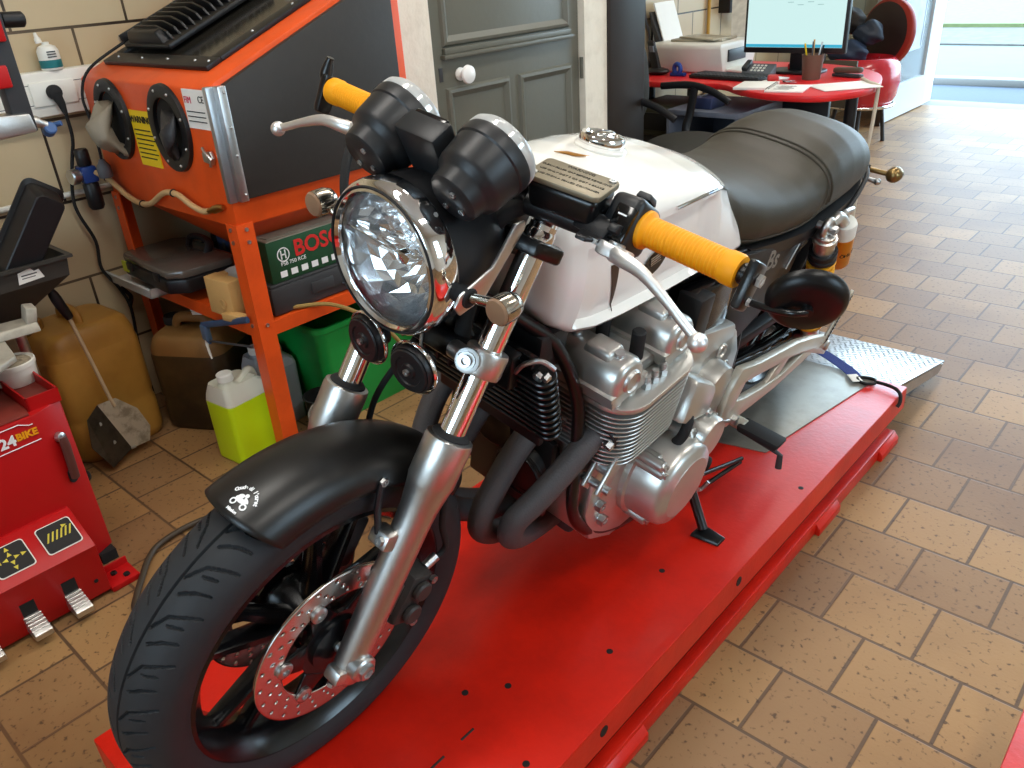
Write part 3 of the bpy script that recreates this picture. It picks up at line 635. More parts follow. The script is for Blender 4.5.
# ---- horns --------------------------------------------------------
for cx, cy, cz in ((.050, .143, .722), (-.048, .148, .717)):
    c = V((cx, cy, cz)); ax = V((.10 if cx > 0 else -.05, -1, -.05)).normalized()
    o = P(MB().lathe([(.033, 0), (.035, -.004), (.035, -.010), (.030, -.014), (.020, -.020), (.018, -.034), (0, -.035)], c, ax, 36), 'horn', M['blackp'])
    P(MB().lathe([(.0385, -.006), (.040, -.008), (.040, -.011), (.0385, -.013), (.034, -.012), (.034, -.006)], c, ax, 40, caps=False), 'horn_rim', M['chrome'], o)
    P(MB().lathe([(.032, .001), (.030, .003), (.022, .003), (.020, .0), (.012, .001), (.010, .004), (0, .0045)], c, ax, 32), 'horn_diaphragm', M['blackp'], o)
    P(MB().bolt(c+ax*.004, ax, .005, .004), 'horn_bolt', M['steel'], o)
    P(MB().tube([c-ax*.02, V((cx*.6, cy+.04, cz+.05)), V((cx*.5, cy+.07, cz+.06))], .006, 8, flat=.4), 'horn_bracket', M['steel'], o)
# ---- instruments --------------------------------------------------
M['podblk'] = mat('instrument_black', S(30, 31, 33), .40, noise=.15, nscale=60, spec=.5)
GT = math.radians(62); GA = V((0, math.sin(GT), math.cos(GT)))
for s in (1, -1):
    c = V((s*.077, .240, .998))
    g_ = P(MB().lathe([(0, -.078), (.028, -.077), (.033, -.073), (.0355, -.058), (.037, -.054), (.0435, -.049), (.0455, -.042), (.0480, -.014), (.0480, -.010)], c, GA, 56), 'gauge_housing', M['podblk'])
    P(MB().lathe([(.0480, -.012), (.0500, -.010), (.0505, .003), (.049, .007), (.0455, .007), (.0455, -.010)], c, GA, 56, caps=False), 'gauge_rim', M['podblk'], g_)
    P(MB().lathe([(.049, .006), (.050, .009), (.049, .016), (.044, .022), (.028, .025), (0, .026)], c, GA, 56, caps=False), 'gauge_glass', M['clearp'], g_)
    P(MB().lathe([(.0460, .007), (.0460, .016), (.0445, .016), (.0445, .007)], c, GA, 48, caps=False), 'chrome_bezel', M['chrome'], g_)
    P(MB().lathe([(.0445, .002), (.0445, .003), (0, .003)], c, GA, 40), 'gauge_dial', M['bink'], g_)
    n_ = MB().box(c+GA*.0042+V((.012, 0, 0)), (.034, .002, .001), None)
    P(n_, 'gauge_needle', M['yellow'], g_)
    for a in (.6, 2.2, 3.9): 
        d = frame(GA); P(MB().bolt(c-GA*.0755+(d[0]*math.cos(a)+d[1]*math.sin(a))*.018, -GA, .004, .004), 'gauge_screw', M['steel'], g_)
gx = frame(GA, (0, -1, .5))
cc = V((0, .240, .978))
con = P(MB().prism([(-.034, -.06), (.034, -.06), (.030, .042), (.022, .048), (-.022, .048), (-.030, .042)], cc-GA*.036, X, GA.cross(X), .036, .006, ez=GA), 'warning_light_console', M['podblk'])
P(MB().prism([(-.026, -.06), (.026, -.06), (.026, .042), (-.026, .042)], cc-GA*.006, X, GA.cross(X), .008, .002, ez=GA), 'console_face', M['blackg'], con)
P(MB().prism([(-.024, -.05), (.024, -.05), (.030, .04), (-.030, .04)], V((0, .235, .935)), X, V((0, -.35, .94)), .03, .008, ez=V((0, .94, .35))), 'console_bracket', M['podblk'], con)
P(MB().hexa([V((-.028, .20, .955)), V((.028, .20, .955)), V((.034, .25, .905)), V((-.034, .25, .905)), V((-.028, .235, .975)), V((.028, .235, .975)), V((.034, .29, .92)), V((-.034, .29, .92))], .008), 'instrument_bracket', M['blackp'])
# ---- handlebar ----------------------------------------------------
hb = smooth([F(-.358, .036, .729), F(-.2, .036, .729), F(0, .030, .729), F(.2, .036, .729), F(.372, .036, .729)], 4)
P(MB().tube(hb, .0111, 18), 'handlebar', M['blacks'])
for s in (1, -1):
    P(MB().hexa([F(s*.045+a, b_, c_) for a, b_, c_ in ((-.016, .008, .662), (.016, .008, .662), (.016, .056, .662), (-.016, .056, .662), (-.016, .010, .748), (.016, .010, .748), (.016, .052, .748), (-.016, .052, .748))], .005), 'handlebar_clamp', M['blacks'])
M['grip'] = mat('yellow_rubber_grip', S(238, 158, 10), .55, spec=.4)
for s in (1, -1):
    prof = [(.0112, .0), (.0235, .0), (.0240, .003), (.0235, .006), (.0180, .010)]
    u = .012
    while u < .108: prof += [(.0178, u), (.0187, u+.0010), (.0187, u+.0026), (.0178, u+.0036)]; u += .0048
    prof += [(.0185, .110), (.0200, .114), (.0200, .128), (.0185, .131), (.0112, .131)]
    P(MB().lathe(prof, F(s*(.235 if s > 0 else .222), .036, .729), X*s, 36), 'handlebar_grip', M['grip'], ang=30)
    P(MB().cyl(F(s*(.366 if s > 0 else .353), .036, .729), F(s*(.386 if s > 0 else .366), .036, .729), .0125, 18, .002), 'bar_end', M['blacks'])
# bar-end mirrors: clamp, bent stem, round dished back
for s in (1, -1):
    q0 = .380 if s > 0 else .364
    cl = P(MB().hexa([F(s*q0+a, b_, c_) for a, b_, c_ in ((-.007, .020, .690), (.007, .020, .690), (.007, .046, .690), (-.007, .046, .690), (-.007, .018, .748), (.007, .018, .748), (.007, .054, .748), (-.007, .054, .748))], .005), 'mirror_clamp', M['blacks'])
    P(MB().bolt(F(s*(q0+.008), .036, .729), X*s, .008, .005), 'clamp_bolt', M['steel'], cl)
    P(MB().bolt(F(s*(q0+.008), .036, .703), X*s, .005, .004), 'clamp_bolt', M['steel'], cl)
    mc = F(.445, .036, .730) if s > 0 else F(-.366, .050, .772)
    mn = V((-.52, .80, .30) if s > 0 else (.66, .72, .20)).normalized()          # glass faces the rider
    P(MB().tube(smooth([F(s*(q0+.004), .03, .706), F(s*.398, .038, .704), mc-mn*.030-X*.022, mc-mn*.017] if s > 0 else [F(-.366, .040, .735), F(-.370, .044, .748), mc], 5), (.0042 if s > 0 else [.006+.004*math.sin(PI*min(1, i/9)) for i in range(11)]), 12), 'mirror_stem', M['blacks'], cl)
    if s > 0:
        mh = P(MB().lathe([(0, -.0125), (.020, -.0120), (.034, -.0105), (.041, -.004), (.0428, .001), (.0428, .004), (.041, .005)], mc, mn, 48, caps=False), 'mirror_housing', mat('mirror_black', S(11, 11, 12), .34, spec=.4))
        P(MB().lathe([(.0415, .004), (.0415, .0042), (0, .0045)], mc, mn, 40), 'mirror_glass', M['chrome'], mh)
        P(MB().cyl(mc-mn*.019, mc-mn*.012, .006, 12), 'mirror_joint', M['blacks'], mh)
# levers with ball ends, switchgear, reservoir
M['lever'] = mat('polished_alloy_lever', (.80, .80, .79), .40, .9, noise=.05)
for s in (1, -1):
    piv = F(s*.232, .075, .690)
    pts = smooth([piv, F(s*.250, .088, .688), F(s*.285, .093, .684), F(s*.325, .092, .668), F(s*.352, .09, .655), F(s*.372, .088, .646)], 6)
    n = len(pts); rr = [.0115-.0055*min(1, i/n*1.6) for i in range(n)]
    lv = P(MB().tube(pts, rr, 16, flat=.8).sphere(F(s*.377, .088, .643), .0112, 20, 14), 'clutch_lever' if s > 0 else 'brake_lever', M['lever'])
    P(MB().prism([(-.020, -.012), (.012, -.016), (.026, -.004), (.020, .012), (-.012, .014), (-.024, .004)], piv-W_*.008, X*s, V_, .017, .004, ez=W_), 'lever_blade', M['lever'], lv)
    P(MB().lathe([(.0105, .009), (.0105, .0115), (.009, .0125), (.005, .0125), (.0045, .009), (0, .009)], piv+W_*.0, W_, 20), 'lever_pivot', M['steel'], lv)
    perch = MB().hexa([F(s*a, b_, c_) for a, b_, c_ in ((.150, .024, .704), (.212, .030, .700), (.212, .078, .694), (.160, .070, .698), (.150, .020, .728), (.214, .024, .732), (.214, .070, .722), (.160, .066, .726))], .005)
    perch.prism([(-.028, 0), (.028, 0), (.010, .050), (-.004, .052)], F(s*.196, .052, .700), X*s, V_+W_*-.25, .006, .002, ez=W_)
    pc = P(perch, 'lever_perch', M['blackp'])
    P(MB().cyl(F(s*.158, .036, .729), F(s*.176, .036, .729), .0185, 20, .003), 'perch_clamp', M['blackp'], pc)
    P(MB().bolt(F(s*.205, .086, .690), W_, .008, .006), 'perch_bolt', M['steel'], pc)
    if s > 0:
        gc = F(.140, .062, .728)
        la = V((.985, .17, -.02)).normalized(); lf_ = V((.16, -.97, -.06)).normalized(); lu = la.cross(lf_); lu = lu if lu.z > 0 else -lu
        def G(a, f_, h): return gc+la*a+lf_*f_+lu*h
        rs = P(MB().hexa([G(a, f_, h) for a, f_, h in ((-.046, -.024, -.018), (.044, -.024, -.018), (.044, .026, -.018), (-.046, .026, -.018), (-.050, -.027, .020), (.048, -.027, .020), (.048, .030, .020), (-.050, .030, .020))], .009, seg=3), 'fluid_reservoir', M['blacks'])
        P(MB().prism(rrect(.051, .030, .008, 5), G(-.001, .0015, .0195), la, lf_, .0075, .002, ez=lu), 'reservoir_lid', mat('aged_reservoir_lid', S(128, 118, 98), .42, .45, noise=.1, nscale=40), rs)
        b = MB()
        for k, tx in enumerate(('WARNING', 'CLEAN FILLER CAP BEFORE REMOVING', 'USE ONLY DOT 3 OR DOT 4 BRAKE', 'FLUID FROM A SEALED CONTAINER')): b.text(tx, G(-.001, -.020+.0125*k, .0272), la, -lf_, .0055 if k else .008, .0002)
        P(b, 'lid_lettering', M['bink'], rs, flat=True)
        P(MB().bolt(G(-.044, .022, .027), lu, .005, .002), 'lid_screw', M['steel'], rs); P(MB().bolt(G(.042, -.020, .027), lu, .005, .002), 'lid_screw', M['steel'], rs)
        P(MB().cyl(G(-.060, .0, -.026), G(.052, .0, -.026), .0165, 18, .003).cyl(G(-.075, .0, -.026), G(-.058, .0, -.026), .011, 14), 'master_cylinder', M['blackp'], rs)
        hs = smooth([F(.092, .06, .722), F(.07, .055, .715), F(.045, .06, .69), F(.035, .055, .63), F(.045, .04, .55), F(.04, .0, .48)], 6)
        P(MB().tube(hs, .0085, 10), 'fluid_hose', M['rubber'])
    sw = MB().hexa([F(s*a, b_, c_) for a, b_, c_ in ((.188, .010, .694), (.236, .010, .692), (.236, .070, .690), (.190, .066, .694), (.188, .002, .752), (.236, .002, .756), (.236, .066, .762), (.190, .060, .760))], .010, seg=3)
    so = P(sw, 'switch_housing', M['podblk'])
    P(MB().hexa([F(s*a, b_, c_) for a, b_, c_ in ((.208, .020, .757), (.230, .020, .757), (.230, .044, .761), (.208, .042, .761), (.210, .022, .766), (.228, .022, .766), (.228, .042, .769), (.210, .040, .769))], .002), 'switch_button', M['dgrey'], so)
    P(MB().hexa([F(s*a, b_, c_) for a, b_, c_ in ((.206, .066, .702), (.234, .066, .702), (.234, .073, .704), (.206, .071, .704), (.206, .062, .746), (.234, .062, .746), (.234, .070, .746), (.206, .068, .746))], .002), 'switch_panel', M['blackg'], so)
    P(MB().hexa([F(s*a, b_, c_) for a, b_, c_ in ((.212, .070, .708), (.228, .070, .708), (.226, .082, .712), (.214, .082, .712), (.212, .070, .722), (.228, .070, .722), (.226, .080, .720), (.214, .080, .720))], .001), 'horn_button', M['blackp'], so)
    P(MB().box(F(s*.220, .0725, .734), (.012, .001, .002), Euler((-RK, 0, 0))), 'switch_mark', M['wink'], so)
# cables from the far bar end round the headlight
for k, du in enumerate((0, .012, .026)):
    pts = smooth([F(-.215-du*.4, .060, .70), F(-.205-du*.3, .095, .665), F(-.165-du*.2, .110, .60), F(-.115-du*.1, .085, .54), F(-.07, .05, .50), F(-.03, .0, .47)], 6)
    P(MB().tube(pts, .0048, 8), 'control_cable', M['rubber'])
pts = smooth([F(.08, .055, .70), F(.06, .075, .66), F(.055, .06, .58), F(.05, .03, .50)], 6)
P(MB().tube(pts, .012, 10), 'wiring_loom', M['rubber'])
P(MB().cyl(F(.062, .085, .735), F(.062, .055, .72), .016, 18, .003), 'ignition_barrel', M['blackp'])
# ---- fuel tank -----------------------------------------------------
def lerp_tab(tab, y):
    for (a, *va), (b, *vb) in zip(tab, tab[1:]):
        if y <= b: 
            f = (y-a)/(b-a); f = max(0, min(1, f)); return [p+(q-p)*f for p, q in zip(va, vb)]
    return list(tab[-1][1:])
# y, z top, z crease, half width at the crease, z bottom, half width at the bottom
TANK = [(.343, .838, .800, .050, .775, .045), (.350, .874, .822, .085, .736, .076), (.365, .900, .840, .104, .712, .098), (.40, .917, .854, .120, .694, .113), (.45, .925, .864, .133, .688, .122), (.52, .925, .869, .141, .687, .127),
        (.60, .916, .870, .144, .688, .130), (.68, .901, .868, .141, .690, .132), (.74, .884, .860, .132, .692, .133), (.79, .862, .838, .118, .694, .132), (.83, .836, .805, .104, .698, .130), (.86, .80, .77, .09, .702, .126)]
def ssm(a, b, x):
    t = max(0, min(1, (x-a)/(b-a))); return t*t*(3-2*t)
def tank_pt(y, k):
    """k 0..1 from the ridge over the crease down to the bottom edge"""
    zt, zc, hw, zb, hb = lerp_tab(TANK, y)
    if k < .45:
        t = k/.45; x = hw*(t if t < 1 else 1); 
        x = hw*math.sin(t*PI/2)**.95; z = zc+(zt-zc)*(math.cos(t*PI/2))**1.15
    else:
        t = (k-.45)/.55; x = hw+(hb-hw)*t; z = zc+(zb-zc)*t
        bulge = .010*math.sin(t*PI); x += bulge
        rec = ssm(.392, .404, y)*(1-ssm(.70, .74, y))*ssm(.05, .10, t)*(1-ssm(.86, .92, t)); x -= .019*rec
        if t > .90: x -= .018*((t-.90)/.10)**2; 
    yy = y+.020*(1-ssm(.35, .52, y))
    s = ssm(.66, .86, y)
    yy += s*(.10*max(0, (zc+.02-z)/.17) + .035*(1-(min(1, x/max(hw, .01)))**2))
    return V((x, yy, z))
rg = []; NK = 40
ys = [TANK[0][0]+(TANK[-1][0]-TANK[0][0])*i/72 for i in range(73)]
ys = [.343, .345, .347]+[y for y in ys if y > .349]
for y in ys:
    L_ = [tank_pt(y, k/NK) for k in range(NK+1)]
    ring = [V((-p.x, p.y, p.z)) for p in L_[::-1]]+L_[1:]
    ring += [V((p.x*.6, p.y, p.z)) for p in (L_[-1],)]+[V((-L_[-1].x*.6, L_[-1].y, L_[-1].z))]
    rg.append(ring)
tk = P(MB().rings(rg, True, True), 'fuel_tank', M['white'], ang=50)
cp = tank_pt(.572, 0); cn = V((0, .12, 1)).normalized()
P(MB().lathe([(.041, -.008), (.041, .002), (.037, .006), (.033, .0065)], V((0, .572, cp.z)), cn, 40), 'cap_base', M['white'], tk)
P(MB().lathe([(.034, .004), (.0355, .008), (.0355, .016), (.033, .020), (.026, .0215), (.024, .018), (.010, .019), (0, .0195)], V((0, .572, cp.z)), cn, 40), 'fuel_cap', M['chrome'], tk)
P(MB().box(V((0, .572, cp.z))+cn*.021, (.014, .046, .006), Euler((-.12, 0, 0)), .002), 'cap_bar', M['chrome'], tk)
# gold emblem on the ridge
e = V((.004, .494, tank_pt(.494, 0).z+.0012))
P(MB().prism([(-.026, 0), (-.006, .007), (.004, .004), (.026, 0), (.006, -.007), (-.004, -.004)], e, V((.8, .6, 0)), V((-.6, .8, 0)), .0008), 'tank_badge', mat('gold_badge', S(196, 138, 58), .3, .8), tk)
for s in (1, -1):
    # reflection edge painted as a dark wedge, and the oval wing badge on each flank
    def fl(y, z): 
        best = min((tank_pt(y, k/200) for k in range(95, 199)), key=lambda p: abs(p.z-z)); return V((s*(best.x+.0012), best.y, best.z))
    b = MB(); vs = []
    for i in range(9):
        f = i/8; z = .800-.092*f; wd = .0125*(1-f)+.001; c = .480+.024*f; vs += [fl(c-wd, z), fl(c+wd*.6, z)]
    b.add(vs, [(2*i, 2*i+1, 2*i+3, 2*i+2) for i in range(8)]); P(b, 'tank_reflection_wedge', mat('brown_black_reflection', S(62, 46, 40), .3) if s == 1 else bpy.data.materials['brown_black_reflection'], tk)
    b = MB(); n = 28; c0 = (.585, .772); vs = [fl(*c0)]+[fl(c0[0]+.030*math.cos(2*PI*k/n)+.010*math.sin(2*PI*k/n), c0[1]+.028*math.sin(2*PI*k/n)) for k in range(n)]
    for v in vs: v.x += s*.0015
    b.add(vs, [(0, 1+k, 1+(k+1) % n) for k in range(n)]); P(b, 'tank_badge', M['blackg'], tk)
    b = MB()
    for j in range(4):
        z0 = .768+j*.0045; vs = [fl(.575-.002*j, z0), fl(.600-.003*j, z0+.006), fl(.598-.003*j, z0+.008), fl(.574-.002*j, z0+.003)]
        for v in vs: v.x += s*.003
        b.add(vs, [(0, 1, 2, 3)])
    P(b, 'badge_wing', M['steel'], tk)
    # chrome strip on the crease towards the seat
    pts = []
    for i in range(13):
        y = .585+.20*i/12; p = tank_pt(y, .452); pts.append(V((s*(p.x+.001), p.y, p.z+.001)))
    P(MB().tube(pts, .0030, 8), 'crease_strip', M['chrome'], tk)
# ---- seat ------------------------------------------------------------
M['vinyl'] = mat('black_vinyl', S(52, 47, 36), .52, noise=.1, nscale=40, bump=.12, bscale=420, spec=.5)
SEAT = [(.79, .820, .075, .712), (.82, .830, .098, .695), (.88, .818, .122, .680), (.96, .799, .138, .670), (1.05, .786, .147, .661), (1.12, .783, .152, .656), (1.18, .789, .154, .652), (1.225, .806, .153, .650), (1.28, .823, .152, .650), (1.35, .829, .149, .652), (1.42, .822, .144, .657), (1.48, .803, .136, .666), (1.525, .776, .125, .676), (1.555, .748, .110, .686), (1.58, .715, .09, .694)]
def seat_pt(y, k, lift=0.):
    zt, hw, zb = lerp_tab(SEAT, y); n = 2.7
    # superellipse from the centre of the top round to the lower edge
    t = k*PI/2*1.0; c, s_ = max(0, math.cos(t)), math.sin(t)
    x = (hw+lift)*s_**(2/n); z = (zb+(zt-zb)*.42)+(zt-zb)*.58*c**(2/n)
    if k >= 1: x = hw+lift
    return V((x, y, z+lift))
def seat_ring(y):
    zt, hw, zb = lerp_tab(SEAT, y); zm = zb+(zt-zb)*.42
    L_ = [seat_pt(y, k/20) for k in range(21)]
    L_ += [V((hw*(1-.02*j-.012*j*j), y, zm+(zb-zm)*j/4)) for j in range(1, 5)]
    for i, p in enumerate(L_):      # nose and tail lean
        dz = (zt-p.z); p.y += -.10*dz*(1-ssm(.82, .95, y))*0 + .22*dz*(1-ssm(.80, 1.0, y)) - .25*dz*0
        p.y += ssm(1.45, 1.58, y)*(-.20*dz) + ssm(1.3, 1.58, y)*.04*(1-(p.x/max(hw, .01))**2)
    return [V((-p.x, p.y, p.z)) for p in L_[::-1]]+L_[1:]
rg = [seat_ring(.79+(1.58-.79)*i/96) for i in range(97)]
st = P(MB().rings(rg, True, True), 'seat', M['vinyl'], ang=55)
def on_seat(y, i):       # i index along half ring 0..24 (float)
    r = seat_ring(y)[24:]; j = min(int(i), 23); f = i-j; return r[j].lerp(r[j+1], f)
def piping(pairs, name='seat_piping', r=.0035):
    pts = [on_seat(y, i) for y, i in pairs]
    P(MB().tube(smooth(pts, 4), r, 8), name, M['vinyl'], st)
for dy in (0, .013):
    cr = [on_seat(1.222+dy-.0*abs(i), i) for i in [0, 3, 6, 9, 12, 14, 16, 18, 20]]
    cr = [V((-p.x, p.y, p.z)) for p in cr[:0:-1]]+cr
    P(MB().tube(smooth(cr, 3), .0035, 8), 'seat_piping', M['vinyl'], st)
for s in (1, -1):
    prs = [(.82, 22), (.92, 22), (1.02, 22), (1.12, 21.8), (1.17, 21.2), (1.20, 20.2), (1.214, 18.5), (1.219, 16.5)]
    pts = [on_seat(y, i) for y, i in prs]; pts = [V((s*p.x, p.y, p.z)) for p in pts]
    P(MB().tube(smooth(pts, 4), .0032, 8), 'seat_piping', M['vinyl'], st)
# tail: base moulding, chrome-edged loop, rear mudguard, indicators
rg = []
for i in range(25):
    y = .95+(1.60-.95)*i/24; hw = lerp_tab(SEAT, min(y, 1.56))[1]*.97; zb = lerp_tab(SEAT, min(y, 1.57))[2]
    t0 = .035+.03*ssm(1.2, 1.6, y)
    rg.append([V((-hw, y, zb+.012)), V((hw, y, zb+.012)), V((hw*.97, y, zb-t0*.5)), V((hw*.8, y, zb-t0)), V((-hw*.8, y, zb-t0)), V((-hw*.97, y, zb-t0*.5))])
P(MB().rings(rg), 'tail_fairing', M['blackp'])
lp = [V((s_*x, y, z)) for s_, x, y, z in ((1, .138, 1.33, .610), (1, .140, 1.42, .640), (1, .132, 1.50, .675), (1, .112, 1.565, .700))]
lp = lp+[V((.06, 1.60, .705)), V((-.06, 1.60, .705))]+[V((-p.x, p.y, p.z)) for p in lp[::-1]]
P(MB().tube(smooth(lp, 6), .0055, 12), 'grab_rail', M['dgrey'])
P(MB().prism([(-.085, 0), (.085, 0), (.07, -.30), (-.07, -.30)], V((0, 1.56, .68)), X, V((0, .35, 1)).normalized(), .012, .004), 'rear_mudguard', M['blackp'])
P(MB().hexa([V(q) for q in ((-.05, 1.61, .655), (.05, 1.61, .655), (.05, 1.65, .655), (-.05, 1.65, .655), (-.055, 1.60, .71), (.055, 1.60, .71), (.055, 1.645, .715), (-.055, 1.645, .715))], .008), 'tail_light', clear('red_tail_lens', (.6, .04, .03), .05, .4))
for s in (1, -1):
    indicator((s*.162, 1.632, .692), (0, 1, .0), (s*.100, 1.605, .690), r=.0185, L=.034, m=mat('bronze_indicator', S(136, 112, 70), .28, .8) if s == 1 else bpy.data.materials['bronze_indicator'])
    P(MB().cyl(V((s*.10, 1.60, .668)), V((s*.132, 1.605, .668)), .006, 12).sphere(V((s*.134, 1.605, .668)), .009, 12, 8), 'tail_bolt', M['steel'])
# ---- side covers with their lettering ----------------------------------
for s in (1, -1):
    poly = [(.885, .690), (1.00, .672), (1.16, .655), (1.215, .648), (1.19, .56), (1.12, .50), (1.00, .455), (.93, .50), (.90, .60)]
    sc_ = P(MB().prism(poly, V((s*.118, 0, 0)), (0, 1, 0), (0, 0, 1), .022, .007, ez=X*s), 'side_cover', M['blackp'])
    P(MB().text('Bs', V((s*.1402, 1.062, .628)), (0, s, -.12*s), (0, .12, 1), .062, .0006, bold=.001), 'side_cover_lettering', mat('silver_lettering', S(128, 126, 120), .4, .3) if s == 1 else bpy.data.materials['silver_lettering'], sc_)
    P(MB().tube([V((s*.141, 1.15, .58)), V((s*.141, 1.19, .64))], .002, 6), 'cover_strip', M['steel'], sc_)
# ---- frame ----------------------------------------------------------
fb = M['blacks']
P(MB().tube(smooth([F(0, 0, .47), F(0, 0, .68)], 2), .033, 24), 'steering_head', fb)
for s in (1, -1):
    pts = smooth([V((s*.030, .27, .82)), V((s*.085, .36, .78)), V((s*.13, .44, .70)), V((s*.135, .487, .547)), V((s*.138, .522, .433)), V((s*.145, .475, .34)), V((s*.150, .52, .25)), V((s*.15, .60, .185)), V((s*.15, .70, .150)), V((s*.15, .82, .155)), V((s*.14, .95, .20)), V((s*.13, 1.02, .32))], 6)
    pts = smooth([V((s*.030, .28, .78)), V((s*.068, .35, .725)), V((s*.098, .40, .675)), V((s*.128, .44, .57)), V((s*.140, .452, .433)), V((s*.150, .455, .335)), V((s*.150, .50, .26)), V((s*.15, .58, .195)), V((s*.15, .70, .155)), V((s*.15, .82, .16)), V((s*.14, .95, .22)), V((s*.13, 1.02, .36)), V((s*.12, 1.02, .50)), V((s*.11, .98, .66))], 6)
    n_ = len(pts); P(MB().tube(pts, [.011+.0045*ssm(.38, .5, i/n_) for i in range(n_)], 14), 'frame_cradle', fb)
    P(MB().tube(smooth([V((s*.02, .29, .86)), V((s*.06, .45, .80)), V((s*.10, .75, .70)), V((s*.12, 1.0, .665)), V((s*.12, 1.3, .63)), V((s*.115, 1.52, .66))], 6), .014, 12), 'frame_rail', fb)
    P(MB().tube(smooth([V((s*.115, 1.02, .47)), V((s*.118, 1.12, .56)), V((s*.12, 1.27, .635))], 5), .012, 10), 'frame_stay', fb)
    P(MB().prism([(.90, .62), (.98, .62), (1.03, .40), (1.02, .28), (.95, .22), (.90, .36)], V((s*.112, 0, 0)), (0, 1, 0), (0, 0, 1), .012, .004, ez=X*s), 'frame_plate', fb)
P(MB().tube(smooth([V((0, .28, .84)), V((0, .5, .79)), V((0, .85, .70))], 5), .018, 12), 'frame_spine', fb)
P(MB().bx(-.11, .11, .80, 1.10, .50, .655, .02), 'air_box', M['blackp'])
for s in (1, -1):
    P(MB().hexa([V((s*x, y, z)) for x, y, z in ((.10, .765, .555), (.158, .765, .555), (.150, .90, .46), (.10, .90, .46), (.10, .74, .665), (.150, .74, .660), (.145, .895, .655), (.10, .895, .655))], .012), 'carburettor_cover', M['blackg'])
for k in range(4):
    x = -.135+.09*k
    P(MB().cyl(V((x, .70, .59)), V((x, .79, .60)), .024, 18, .003).bx(x-.026, x+.026, .735, .785, .55, .66, .006), 'carburettor', M['blackp'])
# ---- engine ------------------------------------------------------------
ET = math.radians(7); EU = V((0, -math.sin(ET), math.cos(ET))); EB = V((0, math.cos(ET), math.sin(ET))); EO = V((0, .615, .452))
def E(x, b_, u): return EO+X*x+EB*b_+EU*u
al, ac = M['alup'], M['alup']
cy = P(MB().hexa([E(x, b_, u) for x, b_, u in ((-.17, -.105, -.03), (.17, -.105, -.03), (.17, .045, -.03), (-.17, .045, -.03), (-.17, -.105, .13), (.17, -.105, .13), (.17, .045, .13), (-.17, .045, .13))], .01), 'cylinder_block', al)
for k in range(12):
    u = .0+.0108*k
    hx, hb = .206+.001*k, .104+.0005*k
    P(MB().prism(rrect(hx, hb, .055), E(0, -.034, u), X, EB, .0034, .0008, seg=1, ez=EU), 'cooling_fin', al, cy)
hd = P(MB().prism(rrect(.220, .114, .060), E(0, -.034, .1335), X, EB, .011, .003, ez=EU), 'cylinder_head', al)
P(MB().hexa([E(x, b_, u) for x, b_, u in ((-.17, -.125, .144), (.17, -.125, .144), (.17, .06, .144), (-.17, .06, .144), (-.168, -.135, .172), (.168, -.135, .172), (.168, .055, .172), (-.168, .055, .172))], .01), 'head_casting', al, hd)
for bc in (-.112, .034):          # the two cam covers
    hwb = .044
    DU = .016
    sec = [(-hwb, .172), (-hwb, .185), (-hwb-.004, .187), (-hwb-.004, .194), (-hwb+.002, .196), (-hwb*.86, .215), (-hwb*.62, .232), (-hwb*.30, .240), (hwb*.30, .240), (hwb*.62, .232), (hwb*.86, .215), (hwb-.002, .196), (hwb+.004, .194), (hwb+.004, .187), (hwb, .185), (hwb, .172)]
    rg = []
    for x, sc in ((-.192, .80), (-.188, .93), (-.180, 1.0), (-.07, 1.0), (-.066, .93), (.066, .93), (.07, 1.0), (.180, 1.0), (.188, .93), (.192, .80)):
        rg.append([E(x, bc+b_*(1 if u < .196 else sc), .172-DU+(u-.172)*(1 if u < .196 else (.35+.65*sc))) for b_, u in sec])
    cv = P(MB().rings(rg), 'cam_cover', M['alup'], None, ang=45)
    for x in (-.135, -.0, .135):
        P(MB().hexa([E(x+a, bc+b_, u-DU) for a, b_, u in ((-.030, -.024, .225), (.030, -.024, .225), (.030, .024, .225), (-.030, .024, .225), (-.024, -.018, .250), (.024, -.018, .250), (.024, .018, .250), (-.024, .018, .250))], .006), 'cover_boss', al, cv)
    for x in (-.165, -.08, .08, .165):
        P(MB().lathe([(.017, .226), (.017, .236), (.013, .240), (.012, .240), (.0085, .241), (.0085, .248), (0, .249)], E(x, bc, -DU), EU, 20), 'cover_bolt', M['steel'], cv)
    for s in (1, -1):
        P(MB().lathe([(.021, -.01), (.021, .006), (.018, .010), (.016, .007), (0, .0065)], E(s*.188, bc, .205-DU), X*s, 28), 'cam_end_plug', M['aluc'], cv)
        P(MB().cyl(E(s*.172, bc-.02, .144), E(s*.172, bc-.02, .162), .018, 18, .003).cyl(E(s*.172, bc+.02, .144), E(s*.172, bc+.02, .162), .018, 18, .003), 'cam_bearing_tower', al, cv)
for s in (1, -1):
    for b_ in (-.062, -.040, -.016): P(MB().bolt(E(s*.192, b_, .1445), EU, .009, .012).cyl(E(s*.192, b_, .1445), E(s*.192, b_, .168), .006, 10), 'head_stud', M['steel'], hd)
    P(MB().cyl(E(s*.15, -.038, .15), E(s*.15, -.038, .225), .012, 14, .003), 'spark_plug_cap', M['rubber'], hd)
for x in (.08, .0, -.08): P(MB().cyl(E(x, -.038, .15), E(x, -.038, .225), .012, 14, .003), 'spark_plug_cap', M['rubber'], hd)
for x in (-.12, -.03, .05, .12, .17): P(MB().hexa([E(x+a, b_, u) for a, b_, u in ((-.003, -.144, .144), (.003, -.144, .144), (.003, -.128, .144), (-.003, -.128, .144), (-.003, -.136, .162), (.003, -.136, .162), (.003, -.125, .166), (-.003, -.125, .166))], .001), 'head_rib', al, hd)
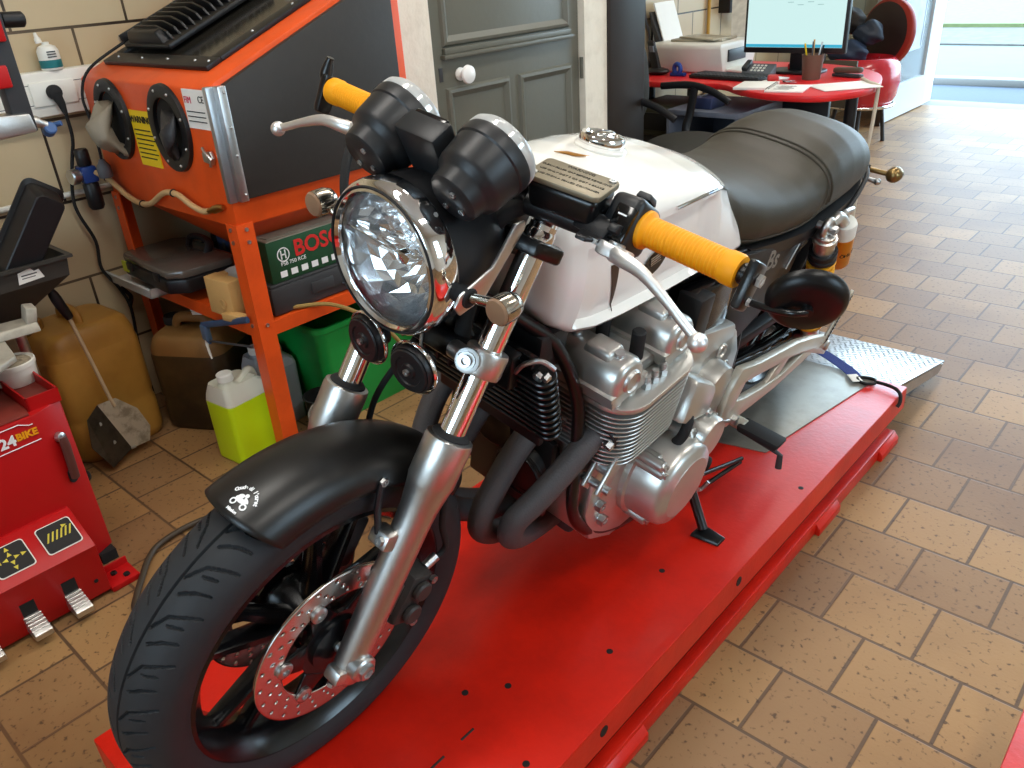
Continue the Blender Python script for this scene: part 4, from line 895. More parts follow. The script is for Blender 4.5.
# crankcase
cs = [(.50, .43), (.74, .43), (.80, .52), (.93, .53), (.97, .46), (.98, .30), (.93, .20), (.80, .165), (.60, .165), (.52, .21), (.485, .30)]
cc_ = P(MB().prism(cs, V((-.165, 0, 0)), (0, 1, 0), (0, 0, 1), .33, .012, ez=X), 'crankcase', M['alup'])
P(MB().bx(-.09, .09, .57, .85, .125, .17, .015), 'oil_sump', M['dgrey'], cc_)
oc = V((.262, .680, .315)); P(MB().lathe([(.102, -.112), (.102, -.085), (.095, -.082), (.093, -.030), (.090, -.020), (.083, -.012), (.068, -.008), (.066, -.006), (0, -.0055)], oc, X, 56), 'alternator_cover', M['alup'])
ot = bpy.data.objects['alternator_cover']
# HONDA-style raised maker's word on the rim of the cover
b = MB()
for i, ch in enumerate('HONDA'):
    a = math.radians(-38+(i-2)*13); d = V((0, math.cos(a), math.sin(a))); tn = V((0, -math.sin(a), math.cos(a)))
    b.text(ch, oc+d*.068-X*.0085, tn, -d if False else d*-1, .015, .0012)
P(b, 'cover_lettering', M['steel'], ot)
for a in (.9, 1.75, 2.6, 3.5, 4.3, 5.2):
    d = V((0, -math.cos(a), math.sin(a)))
    P(MB().cyl(oc+d*.099-X*.105, oc+d*.099-X*.048, .0115, 14, .002), 'cover_boss', M['alup'], ot); P(MB().bolt(oc+d*.099-X*.048, X, .007, .006), 'cover_bolt', M['steel'], ot)
uc = V((.25, .764, .380)); P(MB().lathe([(.060, -.10), (.058, -.055), (.047, -.05), (.046, -.012), (.043, -.006), (0, -.005)], uc, X, 40), 'starter_cover', M['alup'])
su = bpy.data.objects['starter_cover']
P(MB().hexa([V(q) for q in ((.15, .655, .455), (.225, .655, .455), (.225, .76, .43), (.15, .76, .43), (.15, .70, .535), (.212, .70, .535), (.212, .80, .475), (.15, .80, .475))], .014), 'starter_housing', M['alup'], su)
for a in (.3, 1.5, 2.6, 3.7, 4.9):
    d = V((0, math.cos(a), math.sin(a))); P(MB().cyl(uc+d*.050-X*.09, uc+d*.050-X*.03, .010, 12, .002), 'cover_boss', M['alup'], su); P(MB().bolt(uc+d*.050-X*.03, X, .0065, .006), 'cover_bolt', M['steel'], su)
P(MB().lathe([(.056, -.08), (.055, -.03), (.050, -.012), (.03, -.006), (0, -.005)], V((.215, .835, .44)), X, 40), 'clutch_slave', M['alup'])
P(MB().prism([(.665, .47), (.675, .560), (.78, .575), (.92, .545), (.935, .47), (.90, .40), (.80, .40)], V((.10, 0, 0)), (0, 1, 0), (0, 0, 1), .065, .012, ez=X), 'sprocket_cover', M['alup'])
sp_ = bpy.data.objects['sprocket_cover']
for y, z in ((.87, .50), (.905, .445)): P(MB().torus(V((.168, y, z)), X, .014, .004, 24, 8), 'cover_eyelet', M['alup'], sp_)
P(MB().tube(smooth([V((.20, .70, .465)), V((.218, .685, .455)), V((.220, .675, .425)), V((.21, .672, .40))], 5), .010, 12), 'rubber_boot', M['rubber'])
P(MB().tube(smooth([V((.20, .655, .375)), V((.222, .70, .372)), V((.222, .71, .40)), V((.20, .72, .42))], 5), .007, 10), 'oil_pipe', M['alup'])
for z0, y0 in ((.40, .60), (.375, .61)): P(MB().cyl(V((.16, y0, z0)), V((.235, y0, z0)), .011, 14, .002).bolt(V((.235, y0, z0)), X, .007, .006), 'case_boss', M['alup'], cc_)
# engine hanger at the front left and right
for s in (1, -1):
    hg = P(MB().prism([(.455, .395), (.475, .375), (.56, .475), (.545, .50), (.52, .49)], V((s*.155, 0, 0)), (0, 1, 0), (0, 0, 1), .008, .002, ez=X*s).prism([(.455, .395), (.475, .375), (.56, .475), (.545, .50), (.52, .49)], V((s*.185, 0, 0)), (0, 1, 0), (0, 0, 1), .008, .002, ez=X*s), 'engine_hanger', M['alup'])
    P(MB().cyl(V((s*.145, .475, .398)), V((s*.205, .475, .398)), .008, 12).cyl(V((s*.155, .50, .42)), V((s*.192, .50, .42)), .014, 14), 'hanger_bolt', M['steel'], hg)
    for z_, y_ in ((.315, .515), (.265, .535)): P(MB().bolt(V((s*.168, y_, z_)), X*s, .012, .012).cyl(V((s*.13, y_, z_)), V((s*.168, y_, z_)), .009, 12), 'cradle_bolt', M['steel'], hg)
P(MB().bx(-.10, .10, .36, .43, .635, .705, .012), 'under_tank_block', M['blackp'])  # black block added to fill the space under the tank
P(MB().bx(-.115, .115, .372, .385, .50, .645, .004), 'engine_shade_plate', M['blackp'])  # added black sheet standing in for shade in front of the engine
P(MB().lathe([(.058, -.03), (.058, -.004), (.05, 0), (.03, -.004), (.012, -.002), (0, -.002)], V((-.035, .425, .435)), V((0, -1, -.1)), 28), 'case_shade_disc', M['blackp'])  # added black disc that darkens the shaded crankcase front
P(MB().bx(-.10, .09, .455, .470, .26, .44, .006), 'case_shade_plate', M['blackp'])  # black plate added for the shadow on the silver crankcase
# oil cooler with its looped end tubes
OC = V((0, .345, .612)); OX = V((0, -.30, .954)).normalized(); ON = V((0, -.954, -.30)).normalized()
oco = P(MB().box(OC-ON*.012, (.25, .012, .135), Euler((math.radians(17), 0, 0)), .003), 'oil_cooler', M['blackg'])
for k in range(10):
    c = OC+OX*(-.062+.0138*k)
    P(MB().prism(rrect(.155, .020, .019, 6), c, X, ON, .0062, .0015, seg=1, ez=OX), 'cooler_tube', M['blacks'], oco)
P(MB().box(OC+OX*.082, (.25, .022, .016), Euler((math.radians(17), 0, 0)), .003), 'cooler_bracket', M['blackg'], oco)
P(MB().tube(smooth([OC+OX*.07+X*.10+ON*.02, OC+OX*.092+X*.115+ON*.014, OC+OX*.098+X*.135, OC+OX*.085+X*.152-ON*.008], 5), .004, 8), 'cooler_clip', M['steel'], oco)
P(MB().bolt(OC+OX*.075+X*.135+ON*.006, ON, .008, .008), 'cooler_bolt', M['steel'], oco); P(MB().bolt(OC+OX*.082+X*.150+ON*.004, ON, .006, .01), 'cooler_bolt', M['steel'], oco)
P(MB().bx(-.14, -.02, .30, .325, .64, .70, .006).bx(-.02, .10, .295, .32, .64, .70, .006), 'rectifier', M['blacks'])
for k in range(9): P(MB().bx(-.137+.026*k, -.133+.026*k, .275, .305, .64, .70), 'rectifier_fin', M['blacks'], bpy.data.objects['rectifier'])
# exhaust
M['pipe'] = mat('dark_grey_coated_pipe', S(82, 78, 78), .6, .2, noise=.12, nscale=20, bump=.2, bscale=300)
for k, (xp, xe) in enumerate(((.150, .105), (.055, .052), (-.055, -.045), (-.150, -.10))):
    a = E(xp, -.118, .062)
    pts = smooth([a, a+V((0, -.040, -.018)), V((xp*.97, .395, .438)), V(((xp+xe)/2, .345, .375)), V((xe*1.02, .325, .335)), V((xe*.9, .335, .285)), V((xe*.75, .39, .235)), V((xe*.5, .50, .185)), V((xe*.4, .62, .165))], 8)
    if k == 0: pts = smooth([a, a+V((-.002, -.035, -.022)), V((.142, .415, .440)), V((.128, .372, .392)), V((.112, .345, .352)), V((.100, .350, .302)), V((.075, .41, .235)), V((.05, .50, .175)), V((.04, .62, .155))], 8)
    ex = P(MB().tube(pts, .0225, 22), 'exhaust_header', M['pipe'])
    fl_ = (a-(a+V((0, -.04, -.018)))).normalized()
    P(MB().prism(rrect(.042, .026, .018, 5), a-fl_*.012, X, X.cross(fl_), .010, .002, ez=fl_), 'exhaust_flange', M['blackp'], ex)
    for s in (1, -1): P(MB().bolt(a-fl_*.013+X*s*.033, -fl_, .009, .012), 'flange_nut', M['steel'], ex)
P(MB().tube(smooth([V((.0, .55, .165)), V((-.02, .75, .14)), V((-.10, .95, .17)), V((-.17, 1.15, .24)), V((-.19, 1.35, .30))], 6), .034, 20), 'exhaust_collector', M['pipe'])
P(MB().tube([V((-.19, 1.30, .285)), V((-.195, 1.34, .30)), V((-.20, 1.75, .37)), V((-.20, 1.77, .373))], [.036, .052, .052, .04], 28), 'silencer', M['chrome'])
P(MB().lathe([(.052, -.11), (.052, -.01), (.046, 0), (0, .001)], V((.035, .438, .355)), V((0, -1, -.15)), 32), 'oil_filter', M['blackp'])
for k in range(5): P(MB().torus(V((.035, .462-.012*k+.02, .352)), V((0, -1, -.15)), .052, .0025, 32, 6), 'filter_rib', M['blackp'], bpy.data.objects['oil_filter'])
# ---- rear end ------------------------------------------------------------
RA = V((0, 1.515, .30))
P(tyre((0, 1.515, .30), .302, .070, .222, 'rear_tyre', False), 'rear_tyre', M['tyre'], ang=25)
rwh = P(rim(RA, .222, .060), 'rear_rim', M['wheelblk'])
for k in range(3):
    a0 = math.radians(40+120*k)
    for s in (-1, 1): b = MB(); spoke(b, RA, a0+s*.20, .05, .205, .012, .009, .026, s*.10); P(b, 'spoke', M['wheelblk'], rwh)
P(MB().lathe([(.03, -.09), (.055, -.08), (.055, .08), (.03, .09)], RA, X, 32), 'hub', M['wheelblk'], rwh)
P(MB().cyl(RA-X*.16, RA+X*.16, .011, 14), 'rear_axle', M['steel'])
P(MB().lathe([(.06, -.003), (.098, -.003), (.104, -.001), (.104, .001), (.098, .003), (.06, .003)], RA+X*.105, X, 44), 'rear_sprocket', M['steel'])
ch = []
for i in range(17): a = PI/2+PI*i/16; ch.append(V((.105, .90+.038*math.cos(a), .36+.038*math.sin(a))))
for i in range(25): a = -PI/2+PI*i/24; ch.append(V((.105, 1.515+.104*math.cos(a), .30+.104*math.sin(a))))
P(MB().tube(ch, .0075, 6, False, True, flat=1.3), 'drive_chain', mat('dark_chain', S(60, 56, 50), .45, .8, bump=.6, bscale=150))
for s in (1, -1):
    P(MB().tube([V((s*.115, .98, .365)), V((s*.13, 1.2, .335)), V((s*.135, 1.56, .30))], .021, 14, flat=1.3), 'swingarm', M['blackg'])
P(MB().cyl(V((-.13, .985, .365)), V((.13, .985, .365)), .027, 18), 'swingarm_pivot', M['blackg'])
P(MB().prism([(.93, .435), (1.2, .42), (1.5, .43), (1.5, .40), (1.2, .395), (.93, .40)], V((.098, 0, 0)), (0, 1, 0), (0, 0, 1), .03, .005, ez=X), 'chain_guard', M['blackp'])
M['gold'] = mat('ochre_shock_body', S(206, 128, 22), .4, .3)
M['spring'] = mat('yellow_spring', S(232, 160, 24), .42)
for s in (1, -1):
    t = V((s*.170, 1.234, .664)); bt = V((s*.165, 1.41, .31)); ax = (bt-t).normalized(); L_ = (bt-t).length
    sh = P(MB().lathe([(.008, .012), (.022, .018), (.022, .028), (.026, .030), (.026, .042), (.023, .044), (.023, .070), (.0, .072)], t, ax, 28), 'rear_shock', M['alu'])
    P(MB().torus(t, X, .0165, .0085, 28, 12), 'shock_eye', M['alu'], sh); P(MB().cyl(t-X*.022, t+X*.014, .009, 14).bolt(t+X*.014, X, .011, .008), 'shock_bolt', M['steel'], sh)
    P(MB().lathe([(.024, .069), (.031, .070), (.031, .082), (.028, .085), (.031, .087), (.031, .096), (.024, .098)], t, ax, 24), 'preload_collar', M['blackp'], sh)
    x_, y_, z_ = frame(ax); sp = []
    for i in range(9*14+1): a = 2*PI*i/14; sp.append(t+ax*(.098+(L_-.145)*i/(9*14))+(x_*math.cos(a)+y_*math.sin(a))*.0265)
    P(MB().tube(sp, .0058, 9), 'shock_spring', M['spring'], sh)
    P(MB().tube([t+ax*.1, t+ax*(L_-.04)], .0135, 14), 'shock_rod', M['blackp'], sh)
    P(MB().lathe([(.022, L_-.05), (.024, L_-.03), (.014, L_-.012), (.016, L_), (.010, L_+.014)], t, ax, 20), 'shock_foot', M['alu'], sh)
    rt = t+V((s*.004, .098, -.014))
    P(MB().tube(smooth([t+V((0, .014, .004)), t+V((0, .05, .012)), rt+V((0, -.012, .004))], 4), [.013]*9, 12), 'reservoir_bridge', M['alu'], sh)
    P(MB().lathe([(.0, -.008), (.014, -.008), (.024, -.003), (.0265, .004), (.0265, .036)], rt, ax, 28), 'reservoir_cap', M['wplastic'], sh)
    rv = P(MB().lathe([(.0258, .034), (.0258, .125), (.022, .133), (0, .134)], rt, ax, 28), 'shock_reservoir', M['gold'], sh)
    b = MB(); yv = V((0, s, 0)); yv = (yv-ax*yv.dot(ax)).normalized()
    for i, ch in enumerate('ÖHLINS'):
        a = (i-2.5)*.36; d = X*s*math.cos(a)+yv*math.sin(a); tn = yv*math.cos(a)-X*s*math.sin(a); b.text(ch, rt+ax*.085+d*.0256, tn, -ax, .014, .0004, bold=.0003)
    P(b, 'reservoir_lettering', M['bink'], sh)
    P(MB().cyl(rt+V((0, 0, .01)), rt+V((0, -.01, .03)), .005, 10).tube([rt+V((0, .015, .030)), rt+V((0, -.03, .034))], .006, 10), 'adjuster_knob', M['alu'], sh)
# rearsets: cast bracket plates with slotted heel guards
M['rs'] = mat('satin_cast_alloy', S(186, 180, 166), .38, .5, noise=.06)
for s in (1, -1):
    x0 = .205
    up = [(.832, .372), (.845, .455), (.862, .490), (.945, .464), (1.155, .428), (1.262, .395), (1.36, .362), (1.40, .330), (1.402, .292), (1.30, .345), (1.205, .362), (1.11, .358), (1.02, .352), (.945, .328), (.905, .322), (.86, .335)]
    out = [(.835, .36), (.842, .44), (.87, .487), (.95, .465), (1.155, .428), (1.27, .395), (1.36, .36), (1.405, .328), (1.400, .293)]
    inn = [(1.33, .325), (1.215, .378), (1.15, .395), (.955, .430), (.905, .440), (.895, .40)]
    # a closed frame: outer loop and an inner slot, built as two bars joined at the ends
    a = [(.835, .365), (.838, .44), (.868, .488), (.95, .466), (1.155, .430), (1.27, .396), (1.37, .358), (1.405, .325), (1.395, .292), (1.34, .318), (1.225, .372), (1.15, .394), (.955, .430), (.905, .438), (.888, .40), (.878, .35)]
    rb_ = P(MB().prism(a, V((s*x0, 0, 0)), (0, 1, 0), (0, 0, 1), .018, .004, ez=X*s).prism([(.835, .365), (.888, .40), (.93, .385), (1.03, .368), (1.12, .358), (1.225, .372), (1.30, .345), (1.22, .338), (1.10, .330), (1.0, .335), (.93, .338), (.878, .335)], V((s*x0, 0, 0)), (0, 1, 0), (0, 0, 1), .018, .004, ez=X*s), 'rearset_bracket', M['rs'])
    P(MB().prism([(1.04, .36), (1.10, .355), (1.155, .41), (1.11, .42)], V((s*(x0+.002), 0, 0)), (0, 1, 0), (0, 0, 1), .012, .002, ez=X*s), 'bracket_web', M['rs'], rb_)
    P(MB().lathe([(.013, 0), (.013, .005), (.010, .007), (0, .007)], V((s*(x0+.018), 1.375, .330)), X*s, 20), 'pivot_bolt', M['steel'], rb_)
    gd = MB().prism([(1.335, .345), (1.36, .335), (1.435, .452), (1.425, .468), (1.408, .462)], V((s*(x0+.012), 0, 0)), (0, 1, 0), (0, 0, 1), .008, .002, ez=X*s)
    P(gd, 'passenger_peg', M['rs'], rb_)
    b = MB()
    for i in range(13): 
        f = i/12; p = V((s*(x0+.0205), 1.352+.066*f, .352+.098*f)); b.box(p, (.0012, .020, .0032), Euler((.25, 0, 0)))
    P(b, 'peg_slots', M['bink'], rb_)
    # rider's peg and gear lever
    pg = P(MB().hexa([V((s*x, y, z)) for x, y, z in ((.235, .905, .318), (.325, .905, .318), (.325, .945, .318), (.235, .945, .318), (.232, .902, .336), (.330, .902, .338), (.330, .948, .338), (.232, .948, .336))], .006), 'foot_peg', M['rubber'])
    P(MB().cyl(V((s*.205, .925, .328)), V((s*.245, .925, .328)), .014, 16, .002), 'peg_mount', M['rs'], pg); P(MB().lathe([(.011, 0), (.011, .012), (.0, .013)], V((s*.222, .895, .350)), X*s, 6), 'peg_bolt', M['steel'], pg)
    P(MB().tube([V((s*.235, .935, .305)), V((s*.322, .935, .300)), V((s*.330, .935, .298)), V((s*.335, .940, .262))], [.0055, .0055, .006, .007], 10, flat=.6), 'peg_rail', M['dgrey'], pg)
P(MB().tube(smooth([V((.215, .80, .40)), V((.22, .86, .36)), V((.222, .905, .345))], 4), .006, 10), 'shift_rod', M['steel'])
# side stand on the left, foot down on the deck
ss = P(MB().tube(smooth([V((.150, .87, .215)), V((.185, .868, .165)), V((.222, .865, .112)), V((.254, .858, .074))], 5), [.017, .016, .015, .014, .013, .012, .0115, .011, .011, .011, .011, .011, .011, .011, .011, .011], 12), 'side_stand', M['blacks'])
P(MB().hexa([V(q) for q in ((.238, .832, .0575), (.305, .838, .0710), (.305, .872, .0710), (.240, .882, .0575), (.240, .836, .067), (.303, .842, .078), (.303, .868, .078), (.242, .878, .069))], .002), 'stand_foot', M['blacks'], ss)
P(MB().cyl(V((.14, .87, .22)), V((.205, .905, .205)), .016, 14, .003), 'stand_pivot', M['rubber'], ss)
P(MB().tube(smooth([V((.185, .885, .17)), V((.19, .93, .10)), V((.20, .95, .12))], 4), .005, 8), 'stand_spring', M['steel'], ss)
P(MB().tube([V((.19, .92, .155)), V((.205, 1.045, .125)), V((.212, 1.085, .120)), V((.21, 1.09, .105)), V((.195, .955, .105))], .0055, 10), 'centre_stand_tang', M['blacks'])
# ================================================================= BLAST CABINET
cab = thing('blast_cabinet', 'orange sheet-steel blast cabinet with black arm holes and a black side door', 'cabinet', (-2.345, 1.37, 0))
O = M['orange']
x0, x1, y0, y1 = -2.72, -1.972, 1.05, 1.70
MB().prism([(y0, .742), (y0, 1.095), (y0+.03, 1.112), (y1, 1.36), (y1, .742)], (x0, 0, 0), (0, 1, 0), (0, 0, 1), x1-x0, .006, ez=(1, 0, 0)).build('body', O, cab)
hp = MB(); rg = []
for x_a, x_b, y_a, y_b, z in ((x0+.02, x1-.02, y0+.02, y1-.02, .75), (x0+.30, x1-.30, 1.34, 1.46, .50), (x0+.33, x1-.33, 1.36, 1.44, .44)):
    rg.append([V((x_a, y_a, z)), V((x_b, y_a, z)), V((x_b, y_b, z)), V((x_a, y_b, z))])
hp.rings(rg).build('hopper', O, cab, flat=True)
for (lx, sx) in ((x1+.003, -1), (x0-.003, 1)):
    for (ly, sy) in ((y0-.006, 1), (y1+.006, -1)):
        b = MB().prism([(0, 0), (sx*.052, 0), (sx*.052, sy*.004), (sx*.004, sy*.004), (sx*.004, sy*.052), (0, sy*.052)], (lx, ly, 0), (1, 0, 0), (0, 1, 0), .75, ez=(0, 0, 1))
        lg = b.build('leg', O, cab, flat=True)
        if sy > 0:
            bb = MB()
            for z in (.455, .70, .735): 
                MB().bolt((lx+sx*.030, ly, z), (0, -sy, 0), .006, .004).build('leg_bolt', M['steel'], lg)
                MB().bolt((lx, ly+.028, z), (-sx, 0, 0), .006, .004).build('leg_bolt', M['steel'], lg)
# shelf with its rims
MB().bx(x0+.004, x1-.004, y0, y1, .450, .455).build('shelf_plate', O, cab, flat=True)
for q in ((x0+.003, x1-.003, y0-.001, y0+.003), (x0+.003, x1-.003, y1-.003, y1+.001), (x0+.002, x0+.005, y0+.004, y1-.004), (x1-.005, x1-.002, y0+.004, y1-.004)): MB().bx(*q, .415, .456).build('shelf_rim', O, cab, flat=True)
# arm holes with bolted black rings and slack sleeves
for i, (cx, cz) in enumerate(((-2.545, .985), (-2.205, .985))):
    c = V((cx, y0, cz)); ax = V((0, -1, 0))
    r_ = MB(); rg = []
    for k in range(48):
        a = 2*PI*k/48; d = V((math.cos(a)*1.0, 0, math.sin(a)*1.12))
        rg.append([c+d*.072+ax*.001, c+d*.072+ax*.012, c+d*.078+ax*.014, c+d*.102+ax*.012, c+d*.104+ax*.001])
    ro = r_.rings(rg, True, False, True).build('arm_hole_ring', M['blackp'], cab)
    for k in range(8):
        a = 2*PI*k/8+.3; d = V((math.cos(a), 0, math.sin(a)*1.12)); MB().sphere(c+d*.090+ax*.013, .0045, 8, 5).build('ring_rivet', M['steel'], ro)
    dk = MB(); rg = []
    for rr, dd in ((.072, -.002), (.070, .004), (.05, .0045), (.0, .005)): rg.append([c+V((math.cos(2*PI*k/40)*rr, 0, math.sin(2*PI*k/40)*rr*1.12))+ax*dd*.5 for k in range(40)])
    dk.rings(rg, True, False).build('hole_lining', M['rubber'], ro)
    sv = MB(); rg = []
    for j in range(12):
        f = j/11
        if i == 0: cc_ = c+V((-.012+.03*f, -.012-.045*math.sin(f*PI)*1.0, .045-.135*f)); w1, w2 = .034+.012*math.sin(f*PI), .020+.012*math.sin(f*PI)
        else: cc_ = c+V((.018+.012*math.sin(f*4), -.008-.022*math.sin(f*PI), .04-.12*f)); w1, w2 = .020+.012*math.sin(f*3+1), .010+.008*math.sin(f*PI)
        rg.append([cc_+V((w1*math.cos(a)*(1+.15*math.sin(3*a+5*f)), w2*math.sin(a), .012*math.sin(2*a+j))) for a in [2*PI*k/18 for k in range(18)]])
    sv.rings(rg).build('glove_sleeve', mat('grey_glove_rubber', S(150, 140, 122), .6, bump=.3, bscale=40) if i == 0 else mat('dark_glove_rubber', S(48, 48, 50), .45, bump=.3, bscale=30), ro, ang=180)
lab(MB().bx(-2.44, -2.315, y0-.0025, y0, .865, 1.02).build('warning_label', M['yellow'], cab, flat=True), 'yellow warning label between the arm holes')
b = MB().text('WARNING', (-2.378, y0-.0035, .995), (1, 0, 0), (0, 0, 1), .026, .0004, bold=.0006)
for k in range(7): b.bx(-2.43, -2.335+.008*(k % 3), y0-.0038, y0-.0025, .965-.013*k, .968-.013*k)
b.build('label_lettering', M['bink'], cab, flat=True)
lab(MB().bx(-2.098, -1.985, y0-.0025, y0, .995, 1.092).build('maker_label', M['paper'], cab, flat=True), 'white maker label by the door hinge')
MB().text('FIM', (-2.075, y0-.0035, 1.065), (1, 0, 0), (0, 0, 1), .024, .0004).build('label_lettering', mat('pink_ink', S(205, 60, 90), .5), cab, flat=True)
b = MB().text('CE', (-2.008, y0-.0035, 1.068), (1, 0, 0), (0, 0, 1), .024, .0004)
for k in range(3): b.bx(-2.09, -2.0, y0-.0038, y0-.0025, 1.036-.012*k, 1.0385-.012*k)
b.build('label_lettering', M['bink'], cab, flat=True)
# black side door on the lift side, galvanised hinge strip, latch
dz = lambda y: 1.112+(y-1.08)*(.248/.62)
MB().prism([(1.085, .815), (1.085, dz(1.085)-.014), (1.655, dz(1.655)-.014), (1.655, .815)], (x1, 0, 0), (0, 1, 0), (0, 0, 1), .022, .004, ez=(1, 0, 0)).build('side_door', mat('black_board', S(44, 40, 36), .55, noise=.2, nscale=30, bump=.1), cab)
MB().bx(x1, x1+.026, 1.064, 1.088, .812, 1.10, .002).build('hinge_strip', M['steel'], cab)
for z in (.83, .93, 1.0, 1.085): MB().sphere((x1+.026, 1.080, z), .004, 8, 5).build('strip_rivet', M['steel'], cab)
MB().bx(x1-.012, x1+.006, 1.043, 1.066, .81, 1.10, .003).build('edge_trim', mat('galvanised_edge', (.5, .54, .57), .4, 1., noise=.1), cab)
MB().prism([(-.030, -.012), (.012, -.018), (.022, 0), (.012, .018), (-.030, .012)], (-2.02, y0-.002, .925), (1, 0, 0), (0, 0, 1), -.010, .002, ez=(0, 1, 0)).tube([(-2.035, 1.036, .95), (-2.015, 1.03, .94), (-2.0, 1.034, .925), (-2.012, 1.036, .905)], .004, 8).build('latch', M['steel'], cab)
# framed window on the sloped top with the lamp lying on it
sl_ = V((0, .62, .248)).normalized(); up = V((0, -.248, .62)).normalized(); T0 = V((0, 1.095, 1.118))
def top(u, v, h=0.): return V((u, 0, 0))+V((0, T0.y, T0.z))+sl_*v+up*h
fr = MB()
for (u0, u1, v0_, v1_) in ((-2.665, -2.06, .02, .07), (-2.665, -2.06, .56, .60), (-2.665, -2.62, .07, .56), (-2.105, -2.06, .07, .56)):
    fr.hexa([top(u0, v0_), top(u1, v0_), top(u1, v1_), top(u0, v1_), top(u0, v0_, .014), top(u1, v0_, .014), top(u1, v1_, .014), top(u0, v1_, .014)], .003)
wf_ = fr.build('window_frame', M['blackp'], cab)
MB().hexa([top(-2.63, .06), top(-2.10, .06), top(-2.10, .57), top(-2.63, .57), top(-2.63, .06, .006), top(-2.10, .06, .006), top(-2.10, .57, .006), top(-2.63, .57, .006)]).build('window_glass', mat('dark_window_glass', S(40, 38, 34), .12, spec=.6), wf_)
for u in (-2.60, -2.45, -2.3, -2.15, -2.08): MB().sphere(top(u, .045, .014), .0045, 8, 5).build('frame_rivet', M['steel'], wf_)
for v in (.2, .35, .5): MB().sphere(top(-2.082, v, .014), .0045, 8, 5).build('frame_rivet', M['steel'], wf_)
lf = thing('floodlight', 'black finned floodlight lying on the window of the orange cabinet', 'lamp', top(-2.45, .25, .01))
MB().hexa([top(u, v, h) for u, v, h in ((-2.62, .085, .016), (-2.34, .085, .016), (-2.34, .50, .016), (-2.62, .50, .016), (-2.62, .085, .034), (-2.34, .085, .034), (-2.34, .50, .034), (-2.62, .50, .034))], .008).build('housing', M['blackp'], lf)
for k in range(14):
    v = .115+.027*k
    pr = [(-2.60, .030), (-2.585, .055), (-2.54, .072), (-2.42, .072), (-2.375, .055), (-2.36, .030)]
    MB().prism([(p[0], p[1]) for p in pr], top(0, v, 0), V((1, 0, 0)), up, .007, .001, ez=sl_).build('cooling_fin', M['blackp'], lf)
MB().hexa([top(u, v, h) for u, v, h in ((-2.59, .089, .03), (-2.37, .089, .03), (-2.37, .12, .03), (-2.59, .12, .03), (-2.565, .092, .066), (-2.395, .092, .066), (-2.395, .12, .066), (-2.565, .12, .066))], .006).build('end_cap', M['blackp'], lf)
MB().hexa([top(u, v, h) for u, v, h in ((-2.655, .10, .02), (-2.645, .10, .02), (-2.645, .50, .02), (-2.655, .50, .02), (-2.655, .10, .05), (-2.645, .10, .05), (-2.645, .50, .05), (-2.655, .50, .05))], .002).build('bracket', M['blackp'], lf)
MB().lathe([(.012, 0), (.012, .012), (.006, .014), (0, .014)], top(-2.655, .11, .036), (-1, 0, 0), 14).build('bracket_bolt', M['steel'], lf)
cbl = smooth([top(-2.64, .10, .03), V((-2.66, 1.06, 1.12)), V((-2.675, 1.025, 1.05)), V((-2.67, 1.025, .98)), V((-2.655, 1.02, .90)), V((-2.648, 1.015, .862))], 6)
MB().tube(cbl, .0042, 8).build('cord', M['rubber'], lf)
lab(MB().lathe([(.0, 0), (.008, 0), (.012, .008), (.021, .022), (.021, .052), (.019, .055), (0, .055)], (-2.648, 1.015, .865), (0, .0, -1), 18).build('plug', M['grey'], lf), 'grey plug at the end of the cord')
# air regulator with its hose
rgv = thing('air_regulator', 'blue and black air regulator beside the left leg of the orange cabinet', 'regulator', (-2.70, .985, .78))
MB().bx(-2.735, -2.685, .962, 1.008, .795, .845, .006).build('regulator_body', mat('blue_plastic', S(30, 62, 130), .4), rgv)
MB().lathe([(.020, 0), (.024, -.006), (.024, -.075), (.018, -.085), (0, -.086)], (-2.71, .985, .795), (0, 0, 1), 20).build('filter_bowl', M['blackp'], rgv)
MB().lathe([(.018, 0), (.021, .006), (.021, .046), (.017, .052), (0, .052)], (-2.71, .985, .845), (0, 0, 1), 20).build('regulator_knob', M['blackp'], rgv)
MB().lathe([(.018, 0), (.018, .008), (.024, .012), (.024, .030), (.020, .034), (0, .034)], (-2.71, .962, .82), (0.2, -1, 0), 20).build('pressure_gauge', M['steel'], rgv)
MB().bx(-2.775, -2.73, .975, .995, .80, .84, .003).build('wall_bracket', M['dgrey'], rgv)
ho = smooth([(-2.69, 1.0, .825), (-2.66, 1.025, .80), (-2.573, 1.032, .758), (-2.49, 1.032, .745), (-2.411, 1.03, .757), (-2.31, 1.03, .800), (-2.231, 1.03, .806), (-2.16, 1.03, .785), (-2.107, 1.032, .775), (-2.075, 1.034, .780)], 7)
lab(MB().tube(ho, .0085, 12).build('air_hose', mat('tan_hose', S(196, 160, 112), .5), rgv), 'tan hose looping along the cabinet')
MB().tube([(-2.075, 1.034, .780), (-2.05, 1.036, .787), (-2.049, 1.036, .787), (-2.02, 1.038, .795), (-2.005, 1.04, .798)], [.008, .008, .0115, .0105, .006], 12).build('brass_fitting', mat('brass', S(176, 140, 80), .3, 1.), rgv)
for q in (6, 22, 40): MB().torus(ho[q], ho[q+1]-ho[q], .0092, .0024, 16, 6).build('hose_clip', M['rubber'], rgv)
